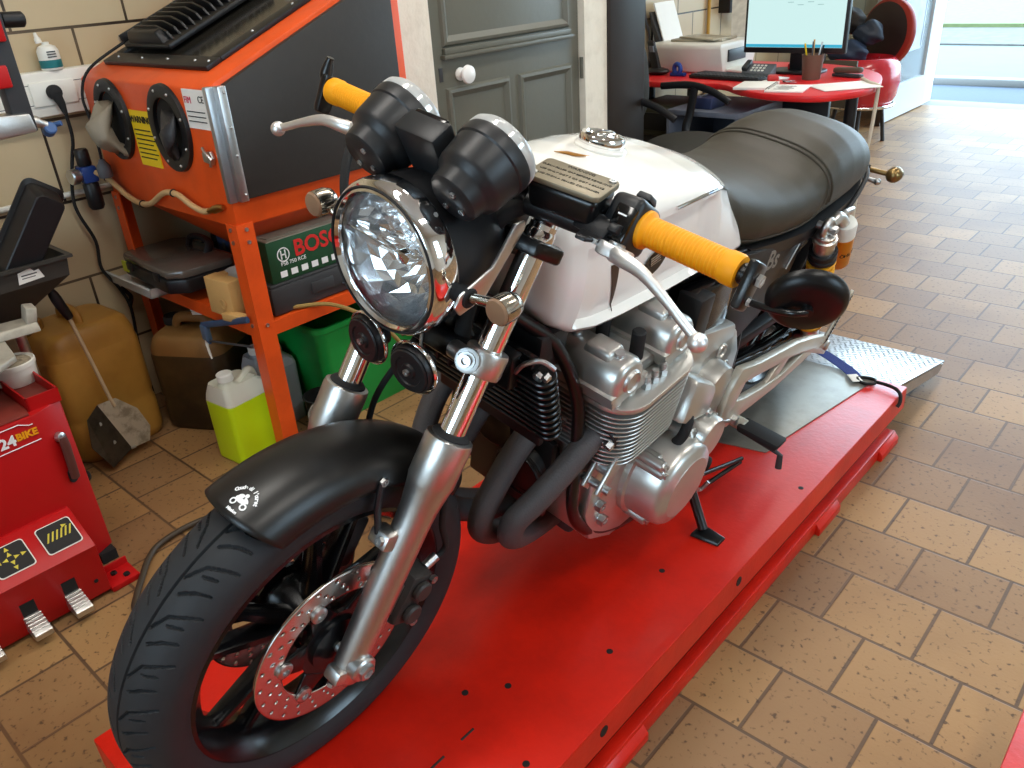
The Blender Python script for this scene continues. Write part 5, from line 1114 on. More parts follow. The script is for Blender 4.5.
# power cord from the wall socket
pc = thing('power_cord', 'black power cord plugged into the wall socket and hanging to the floor', 'cord', (-2.72, .97, 1.08))
MB().lathe([(0, -.002), (.021, 0), (.022, .012), (.018, .022), (0, .026)], (-2.718, .962, 1.066), (1, 0, 0), 20).tube([(-2.705, .962, 1.06), (-2.70, .968, 1.035), (-2.70, .972, 1.0)], [.016, .012, .006], 12).build('plug', M['rubber'], pc)
MB().tube(smooth([(-2.70, .972, 1.0), (-2.715, .975, .93), (-2.735, .960, .86), (-2.745, .935, .76), (-2.745, .935, .70), (-2.75, .962, .60), (-2.752, .955, .51), (-2.75, .99, .43), (-2.75, 1.008, .35), (-2.76, 1.0, .2), (-2.76, 1.0, .004)], 6), .0055, 8).build('cord', M['rubber'], pc)
MB().tube(smooth([(-2.745, .995, .43), (-2.752, 1.02, .39), (-2.745, 1.005, .36)], 4), .007, 8).build('cord_tie', M['rubber'], pc)
# bottle on the trunking
bt = thing('spray_bottle', 'small white bottle with a teal band standing on the wall trunking', 'bottle', (-2.745, .99, 1.125))
MB().lathe([(0, 0), (.028, 0), (.030, .004), (.030, .052), (.024, .064), (.010, .070), (.010, .076), (0, .077)], (-2.745, .99, 1.125), (0, 0, 1), 24).build('body', M['wplastic'], bt)
lab(MB().lathe([(.0303, .006), (.0306, .008), (.0306, .026), (.0303, .028)], (-2.745, .99, 1.125), (0, 0, 1), 24, caps=False).build('label_band', mat('teal_label', S(20, 108, 112), .5), bt), 'teal label band')
MB().lathe([(.009, .076), (.009, .088), (.006, .092), (.004, .104), (0, .105)], (-2.745, .985, 1.125), (0, -.15, 1), 14).build('nozzle', M['wplastic'], bt)
b = MB()
for k in range(3): b.bx(-2.7145, -2.713, .975, 1.0, 1.160+.007*k, 1.163+.007*k)
b.build('label_print', M['dgrey'], bt, flat=True)

# ================================================================= ON AND UNDER THE CABINET SHELF
SH = .456
t = thing('clear_tray', 'shallow clear plastic tray poking out from the cabinet shelf under the organiser', 'tray', (-2.62, 1.0, SH))
b = MB(); 
b.bx(-2.80, -2.47, .975, 1.048, SH+.001, SH+.004).bx(-2.80, -2.47, .975, .978, SH, SH+.030).bx(-2.80, -2.797, .975, 1.048, SH, SH+.030).bx(-2.473, -2.47, .975, 1.13, SH, SH+.030).bx(-2.66, -2.47, 1.048, 1.13, SH+.001, SH+.004).build('tray_body', M['clearp'], t, flat=True)
MB().bx(-2.805, -2.466, .968, .978, SH+.028, SH+.034, .002).build('tray_lip', M['clearp'], t)
t = thing('organiser_case', 'black organiser case with a smoky clear lid and carrying handle on the cabinet shelf', 'case', (-2.51, 1.10, SH+.03))
MB().prism([(-2.68, 1.0), (-2.36, .985), (-2.31, 1.03), (-2.30, 1.19), (-2.34, 1.22), (-2.66, 1.23), (-2.70, 1.19), (-2.705, 1.03)], (0, 0, SH+.034), (1, 0, 0), (0, 1, 0), .046, .008).build('case_body', M['blackp'], t)
lab(MB().prism([(-2.675, 1.003), (-2.36, .99), (-2.318, 1.03), (-2.308, 1.185), (-2.34, 1.213), (-2.66, 1.222), (-2.692, 1.185), (-2.697, 1.035)], (0, 0, SH+.080), (1, 0, 0), (0, 1, 0), .026, .008).build('case_lid', mat('smoky_plastic', S(92, 84, 76), .22, spec=.6, noise=.25, nscale=25), t), 'smoky translucent lid')
MB().tube(smooth([(-2.55, 1.17, SH+.10), (-2.56, 1.19, SH+.128), (-2.50, 1.195, SH+.138), (-2.44, 1.19, SH+.128), (-2.43, 1.17, SH+.10)], 5), .014, 10, flat=.7).build('case_handle', M['blackp'], t)
lab(MB().bx(-2.672, -2.64, .993, .9985, SH+.05, SH+.085).build('case_sticker', mat('lime_sticker', S(190, 200, 60), .5), t, flat=True), 'lime green sticker')
for x in (-2.6, -2.42): MB().bx(x-.018, x+.018, .984, .992, SH+.066, SH+.092, .002).build('case_latch', M['blackp'], t)
t = thing('parts_bag', 'crumpled clear plastic bag of parts lying behind the wooden blocks on the shelf', 'bag', (-2.24, 1.17, SH))
b = MB(); rg = []
for j in range(11):
    f = j/10; rg.append([V((-2.33+.26*f, 1.19+.075*math.cos(a)*(1-.35*abs(2*f-1)**2)+.012*math.sin(5*f+a), SH+.055+.05*math.sin(a)*(1-.6*abs(2*f-1)**3)+.012*math.sin(7*f+2*a))) for a in [2*PI*k/20 for k in range(20)]])
b.rings(rg).build('bag_film', M['clearp'], t, ang=180)
b = MB()
for j in range(9): MB().box((-2.29+.022*j, 1.19+.03*math.sin(j*2.1), SH+.030+.008*math.cos(j)), (.03, .022, .02), Euler((.3*j, .2*j, .5*j)), .003).build('small_part', mat('beige_parts', S(186, 164, 130), .6) if j == 0 else bpy.data.materials['beige_parts'], t)
M['wood'] = mat('pine_wood', S(202, 160, 98), .65, noise=.22, nscale=14, bump=.15, bscale=50, dark=S(150, 104, 56), dscale=7, damt=.4)
tag(MB().box((-2.14, 1.055, SH+.058), (.115, .045, .112), Euler((0, .02, .10)), .003).torus((-2.12, 1.031, SH+.042), (0, -1, .0), .014, .0012, 20, 5).build('wood_block', M['wood']), 'square pine block standing on edge on the cabinet shelf beside the orange post', 'wood block')
tag(MB().box((-2.235, 1.09, SH+.048), (.03, .06, .094), Euler((0, .05, -.1)), .002).build('wood_offcut', M['wood']), 'narrow upright wood offcut left of the square pine block', 'wood block')
tag(MB().box((-2.075, 1.035, SH+.012), (.075, .03, .022), Euler((0, 0, .2)), .002).build('wood_offcut', M['wood']), 'small flat wood offcut lying in front of the square pine block', 'wood block')
t = thing('tool_box', 'blue and grey tool box at the back of the cabinet shelf', 'tool box', (-2.47, 1.42, SH))
MB().bx(-2.64, -2.32, 1.30, 1.52, SH, SH+.105, .012).build('box_body', mat('blue_grey_plastic', S(66, 84, 120), .5, noise=.3, nscale=16), t)
MB().bx(-2.645, -2.60, 1.295, 1.525, SH+.002, SH+.11, .014).build('end_cover', M['blackp'], t)
MB().bx(-2.62, -2.325, 1.305, 1.515, SH+.105, SH+.125, .006).build('box_lid', mat('blue_lid', S(44, 66, 118), .4), t)
b = MB()
for k in range(5): b.bx(-2.57+.045*k, -2.55+.045*k, 1.2975, 1.3, SH+.05, SH+.08)
b.build('box_print', M['grey'], t, flat=True)
t = thing('grey_case', 'dark grey plastic case under the green tool carton on the shelf', 'case', (-2.07, 1.28, SH))
MB().bx(-2.17, -1.99, 1.115, 1.52, SH, SH+.085, .010).build('case_body', M['dgrey'], t)
MB().bx(-1.991, -1.984, 1.25, 1.33, SH+.03, SH+.065, .003).bx(-2.165, -1.995, 1.12, 1.515, SH+.082, SH+.092, .005).build('case_lid', M['dgrey'], t)
MB().tube([(-1.988, 1.36, SH+.03), (-1.975, 1.37, SH+.03), (-1.975, 1.45, SH+.03), (-1.988, 1.46, SH+.03)], .006, 8).build('case_handle', M['blackp'], t)
t = thing('tool_carton', 'dark green cardboard tool carton with red lettering on the shelf behind the headlight', 'carton', (-2.09, 1.28, SH+.093))
c0, c1, d0, d1, h0, h1 = -2.19, -2.0, 1.135, 1.53, SH+.093, SH+.215
MB().bx(c0, c1, d0, d1, h0, h1, .002).build('carton_body', mat('green_carton', S(26, 72, 44), .5, noise=.06), t)
MB().bx(c0, c1, d0+.004, d1-.004, h1, h1+.0015).bx(c0+.02, c1-.02, d0+.02, d1-.02, h1+.001, h1+.004).build('carton_flap', mat('dusty_flap', S(150, 150, 134), .8, noise=.3, nscale=20), t, flat=True)
MB().text('BOSCH', (c1+.0008, 1.33, h1-.040), (0, 1, 0), (0, 0, 1), .066, .0005, bold=.0016).build('carton_lettering', mat('red_ink', S(206, 40, 36), .5), t, flat=True)
b = MB(); cy_, cz_ = 1.185, h1-.045
for a0, a1 in ((0, 24),): 
    for k in range(24):
        a, a2 = 2*PI*k/24, 2*PI*(k+1)/24
        b.add([(c1+.001, cy_+r*math.cos(q), cz_+r*math.sin(q)) for r, q in ((.021, a), (.021, a2), (.0175, a2), (.0175, a))], [(0, 1, 2, 3)])
b.bx(c1, c1+.001, cy_-.009, cy_-.005, cz_-.013, cz_+.013).bx(c1, c1+.001, cy_+.005, cy_+.009, cz_-.013, cz_+.013).bx(c1, c1+.001, cy_-.009, cy_+.009, cz_-.002, cz_+.002).build('carton_emblem', M['wink'], t, flat=True)
b = MB().text('PSB 750 RCE', (c1+.0008, 1.215, h0+.050), (0, 1, 0), (0, 0, 1), .016, .0004)
for k in range(6): b.bx(c1, c1+.001, 1.165+.036*k, 1.187+.036*k, h0+.012, h0+.030)
b.build('carton_print', M['wink'], t, flat=True)
b = MB().sphere((-2.12, d0-.001, h0+.065), (.032, .001, .018), 16, 8, R=Euler((0, .6, 0)).to_matrix()).sphere((-2.08, d0-.001, h0+.048), (.026, .001, .010), 16, 8, R=Euler((0, .6, 0)).to_matrix())
b.build('carton_picture', mat('tool_picture', S(92, 140, 130), .5, noise=.5, nscale=60), t)
tag(MB().tube(smooth([(-2.02, 1.05, SH+.012), (-2.02, 1.13, SH+.015), (-1.99, 1.19, SH+.010), (-1.95, 1.28, SH-.005), (-1.90, 1.36, SH-.06), (-1.88, 1.45, SH-.16), (-1.89, 1.52, SH-.30), (-1.9, 1.56, .006)], 6), .0065, 8).build('hose', mat('khaki_hose', S(150, 120, 62), .55)), 'khaki hose hanging off the shelf behind the fork', 'hose')
t = thing('hacksaw', 'blue metal hacksaw sticking out from under the cabinet shelf beside the orange post', 'hacksaw', (-2.14, 1.02, .40))
MB().tube([(-1.99, 1.028, .482), (-2.262, 1.02, .402)], .010, 8, flat=.6).tube([(-2.262, 1.02, .405), (-2.270, 1.02, .360), (-2.24, 1.02, .352)], .010, 8, flat=.6).build('frame', mat('blue_enamel', S(70, 100, 140), .35, .5), t)
MB().tube([(-2.25, 1.02, .352), (-2.0, 1.028, .395)], .004, 6).build('blade', M['dgrey'], t)
MB().bx(-2.268, -2.238, 1.010, 1.030, .355, .405, .004).build('blade_holder', mat('blue_holder', S(96, 124, 156), .35, .5), t)
MB().tube(smooth([(-2.262, 1.02, .352), (-2.262, 1.018, .335), (-2.252, 1.015, .312), (-2.242, 1.013, .296)], 4), [.005]*5+[.004]*5+[.003]*3, 8).build('tension_screw', M['wplastic'], t)
# dark jerrycan under the shelf
def jerrycan(name, label, c, w_, d_, h, rot, m, capm, cap_at=(.32, .0), mt=None):
    t = thing(name, label, 'jerrycan', (c[0], c[1], 0))
    R = Euler((0, 0, rot)).to_matrix(); b = MB(); rg = []
    def rr(hx, hy, r, z): return [V((c[0], c[1], 0))+R @ V((px, py, z)) for px, py in rrect(hx, hy, r, 6)]
    for s_, z, r in ((.90, .0, .04), (.97, .010, .05), (1.0, .03, .05), (1.0, h*.30, .05), (.985, h*.32, .05), (.985, h*.36, .05), (1.0, h*.38, .05), (1.0, h*.80, .05), (.985, h*.82, .05), (.97, h*.88, .05), (.90, h*.96, .05), (.80, h*.995, .05), (.70, h, .04)): rg.append(rr(w_/2*s_, d_/2*s_, r, z))
    b.rings(rg[:9]).build('body', m, t)
    MB().rings(rg[8:]).build('shoulder', mt or m, t)
    hd = [V((c[0], c[1], 0))+R @ V(p) for p in ((-w_*.26, 0, h-.004), (-w_*.20, 0, h+.028), (0, 0, h+.034), (w_*.16, 0, h+.028), (w_*.20, 0, h-.004))]
    MB().tube(smooth(hd, 5), .017, 12, flat=.75).build('handle', mt or m, t)
    p = V((c[0], c[1], 0))+R @ V((w_*cap_at[0], d_*cap_at[1], h-.012))
    MB().lathe([(.026, 0), (.026, .012), (.031, .014), (.031, .036), (.028, .040), (0, .040)], p, (0, 0, 1), 24).build('cap', capm, t)
    return t
jerrycan('jerrycan', 'dark oily jerrycan with a brown top standing under the cabinet shelf', (-2.44, 1.075), .27, .22, .335, .52, mat('dark_oil_plastic', S(84, 66, 38), .4, dark=S(38, 30, 20), dscale=3, damt=.9, dlo=.35, dhi=.6), M['rubber'], (-.34, .1), mat('brown_empty_plastic', S(140, 104, 58), .45, dark=S(84, 62, 34), dscale=4, damt=.6))
jerrycan('jerrycan', 'large amber yellow jerrycan standing against the tiled wall', (-2.605, .77), .25, .29, .43, .08, mat('amber_plastic', S(186, 138, 62), .4, dark=S(146, 100, 36), dscale=2.5, damt=.7), mat('amber_cap', S(150, 110, 50), .5), (-.1, -.36))
tag(MB().box((-2.36, 1.17, .392), (.22, .11, .012), Euler((.05, -.05, .5)), .002).box((-2.37, 1.16, .404), (.20, .09, .008), Euler((.05, -.05, .62)), .002).build('paper_pad', M['paper']), 'pale pads of paper lying on top of the dark jerrycan', 'paper')
# bottles under the cabinet
def bottle(label, c, w_, d_, h, rot, m_low, m_up, fill):
    t = thing('coolant_bottle', label, 'bottle', (c[0], c[1], 0)); R = Euler((0, 0, rot)).to_matrix()
    def rr(s_, z, r): return [V((c[0], c[1], 0))+R @ V((px, py, z)) for px, py in rrect(w_/2*s_, d_/2*s_, r, 6)]
    MB().rings([rr(.94, 0, .012), rr(.99, .006, .016), rr(1, .014, .018), rr(1, fill, .018)]).build('lower_body', m_low, t)
    def off(cx, hx, hy, r, z): return [V((c[0], c[1], 0))+R @ V((px, py+cx, z)) for px, py in rrect(hx, hy, r, 6)]
    MB().rings([off(0, w_/2, d_/2, .018, fill), off(-.002, w_/2*.96, d_/2*.95, .02, fill+.02), off(-d_*.12, w_/2*.74, d_/2*.66, .02, fill+.055), off(-d_*.20, w_/2*.42, d_/2*.40, .018, h-.040), off(-d_*.22, .021, .021, .02, h-.028), off(-d_*.22, .019, .019, .018, h-.014)]).build('shoulder', m_up, t)
    hd = [V((c[0], c[1], 0))+R @ V(p) for p in ((0, -d_*.18, h-.050), (0, d_*.05, h-.040), (0, d_*.26, fill+.060), (0, d_*.33, fill+.020))]
    MB().tube(smooth(hd, 6), .013, 12).build('handle', m_up, t)
    p = V((c[0], c[1], 0))+R @ V((0, -d_*.22, h-.018))
    MB().lathe([(.024, 0), (.0245, .020), (.022, .023), (0, .023)], p, (0, 0, 1), 24).build('cap', M['wplastic'], t)
M['lime'] = mat('lime_coolant', S(196, 222, 20), .28, spec=.5)
M['hdpe'] = mat('milky_plastic', S(206, 204, 186), .4)
bottle('bottle of lime green coolant with a white cap on the tiles by the orange post', (-2.135, 1.025), .130, .175, .285, .10, M['lime'], M['hdpe'], .205)
bottle('pale blue-grey bottle half hidden behind the orange post of the cabinet', (-2.225, 1.185), .110, .150, .285, .05, mat('bluish_liquid', S(150, 160, 170), .35), mat('bluish_plastic', S(160, 166, 172), .4), .205)
# green crate and pots
t = thing('green_bin', 'bright green plastic bin standing under the cabinet shelf', 'bin', (-2.25, 1.43, 0))
b = MB()
for s_, z, k in ((.86, 0, 0), (.88, .01, 0), (1.0, .33, 0), (1.04, .335, 0), (1.04, .352, 0), (.98, .352, 0), (.97, .33, 0), (.84, .02, 0)): b.v += [V((-2.185+px*s_, 1.485+py*s_, z)) for px, py in rrect(.165, .225, .035, 6)]
n = 28; b.f = [(i*n+j, i*n+(j+1) % n, (i+1)*n+(j+1) % n, (i+1)*n+j) for i in range(7) for j in range(n)]+[tuple(range(n))[::-1], tuple(range(7*n, 8*n))]; b.m = [0]*len(b.f)
b.build('bin_body', mat('green_plastic', S(20, 146, 62), .36, noise=.08), t)
MB().tube(smooth([(-2.012, 1.39, .345), (-2.002, 1.40, .30), (-2.0, 1.475, .285), (-2.002, 1.55, .30), (-2.012, 1.56, .345)], 5), .004, 8).build('bin_handle', M['steel'], t)
M['pot'] = mat('stained_grey_pot', S(104, 98, 88), .55, noise=.3, nscale=14)
for i, (cx, cy_, cz, rot, lb, mm) in enumerate(((-2.045, 1.245, .005, (.0, .0), 'black pot standing by the foot of the orange post', M['rubber']), (-1.95, 1.215, .004, (.35, .30), 'stained grey pot tipped against the orange post', M['pot']))):
    ax = V((math.sin(rot[1]), math.sin(rot[0])*-1, 1)).normalized()
    base = V((cx, cy_, cz+(.022 if i else 0)))
    tag(MB().lathe([(0, 0), (.043, 0), (.046, .004), (.055, .115), (.058, .117), (.058, .124), (.053, .124), (.052, .115), (.043, .010), (0, .008)], base, ax, 28).build('pot', mm), lb, 'pot')
# dustpan leaning on the amber jerrycan
t = thing('dustpan', 'long-handled metal dustpan leaning against the amber jerrycan', 'dustpan', (-2.40, .73, 0))
MB().tube(smooth([(-2.42, .689, .590), (-2.42, .700, .545), (-2.42, .714, .498)], 3), [.010, .0135, .015, .0145, .014, .0125, .011], 14).build('grip', M['blackp'], t)
MB().tube([(-2.42, .712, .502), (-2.42, .748, .219), (-2.415, .752, .19)], .0055, 10).build('handle_rod', mat('pale_rod', S(196, 176, 142), .4), t)
nx = V((1, .05, .25)).normalized()
def sheet(pts, th, nrm):
    b = MB(); a = [V(p) for p in pts]; c_ = [p+V(nrm)*th for p in a]; n = len(a); b.add(a+c_, [tuple(range(n))[::-1], tuple(range(n, 2*n))]+[(i, (i+1) % n, n+(i+1) % n, n+i) for i in range(n)]); return b
M['pan'] = mat('dirty_white_sheet', S(196, 188, 168), .45, .3, dark=S(110, 96, 76), dscale=22, damt=.6, dlo=.5, dhi=.65)
lab(sheet([(-2.42, .706, .213), (-2.42, .762, .213), (-2.42, .815, .153), (-2.42, .837, .079), (-2.42, .823, .030), (-2.42, .763, .030)], .003, nx).build('pan_back', M['pan'], t, flat=True), 'dirty white half of the pan')
lab(sheet([(-2.42, .706, .213), (-2.42, .763, .030), (-2.375, .680, .018), (-2.375, .640, .110), (-2.385, .655, .195)], .003, nx).build('pan_plate', mat('dark_steel_sheet', S(84, 76, 66), .4, .6, dark=S(40, 34, 28), dscale=20, damt=.7), t, flat=True), 'dark steel half of the pan')
for (y, z) in ((.69, .16), (.712, .085)): MB().lathe([(.006, 0), (.006, .0035), (0, .004)], (-2.40, y, z), nx, 10).build('pan_rivet', M['steel'], t)
MB().bx(-2.424, -2.412, .760, .775, .03, .036).build('pan_edge', M['steel'], t)
# rubber air line on the floor
tag(MB().tube(smooth([(-1.40, .40, .012), (-1.58, .41, .012), (-1.70, .428, .012), (-1.752, .455, .012), (-1.80, .49, .012), (-1.87, .545, .012), (-1.905, .60, .012), (-1.91, .70, .012), (-1.87, .80, .012), (-1.75, .95, .012), (-1.5, 1.05, .012), (-1.28, 1.1, .012)], 8), .008, 10).build('air_line', mat('brown_black_hose', S(60, 48, 34), .55)), 'dark rubber air line curving over the tiles beside the front tyre', 'hose')

# ================================================================= TYRE CHANGER
tc = thing('tyre_changer', 'red tyre changing machine with foot pedals at the left edge', 'tyre changer', (-2.2, .15, 0))
R2 = M['red2']
MB().prism([(-1.95, -.30), (-1.95, .43), (-1.985, .505), (-2.58, .505), (-2.58, -.30)], (0, 0, .03), (1, 0, 0), (0, 1, 0), .437, .004).build('body', R2, tc)
M['browntop'] = mat('red_top_reflection', S(120, 44, 34), .5, noise=.15, nscale=10, dark=S(80, 44, 36), dscale=8, damt=.6)  # brown of a reflection painted into the red
MB().prism([(-1.955, -.29), (-1.955, .425), (-1.985, .43), (-2.57, .43), (-2.57, -.29)], (0, 0, .467), (1, 0, 0), (0, 1, 0), .006, .002).build('top_plate', M['browntop'], tc)
b = MB().bx(-2.22, -1.975, .432, .436, .465, .50).bx(-2.22, -1.975, .502, .506, .465, .50).bx(-1.979, -1.975, .432, .506, .465, .50).bx(-2.22, -2.216, .432, .506, .465, .50)
b.build('parts_tray', R2, tc, flat=True); MB().bx(-2.216, -1.979, .436, .502, .467, .472).build('tray_floor', M['browntop'], tc, flat=True)
# handle slot on the chamfered corner
cn = V((.905, .425, 0)).normalized(); ct = V((-.425, .905, 0)).normalized(); cc0 = V((-1.966, .468, .33))
MB().prism(rrect(.012, .020, .011, 6), cc0+V((0, 0, -.055))+cn*.0005, ct, V((0, 0, 1)), .003, ez=cn).build('handle_slot', M['bink'], tc, flat=True)
MB().tube([cc0+V((0, 0, .055))+cn*.012, cc0+V((0, 0, .03))+cn*.014, cc0+V((0, 0, -.060))+cn*.008], [.010, .011, .011], 12).build('lever_handle', mat('brown_grip', S(86, 44, 36), .5), tc)
MB().lathe([(.012, 0), (.012, .012), (.008, .015), (0, .015)], cc0+V((0, 0, .055)), cn, 16).build('handle_pivot', M['steel'], tc)
fx = -1.949
MB().text('24', (fx, .362, .425), (0, 1, 0), (0, 0, 1), .036, .0005, bold=.0012).build('machine_lettering', M['wink'], tc, flat=True)
MB().text('BIKE', (fx, .405, .428), (0, 1, 0), (0, 0, 1), .024, .0005, bold=.001).build('machine_lettering', mat('orange_yellow_ink', S(236, 160, 20), .5), tc, flat=True)
MB().tube([(fx, .20, .455), (fx, .395, .458), (fx, .415, .448), (fx, .424, .448)], .0012, 6).tube([(fx, .20, .398), (fx, .43, .405)], .0012, 6).build('machine_line', M['wink'], tc)
# pedal box
MB().prism([(-1.952, 0.012), (-1.83, 0.012), (-1.83, .142), (-1.826, .150), (-1.94, .212), (-1.952, .212)], (0, -.30, 0), (1, 0, 0), (0, 0, 1), .728, .002, ez=(0, 1, 0)).build('pedal_box', R2, tc)
sn = V((.062, 0, .114)).normalized(); sx_ = V((.114, 0, -.062)).normalized()
for k, y in enumerate((.375, .268, .16)):
    c = V((-1.885, y, .1835)); 
    MB().prism(rrect(.040, .040, .008, 4), c, V((0, 1, 0)), sx_*-1, .001, ez=sn).build('pedal_label', M['wplastic'], tc, flat=True)
    MB().prism(rrect(.0375, .0375, .007, 4), c+sn*.0008, V((0, 1, 0)), sx_*-1, .001, ez=sn).build('pedal_icon_plate', M['bink'], tc, flat=True)
    b = MB()
    def tri(dx, dy, a):
        p = [V((dx+.007*math.cos(a+q), dy+.007*math.sin(a+q), 0)) for q in (0, 2.3, -2.3)]
        b.add([c+sn*.0024+V((0, 1, 0))*q.x+sx_*-q.y for q in p], [(0, 1, 2)])
    if k == 0:
        for j in range(6): b.prism([(-.030+.010*j, -.008), (-.026+.010*j, -.008), (-.014+.010*j, .016), (-.018+.010*j, .016)], c+sn*.002, V((0, 1, 0)), sx_*-1, .0004, ez=sn)
        tri(.02, .02, 0)
    else:
        for a in range(4): tri(.012*math.cos(a*PI/2), .012*math.sin(a*PI/2), a*PI/2); tri(.027*math.cos(a*PI/2), .027*math.sin(a*PI/2), a*PI/2)
    b.build('pedal_icon', mat('yellow_icon', S(206, 190, 60), .5) if k == 0 else bpy.data.materials['yellow_icon'], tc, flat=True)
for y in (.345, .252, .150):
    MB().bx(-1.831, -1.8285, y-.016, y+.016, .022, .095).build('pedal_slot', M['bink'], tc, flat=True)
    pd = MB().hexa([V(q) for q in ((-1.832, y-.020, .018), (-1.772, y-.020, .022), (-1.772, y+.020, .022), (-1.832, y+.020, .018), (-1.832, y-.018, .062), (-1.768, y-.020, .040), (-1.768, y+.020, .040), (-1.832, y+.018, .062))], .003).build('pedal', M['alu'], tc)
    b = MB()
    for k in range(5): b.tube([V((-1.822+.010*k, y-.019, .0595-.0035*k)), V((-1.822+.010*k, y+.019, .0595-.0035*k))], .0016, 6)
    b.build('pedal_ribs', M['alu'], pd)
MB().lathe([(.005, 0), (.005, .002), (0, .002)], (-1.83, .402, .055), (1, 0, 0), 10).build('box_hole', M['bink'], tc)
MB().bx(-1.90, -1.825, .428, .500, 0, .016, .002).bx(-1.90, -1.894, .428, .500, 0, .035, .002).build('floor_bracket', R2, tc)
for (x, y) in ((-1.845, .475), (-1.875, .455)): MB().bolt((x, y, .016), (0, 0, 1), .008, .006).build('anchor_bolt', M['bink'], tc)
MB().bx(-2.0, -1.955, .46, .50, 0, .03).build('machine_foot', M['rubber'], tc)
# turntable with clamping jaws
MB().cyl((-2.24, .12, .47), (-2.24, .12, .57), .07, 24).build('turntable_shaft', M['dgrey'], tc)
M['plate'] = mat('scuffed_light_plate', S(178, 172, 158), .45, .3, noise=.1, nscale=8, dark=S(110, 100, 86), dscale=10, damt=.5)
MB().prism([(-.33, -.12), (-.12, -.33), (.12, -.33), (.33, -.12), (.33, .12), (.12, .33), (-.12, .33), (-.33, .12)], (-2.24, .17, .565), V((.8, .6, 0)), V((-.6, .8, 0)), .016, .003).build('turntable', M['plate'], tc)
for a in (.0, 1.45, 3.2, 4.7):
    d = V((math.cos(a), math.sin(a), 0)); n_ = V((-d.y, d.x, 0)); c = V((-2.24, .17, .582))
    if a < 3: pass
    j = MB().hexa([c+d*r+n_*w_+V((0, 0, z)) for r, w_, z in ((.20, -.045, 0), (.40, -.045, 0), (.40, .045, 0), (.20, .045, 0), (.20, -.045, .022), (.40, -.03, .022), (.40, .03, .022), (.20, .045, .022))], .004).build('clamp_jaw', M['plate'], tc)
    MB().hexa([c+d*r+n_*w_+V((0, 0, z)) for r, w_, z in ((.375, -.03, .02), (.40, -.03, .02), (.40, .03, .02), (.375, .03, .02), (.385, -.025, .06), (.41, -.025, .055), (.41, .025, .055), (.385, .025, .06))], .004).build('jaw_tip', M['plate'], j)
# column and swing arm with the mounting head
MB().bx(-2.62, -2.50, .0, .12, 0, 1.66, .006).build('column', R2, tc)
MB().bx(-2.56, -2.04, .05, .09, 1.55, 1.62, .004).hexa([V(q) for q in ((-2.10, .05, 1.55), (-2.03, .05, 1.55), (-2.03, .69, 1.55), (-2.10, .69, 1.55), (-2.10, .05, 1.62), (-2.03, .05, 1.62), (-2.03, .69, 1.62), (-2.10, .69, 1.62))]).build('swing_arm', R2, tc)
MB().bx(-2.072, -2.028, .622, .664, 1.06, 1.66, .004).build('vertical_bar', M['dgrey'], tc)
MB().bx(-2.085, -2.015, .575, .655, 1.245, 1.40, .004).build('bar_clamp', R2, tc)
MB().bx(-2.08, -2.02, .56, .640, 1.155, 1.20, .004).build('lower_clamp', R2, tc)
MB().cyl((-2.05, .664, 1.285), (-2.05, .712, 1.283), .016, 18, .004).build('clamp_knob', M['blackp'], tc)
MB().hexa([V(q) for q in ((-2.08, .57, 1.055), (-2.02, .57, 1.055), (-2.02, .66, 1.06), (-2.08, .66, 1.06), (-2.08, .57, 1.105), (-2.02, .57, 1.105), (-2.02, .655, 1.10), (-2.08, .655, 1.10))], .006).tube(smooth([(-2.05, .64, 1.085), (-2.05, .665, 1.078), (-2.05, .69, 1.066)], 4), [.018]*3+[.014]*3+[.009]*3, 12).build('mounting_head', M['aluc'], tc)
lab(MB().cyl((-2.065, .694, 1.050), (-2.04, .694, 1.062), .014, 16, .003).cyl((-2.07, .70, 1.06), (-2.05, .722, 1.066), .006, 10).build('head_roller', mat('blue_roller', S(60, 92, 140), .4), tc), 'blue plastic roller on the mounting head')
# tub on the machine
t = thing('paste_tub', 'small white tub with a dirty lid on top of the red tyre changer', 'tub', (-2.13, .47, .5))
MB().lathe([(0, 0), (.044, 0), (.047, .004), (.050, .045), (.053, .046), (.053, .056), (.05, .058), (.046, .052), (0, .050)], (-2.16, .475, .473), (0, 0, 1), 32).build('tub_body', M['wplastic'], t)
lab(MB().lathe([(.047, .0495), (.040, .056), (.022, .059), (0, .060)], (-2.16, .475, .473), (0, 0, 1), 24).build('tub_content', mat('grey_crumbly_paste', S(150, 138, 116), .8, bump=.8, bscale=120, dark=S(70, 60, 48), dscale=60, damt=.8), t), 'grubby grey paste in the tub')
# oil drainer funnel with the black tray
t = thing('drain_funnel', 'dark grey plastic drain funnel with a white sticker on a thin stand', 'funnel', (-2.45, .55, 0))
fm = mat('dark_grey_funnel', S(58, 56, 52), .5, noise=.1)
xa, xb, ya, yb = -2.62, -2.32, .40, .735
def rect(x_a, x_b, y_a, y_b, z): return [V((x_a, y_a, z)), V((x_b, y_a, z)), V((x_b, y_b, z)), V((x_a, y_b, z))]
rg = [rect(xa+.12, xb-.12, ya+.13, yb-.14, .50), rect(xa+.12, xb-.12, ya+.13, yb-.14, .53), rect(xa+.01, xb-.01, ya+.01, yb-.012, .645), rect(xa+.006, xb-.006, ya+.006, yb-.006, .692), rect(xa-.006, xb+.006, ya-.006, yb+.006, .694), rect(xa-.006, xb+.006, ya-.006, yb+.006, .702), rect(xa+.008, xb-.008, ya+.008, yb-.008, .702), rect(xa+.014, xb-.014, ya+.014, yb-.014, .65), rect(xa+.125, xb-.125, ya+.135, yb-.145, .535)]
MB().rings(rg).build('funnel_body', fm, t, flat=True)
MB().cyl((-2.42, .577, 0.02), (-2.42, .577, .51), .014, 14).build('stand_tube', M['steel'], t)
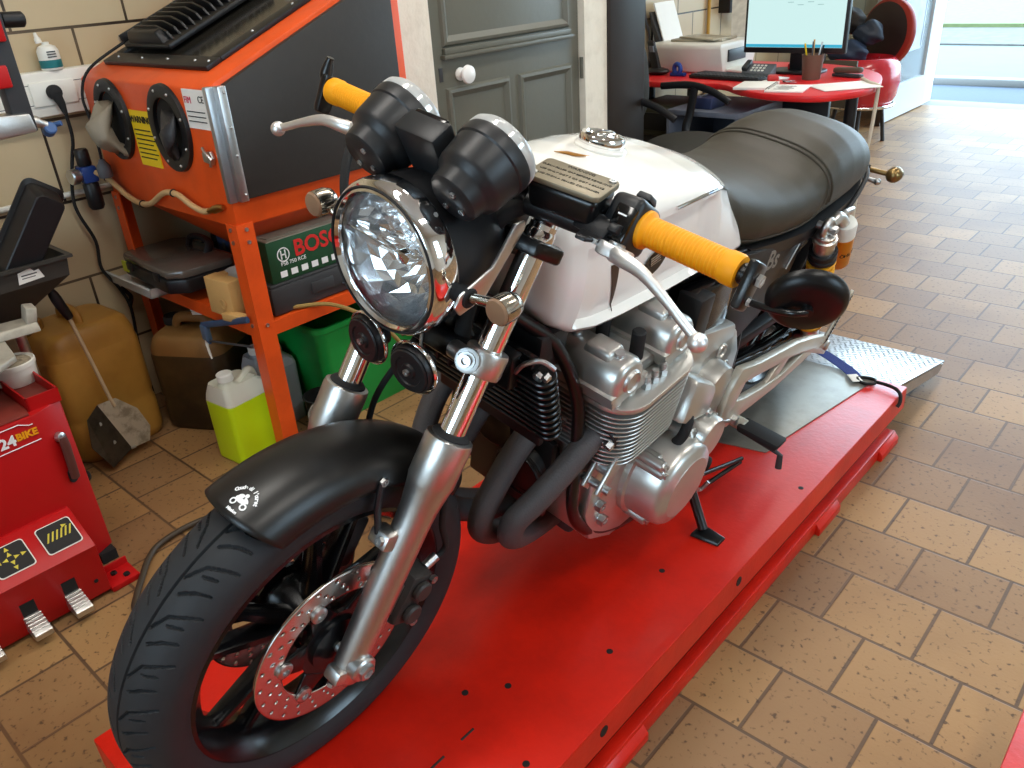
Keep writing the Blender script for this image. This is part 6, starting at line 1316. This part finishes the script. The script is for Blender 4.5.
MB().cyl((-2.42, .577, 0), (-2.42, .577, .022), .046, 28, .006).build('stand_base', M['dgrey'], t)
b = MB().prism([(.595, .656), (.66, .660), (.652, .684), (.640, .682), (.632, .692), (.60, .686)], (xb-.007, 0, 0), (0, 1, 0), (0, 0, 1), .0015, ez=(1, 0, 0)).build('sticker', M['paper'], t, flat=True)
b = MB(); b.bx(xb-.0056, xb-.005, .606, .645, .675, .678).bx(xb-.0056, xb-.005, .606, .640, .668, .670).build('sticker_print', M['dgrey'], t, flat=True)
t = thing('drip_tray', 'black plastic drip tray standing on end inside the drain funnel', 'tray', (-2.44, .6, .65))
Rt = Matrix.Rotation(math.radians(-36.5), 3, 'X') @ Matrix.Rotation(math.radians(6), 3, 'Y')
def tp(a, b_, c_): return V((-2.42, .592, .652))+Rt @ V((a, b_, c_))
def trr(dx, hy0, hy1, z0, z1, r): 
    cy_, cz_ = (hy0+hy1)/2, (z0+z1)/2; return [tp(dx, cy_+p, cz_+q) for p, q in rrect((hy1-hy0)/2, (z1-z0)/2, r, 6)]
MB().rings([trr(.075, -.034, .034, .03, .255, .016), trr(.072, -.037, .037, .027, .258, .018), trr(.0, -.045, .045, .016, .272, .02), trr(-.004, -.055, .055, .006, .282, .024), trr(-.009, -.055, .055, .006, .282, .024), trr(-.007, -.042, .042, .018, .268, .02), trr(.066, -.031, .031, .034, .251, .016)]).build('tray_body', M['blackp'], t)
# ================================================================= DESK CORNER
dk = thing('desk', 'red kidney-shaped desk on black legs in the far corner', 'desk', (-2.1, 4.1, 0))
out = smooth([(-2.715, 4.62, 0), (-2.715, 4.12, 0), (-2.66, 3.90, 0), (-2.50, 3.80, 0), (-2.28, 3.80, 0), (-2.08, 3.82, 0), (-1.92, 3.70, 0), (-1.72, 3.615, 0), (-1.50, 3.64, 0), (-1.385, 3.85, 0), (-1.40, 4.08, 0), (-1.52, 4.38, 0), (-1.75, 4.58, 0), (-2.1, 4.66, 0)], 6, True)
MB().prism([(p.x, p.y) for p in out], (0, 0, .692), (1, 0, 0), (0, 1, 0), .03, .008).build('desk_top', mat('red_desk_laminate', S(214, 34, 38), .35, noise=.05), dk)
for x, y in ((-2.64, 4.05), (-1.50, 4.02), (-1.85, 4.45), (-2.64, 4.5)): MB().cyl((x, y, 0), (x, y, .692), .028, 18).build('leg', M['blackp'], dk)
MB().bx(-1.98, -1.72, 4.30, 4.33, .1, .68, .004).build('modesty_panel', M['blackp'], dk)
# pale strap hanging from the desk edge
tag(MB().tube(smooth([(-1.50, 4.12, .728), (-1.42, 4.00, .729), (-1.375, 3.97, .724), (-1.366, 3.96, .70), (-1.37, 3.95, .5), (-1.385, 3.93, .25), (-1.39, 3.92, .006)], 6), .009, 8).build('strap', mat('pale_cord', S(206, 196, 178), .7)), 'pale cord hanging over the right end of the red desk', 'cord')
# grey shelf unit with things in it
du = thing('shelf_unit', 'blue-grey open shelf unit standing under the red desk', 'shelf unit', (-2.1, 3.9, 0))
gm = mat('blue_grey_board', S(98, 104, 118), .5)
MB().bx(-2.30, -1.90, 3.68, 4.15, .585, .61, .003).bx(-1.92, -1.90, 3.68, 4.15, 0, .585, .002).bx(-2.30, -2.28, 3.68, 4.15, 0, .585, .002).bx(-2.28, -1.92, 3.70, 4.15, .36, .38).bx(-2.28, -1.92, 4.13, 4.15, 0, .585).build('carcass', gm, du)
MB().bx(-2.275, -1.925, 3.69, 4.12, .05, .33, .004).build('drawer', M['dgrey'], du)
MB().bx(-2.15, -2.05, 3.675, 3.692, .20, .215, .003).build('handle', M['steel'], du)
for i, (a, b_) in enumerate((((-2.02), .13), ((-2.18), .10))):
    tag(MB().box((a, 3.84, .383+.012), (b_, .2, .022), Euler((0, 0, .3*i)), .002).box((a+.01, 3.83, .383+.030), (b_*.9, .18, .012), Euler((0, 0, .4-.5*i)), .002).build('magazine', [M['paper'], M['grey']][i]), ['white papers on the shelf under the red desk', 'grey papers on the shelf under the red desk'][i], 'papers')
t = thing('printer', 'old dark olive printer standing beside the grey shelf unit under the desk', 'printer', (-2.45, 3.97, 0))
MB().bx(-2.60, -2.315, 3.82, 4.15, .44, .60, .012).build('body', mat('olive_black_plastic', S(58, 58, 44), .5), t)
MB().bx(-2.58, -2.335, 3.812, 3.825, .47, .56, .003).build('front_panel', M['blackp'], t); MB().bx(-2.345, -2.32, 3.81, 3.825, .445, .47, .003).build('button', M['grey'], t)
MB().bx(-2.60, -2.56, 3.84, 4.13, 0, .44).bx(-2.36, -2.32, 3.84, 4.13, 0, .44).bx(-2.56, -2.36, 3.84, 4.13, .40, .44).build('printer_stand', M['dgrey'], t)
t = thing('box_of_leads', 'dark blue box of leads on top of the grey shelf unit', 'box', (-2.12, 3.8, .61))
MB().bx(-2.19, -2.08, 3.74, 3.88, .61, .665, .006).build('box_body', mat('navy_plastic', S(38, 46, 78), .5, noise=.3), t)
MB().tube(smooth([(-2.16, 3.77, .665), (-2.12, 3.80, .68), (-2.10, 3.85, .672), (-2.15, 3.86, .676), (-2.17, 3.81, .68)], 4), .005, 6).build('lead', M['grey'], t)
# things on the desk
DT = .7225
pr = thing('printer', 'white all-in-one printer with paper in its rear feeder on the desk', 'printer', (-2.47, 4.30, DT))
MB().prism([(4.13, .0), (4.46, .0), (4.50, .10), (4.49, .15), (4.10, .15), (4.09, .13)], (-2.68, 0, DT), (0, 1, 0), (0, 0, 1), .44, .010, ez=(1, 0, 0)).build('body', M['wplastic'], pr)
MB().bx(-2.246, -2.232, 4.17, 4.36, DT+.055, DT+.115, .003).build('output_mouth', M['blackp'], pr)
MB().hexa([V(q) for q in ((-2.25, 4.16, DT+.01), (-2.10, 4.16, DT+.004), (-2.10, 4.40, DT+.004), (-2.25, 4.40, DT+.01), (-2.25, 4.16, DT+.022), (-2.10, 4.16, DT+.012), (-2.10, 4.40, DT+.012), (-2.25, 4.40, DT+.022))], .002).build('output_tray', M['wplastic'], pr)
MB().hexa([V(q) for q in ((-2.70, 4.18, DT+.14), (-2.66, 4.18, DT+.14), (-2.66, 4.42, DT+.14), (-2.70, 4.42, DT+.14), (-2.745, 4.18, DT+.30), (-2.735, 4.18, DT+.30), (-2.735, 4.42, DT+.30), (-2.745, 4.42, DT+.30))], .002).build('rear_feeder', M['dgrey'], pr)
lab(MB().hexa([V(q) for q in ((-2.66, 4.20, DT+.15), (-2.652, 4.20, DT+.15), (-2.652, 4.40, DT+.15), (-2.66, 4.40, DT+.15), (-2.73, 4.20, DT+.345), (-2.722, 4.20, DT+.345), (-2.722, 4.40, DT+.345), (-2.73, 4.40, DT+.345))]).build('feed_paper', M['paper'], pr, flat=True), 'white paper standing in the feeder')
tag(MB().box((-2.45, 4.28, DT+.157), (.30, .20, .012), Euler((0, 0, .1)), .003).box((-2.42, 4.25, DT+.168), (.24, .16, .008), Euler((0, .03, -.2)), .002).build('magazine_pile', mat('magazine_print', S(168, 160, 140), .5, noise=.4, nscale=9)), 'few magazines lying on the lid of the white printer', 'magazines')
tag(MB().hexa([V(q) for q in ((-2.36, 4.42, DT+.153), (-2.18, 4.40, DT+.153), (-2.18, 4.404, DT+.153), (-2.36, 4.424, DT+.153), (-2.44, 4.56, DT+.33), (-2.28, 4.54, DT+.33), (-2.28, 4.544, DT+.33), (-2.44, 4.564, DT+.33))]).build('newspaper', mat('newsprint', S(206, 202, 192), .8, noise=.3, nscale=30), flat=True), 'newspaper sheet propped up behind the white printer', 'newspaper')
ph = thing('phone', 'black cordless phone in its base at the left end of the desk', 'phone', (-2.60, 4.02, DT))
MB().sphere((-2.58, 4.02, DT+.018), (.075, .05, .02), 20, 10).build('base', M['blackp'], ph)
MB().hexa([V(q) for q in ((-2.605, 4.0, DT+.02), (-2.55, 4.0, DT+.02), (-2.55, 4.03, DT+.02), (-2.605, 4.03, DT+.02), (-2.66, 4.03, DT+.17), (-2.615, 4.03, DT+.17), (-2.615, 4.055, DT+.17), (-2.66, 4.055, DT+.17))], .010).build('handset', M['blackp'], ph)
MB().hexa([V(q) for q in ((-2.622, 4.008, DT+.115), (-2.595, 4.008, DT+.115), (-2.595, 4.016, DT+.115), (-2.622, 4.016, DT+.115), (-2.634, 4.014, DT+.145), (-2.607, 4.014, DT+.145), (-2.607, 4.022, DT+.145), (-2.634, 4.022, DT+.145))]).build('display', M['grey'], ph, flat=True)
sg = thing('tape_dispenser', 'small blue tape dispenser beside the phone', 'tape dispenser', (-2.44, 4.0, DT))
MB().torus((-2.44, 4.0, DT+.036), (0.3, 1, 0), .024, .012, 24, 10).build('tape_roll', mat('blue_tape', S(30, 66, 150), .4), sg)
MB().bx(-2.48, -2.39, 3.985, 4.015, DT, DT+.018, .004).build('base', mat('blue_base', S(20, 50, 120), .4), sg)
# monitor
mo_ = thing('monitor', 'black computer monitor with a bright pale screen on the desk', 'monitor', (-1.88, 4.25, DT))
MB().prism(rrect(.14, .09, .05, 6), (-1.90, 4.28, DT), (1, 0, 0), (0, 1, 0), .014, .004).build('stand_foot', M['blackp'], mo_)
MB().bx(-1.94, -1.86, 4.27, 4.30, DT+.01, DT+.2, .006).build('stand_neck', M['blackp'], mo_)
mr = Euler((0, 0, math.radians(2)))
MB().box((-1.873, 4.16, DT+.275), (.520, .035, .335), mr, .006).build('panel', M['blackp'], mo_)
def screen_mat():
    m = bpy.data.materials.new('lit_screen'); m.use_nodes = True; nt = m.node_tree; b = nt.nodes['Principled BSDF']; b.inputs['Base Color'].default_value = (.02, .02, .02, 1)
    b.inputs['Emission Color'].default_value = (*S(206, 240, 238), 1); b.inputs['Emission Strength'].default_value = 1.0; b.inputs['Roughness'].default_value = .4; return m
sc = MB().box((-1.873, 4.141, DT+.285), (.490, .002, .300), mr).build('screen', screen_mat(), mo_, flat=True)
b = MB().box((-1.873, 4.1392, DT+.143), (.490, .001, .014), mr); b.build('screen_taskbar', mat('lit_taskbar', S(30, 120, 150), .4, emit=(S(60, 170, 200), .8)), mo_, flat=True)
b = MB()
for k in range(5): b.box((-2.04+.03*k, 4.1355+.001*k, DT+.30+.012*(k % 3)), (.018, .001, .003), mr)
for k in range(4): b.box((-1.90+.05*k, 4.139+.001*k, DT+.34-.012*(k % 2)), (.03, .001, .003), mr)
b.build('screen_text', mat('screen_ink', S(120, 150, 150), .5, emit=(S(150, 190, 190), .6)), mo_, flat=True)
# keyboard, card terminal, notebook, papers, pen pot, stapler
kb = thing('keyboard', 'black keyboard lying in front of the monitor', 'keyboard', (-2.15, 3.98, DT))
R_ = Euler((0, 0, -.12)); MB().box((-2.12, 3.99, DT+.009), (.42, .14, .016), R_, .004).build('keyboard_case', M['blackp'], kb)
b = MB()
for r in range(5):
    for c in range(18): b.box(V((-2.12, 3.99, DT+.019))+R_.to_matrix() @ V((-.195+.0228*c, -.052+.026*r, 0)), (.018, .020, .006), R_)
k_ = b.build('keys', M['dgrey'], kb, flat=True); k_['kind'] = 'stuff'
ct_ = thing('card_terminal', 'grey desk phone with buttons between keyboard and monitor', 'telephone', (-2.02, 4.14, DT))
MB().hexa([V(q) for q in ((-2.10, 4.06, DT), (-1.94, 4.06, DT), (-1.94, 4.13, DT), (-2.10, 4.13, DT), (-2.10, 4.06, DT+.022), (-1.94, 4.06, DT+.022), (-1.94, 4.13, DT+.06), (-2.10, 4.13, DT+.06))], .005).build('body', M['grey'], ct_)
b = MB()
for r in range(3):
    for c in range(4): b.box((-2.05+.02*c, 4.075+.018*r, DT+.031+.0095*r), (.012, .010, .006), Euler((.5, 0, 0)))
b.build('buttons', M['wplastic'], ct_, flat=True)
MB().box((-2.085, 4.095, DT+.052), (.03, .075, .022), Euler((.45, 0, 0)), .006).build('handset', M['dgrey'], ct_)
nb = thing('notebook', 'open spiral notebook with white pages on the front of the desk', 'notebook', (-1.78, 3.75, DT))
R_ = Euler((0, 0, .22)); MB().box((-1.87, 3.78, DT+.006), (.17, .20, .012), R_, .001).build('left_pages', M['paper'], nb); MB().box((-1.70, 3.755, DT+.004), (.17, .20, .007), R_, .001).build('right_pages', M['paper'], nb)
for k in range(10): MB().torus(V((-1.785, 3.767, DT+.008))+R_.to_matrix() @ V((0, -.09+.02*k, 0)), R_.to_matrix() @ V((0, 1, 0)), .007, .0012, 12, 5).build('spiral_ring', M['dgrey'], nb)
b = MB()
for k in range(4): b.box(V((-1.70, 3.755, DT+.0085))+R_.to_matrix() @ V((-.02+.015*(k % 2), -.05+.03*k, 0)), (.07, .008, .0006), R_)
b.build('handwriting', M['grey'], nb, flat=True)
tag(MB().box((-1.50, 3.90, DT+.003), (.20, .27, .004), Euler((0, 0, -.75)), .001).build('paper_sheet', M['paper']), 'white paper sheets at the right end of the desk', 'paper')
tag(MB().box((-1.93, 4.02, DT+.003), (.13, .16, .004), Euler((0, 0, -.4)), .001).build('paper_sheet', M['paper']), 'white paper sheet between the keyboard and the pen pot', 'paper')
pp = thing('pen_pot', 'brown wire-mesh pen pot full of pens on the desk', 'pen pot', (-1.735, 4.13, DT))
pcx, pcy = -1.735, 4.08
mesh_m = mat('brown_mesh', S(112, 88, 74), .5, .4)
MB().lathe([(0, 0), (.042, 0), (.052, .11), (.053, .114), (.050, .114), (.049, .11), (.040, .004), (0, .004)], (pcx, pcy, DT), (0, 0, 1), 24).build('pot', mesh_m, pp)
for k, (a, mm) in enumerate(((0, 'blackp'), (1.1, 'steel'), (2.0, 'wood'), (3.1, 'blackp'), (4.0, 'yellow'), (5.0, 'grey'))):
    d = V((math.cos(a), math.sin(a), 0)); MB().tube([V((pcx, pcy, DT+.01))+d*.012, V((pcx, pcy, DT+.155+.01*(k % 3)))+d*.047], .0042, 7).build('pen', M[mm], pp)
sp2 = thing('stapler', 'dark stapler lying near the right end of the desk', 'stapler', (-1.58, 4.17, DT))
MB().box((-1.60, 4.19, DT+.008), (.15, .04, .014), Euler((0, 0, -.2)), .004).build('stapler_base', M['dgrey'], sp2)
MB().box((-1.60, 4.19, DT+.032), (.15, .036, .026), Euler((0, -.05, -.2)), .010).build('stapler_arm', mat('taupe_plastic', S(88, 80, 68), .45), sp2)
for i, (x, y, r, lb, m_) in enumerate(((-1.86, 3.93, .5, 'red pocket tape measure between the notebook and the paper sheet', mat('red_plastic', S(190, 40, 36), .4)), (-1.80, 3.955, .2, 'bunch of dark keys beside the red tape measure', M['dgrey']))):
    if i == 0: tag(MB().box((x, y, DT+.018), (.055, .05, .036), Euler((0, 0, r)), .012).box((x+.03, y-.02, DT+.008), (.02, .015, .010), Euler((0, 0, r)), .002).build('tape_measure', m_), lb, 'tape measure')
    else:
        k_ = thing('key_bunch', lb, 'keys', (x, y, DT)); MB().torus((x, y, DT+.004), (0, 0, 1), .018, .002, 20, 6).build('key_ring', m_, k_)
        for q in range(3): MB().box((x+.035*math.cos(q), y-.03+.02*q, DT+.006+.002*q), (.05, .012, .002), Euler((0, 0, q*.8)), .0005).build('key', M['steel'], k_)
tag(MB().box((-1.90, 4.33, DT+.02), (.12, .08, .04), Euler((0, 0, .2)), .004).build('red_box', bpy.data.materials['red_plastic']), 'small red box behind the foot of the monitor', 'box')
# office chair, turned to the desk
ch_ = thing('office_chair', 'black office chair with arched armrests in front of the desk', 'chair', (-2.15, 3.42, 0))
MB().sphere((-1.985, 3.36, .515), (.20, .22, .055), 28, 14).build('seat', mat('black_chair_fabric', S(46, 45, 40), .75, noise=.15, nscale=60), ch_)
MB().bx(-2.05, -1.95, 3.32, 3.42, .41, .47, .01).build('seat_plate', M['blackp'], ch_)
MB().cyl((-2.0, 3.38, .1), (-2.0, 3.38, .42), .025, 16).build('gas_spring', M['blackp'], ch_)
for k in range(5):
    a = 2*PI*k/5+.4; d = V((math.cos(a), math.sin(a), 0)); MB().tube([V((-2.0, 3.38, .11)), V((-2.0, 3.38, .085))+d*.2, V((-2.0, 3.38, .065))+d*.28], [.022, .018, .013], 10).build('base_arm', M['blackp'], ch_)
    c = V((-2.0, 3.38, .03))+d*.28; MB().cyl(c-V((-d.y, d.x, 0))*.02, c+V((-d.y, d.x, 0))*.02, .029, 16, .004).build('castor', M['rubber'], ch_)
for sy in (-1, 1):
    y = 3.37+.235*sy
    MB().tube(smooth([(-2.28, y-.01, .735), (-2.13, y, .745), (-2.02, y, .725), (-1.94, y, .69), (-1.915, y, .675)], 5), .017, 10, flat=.7).build('armrest', M['blackp'], ch_)
    MB().tube(smooth([(-2.10, y, .735), (-2.12, y, .62), (-2.13, y*.995, .53), (-2.08, y-.05*sy, .44)], 5), .022, 10, flat=.6).build('armrest_post', M['blackp'], ch_)
MB().tube(smooth([(-2.05, 3.37, .42), (-2.26, 3.37, .45), (-2.30, 3.37, .62)], 5), .02, 10).build('back_stem', M['blackp'], ch_)
b = MB(); rg = []
for j in range(9):
    z = .58+.42*j/8; hw = .20*(1-.5*abs(j/4-1)**3); rg.append([V((-2.32-.03*math.cos(a)-.04*(j/8), 3.37+hw*math.sin(a), z)) for a in [2*PI*k/20 for k in range(20)]])
b.rings(rg).build('backrest', bpy.data.materials['black_chair_fabric'], ch_)
# red drum with an open round lid, full of riding gear
dr = thing('drum_cooler', 'round red drum with chrome rim and its big round lid open by the glass door', 'drum', (-2.38, 6.3, 0))
rd = mat('glossy_red_drum', S(196, 40, 52), .25, coat=.5)
dc = V((-2.24, 6.15, 0))
MB().lathe([(.16, .24), (.20, .25), (.235, .32), (.25, .42), (.235, .52), (.20, .57), (.185, .575), (.185, .55), (.0, .54)], dc, (0, 0, 1), 40).build('drum_body', rd, dr)
MB().torus(dc+V((0, 0, .26)), (0, 0, 1), .225, .012, 48, 10).build('chrome_ring', M['chrome'], dr)
for a in (.4, 1.97, 3.54, 5.1): d = V((math.cos(a), math.sin(a), 0)); MB().tube([dc+d*.15+V((0, 0, .25)), dc+d*.19], .014, 10).build('leg', M['dgrey'], dr)
ln = V((-.42, -.90, .10)).normalized(); lc = V((-2.21, 6.42, .70))
lid = MB().lathe([(0, .03), (.15, .035), (.20, .03), (.228, .012), (.235, -.01), (.228, -.03), (.20, -.045), (.1, -.055), (0, -.056)], lc, ln, 48).build('lid', mat('brick_red_lid', S(150, 42, 32), .35), dr)
MB().lathe([(.205, .0325), (.19, .037), (0, .038)], lc, ln, 40).build('lid_lining', mat('dark_brown_lining', S(44, 28, 26), .5), lid)
MB().tube([V((-2.2, 6.33, .55)), lc-ln*.03-V((0, 0, .2))], .012, 8).build('lid_hinge', M['steel'], dr)
for i, (p, rr, m_, lb, nm) in enumerate((((-2.36, 6.10, .61), (.15, .11, .075), mat('navy_jacket', S(38, 52, 76), .6, noise=.3, nscale=12), 'dark navy jacket bundled on top of the red drum', 'jacket'), ((-2.26, 6.22, .72), (.10, .09, .08), mat('blue_black_leather', S(40, 50, 66), .5, noise=.2), 'blue-black glove bundle against the open red lid', 'gloves'), ((-2.42, 6.22, .80), (.12, .09, .09), mat('black_bag_cloth', S(40, 36, 34), .7, noise=.3), 'black bag on the heap in the red drum', 'bag'))):
    b = MB().sphere(p, rr, 40, 26)
    for j, v in enumerate(b.v):
        d = v-V(p); b.v[j] = V(p)+d*(1+.13*math.sin(d.x*38+i)*math.sin(d.y*34+d.z*30)+.05*math.sin(d.z*90+d.x*50))
    t = tag(b.build(nm, m_, ang=180), lb, nm)
hm = thing('helmet', 'black helmet with a pale edge beside the monitor', 'helmet', (-2.58, 6.05, .55))
b = MB().sphere((-2.56, 6.02, .70), (.10, .12, .125), 28, 16).build('shell', M['dgrey'], hm); MB().torus((-2.50, 6.0, .70), (1, .3, 0), .105, .010, 36, 8).build('edge_trim', M['wplastic'], hm)
MB().cyl((-2.56, 6.02, .50), (-2.56, 6.02, .60), .07, 20, .01).build('neck_roll', M['rubber'], hm)
fl_ = thing('toy_flowers', 'orange and yellow plastic flowers stuck in the gear heap', 'flowers', (-2.45, 5.98, .6))
for k in range(7):
    p = V((-2.45+.025*math.cos(k*1.3), 5.96+.02*math.sin(k*2), .66+.022*k)); MB().sphere(p, .022, 10, 7).build('petal_cluster', mat('orange_petals', S(230, 110, 30), .6) if k == 0 else (bpy.data.materials['orange_petals'] if k % 2 else M['yellow']), fl_)
MB().tube([(-2.45, 5.96, .56), (-2.45, 5.96, .70)], .006, 8).build('stem', M['grey'], fl_)
tag(MB().bx(-2.48, -2.13, 5.72, 5.74, .30, .60, .004).box((-2.44, 5.76, .16), (.03, .03, .32)).box((-2.17, 5.76, .16), (.03, .03, .32)).build('display_board', mat('taupe_board', S(74, 66, 54), .6)), 'dark taupe board standing in front of the red drum', 'board')
bp_ = thing('stool', 'small grey steel stool base behind the desk legs', 'stool', (-2.1, 5.2, 0))
MB().cyl((-2.1, 5.2, .16), (-2.1, 5.2, .185), .20, 28, .006).build('stool_seat', M['grey'], bp_)
for k in range(4):
    a = PI/4+k*PI/2; d = V((math.cos(a), math.sin(a), 0)); MB().tube([V((-2.1, 5.2, .16))+d*.15, V((-2.1, 5.2, 0))+d*.2], .011, 8).build('leg', M['steel'], bp_)
# wall strip with red bottles/stickers and cables above the desk
t = thing('wall_pipe', 'yellow pipe running up the tiles behind the desk', 'pipe', (-2.765, 4.86, 0))
MB().cyl((-2.765, 4.88, 0), (-2.765, 4.88, CEIL), .011, 12).build('pipe', mat('mustard_pipe', S(186, 146, 60), .5), t)
for z in (.6, 1.6, 2.6): MB().bx(-2.78, -2.752, 4.862, 4.898, z, z+.02, .003).build('pipe_clip', M['steel'], t)
t = thing('spray_rack', 'black wall rack with a row of red cans behind the printer', 'rack', (-2.74, 5.05, .9))
MB().bx(-2.78, -2.70, 5.02, 5.16, .95, 1.75, .004).build('rack_back', M['blackp'], t)
for k in range(9): MB().lathe([(.033, 0), (.033, .060), (.02, .07), (.012, .072), (.012, .082), (0, .082)], (-2.68, 5.22, .90+.088*k), (0, 0, 1), 16).build('red_can', mat('red_can', S(206, 66, 40), .4) if k == 0 else bpy.data.materials['red_can'], t)
MB().bx(-2.72, -2.64, 5.18, 5.26, .885, .90).build('can_shelf', M['blackp'], t)
for i, (y, z0, z1, lb) in enumerate(((4.20, .25, 1.7, 'thin grey cable hanging down the tiles left of the desk'), (4.27, .35, 1.0, 'black cable drooping from the tiles to the desk corner'))):
    tag(MB().tube(smooth([(-2.77, y, z1), (-2.765, y-.03, (z0+z1)/2+.1), (-2.76, y+.02*(1-2*i), (z0+z1)/2-.15), (-2.765, y-.05, z0), (-2.74, y-.08, .006)], 6), .006, 7).build('cable', M['grey'] if i == 0 else M['rubber']), lb, 'cable')
t = thing('wall_shelf', 'wire letter rack with papers on the tiles behind the monitor', 'rack', (-2.74, 5.5, .95))
MB().bx(-2.78, -2.70, 5.35, 5.95, .93, .945).build('rack_base', M['grey'], t)
for k in range(5): MB().box((-2.735, 5.42+.11*k, 1.05), (.012, .09, .21), Euler((0, .12, .05*k)), .001).build('paper', M['paper'] if k % 2 else bpy.data.materials['newsprint'], t)
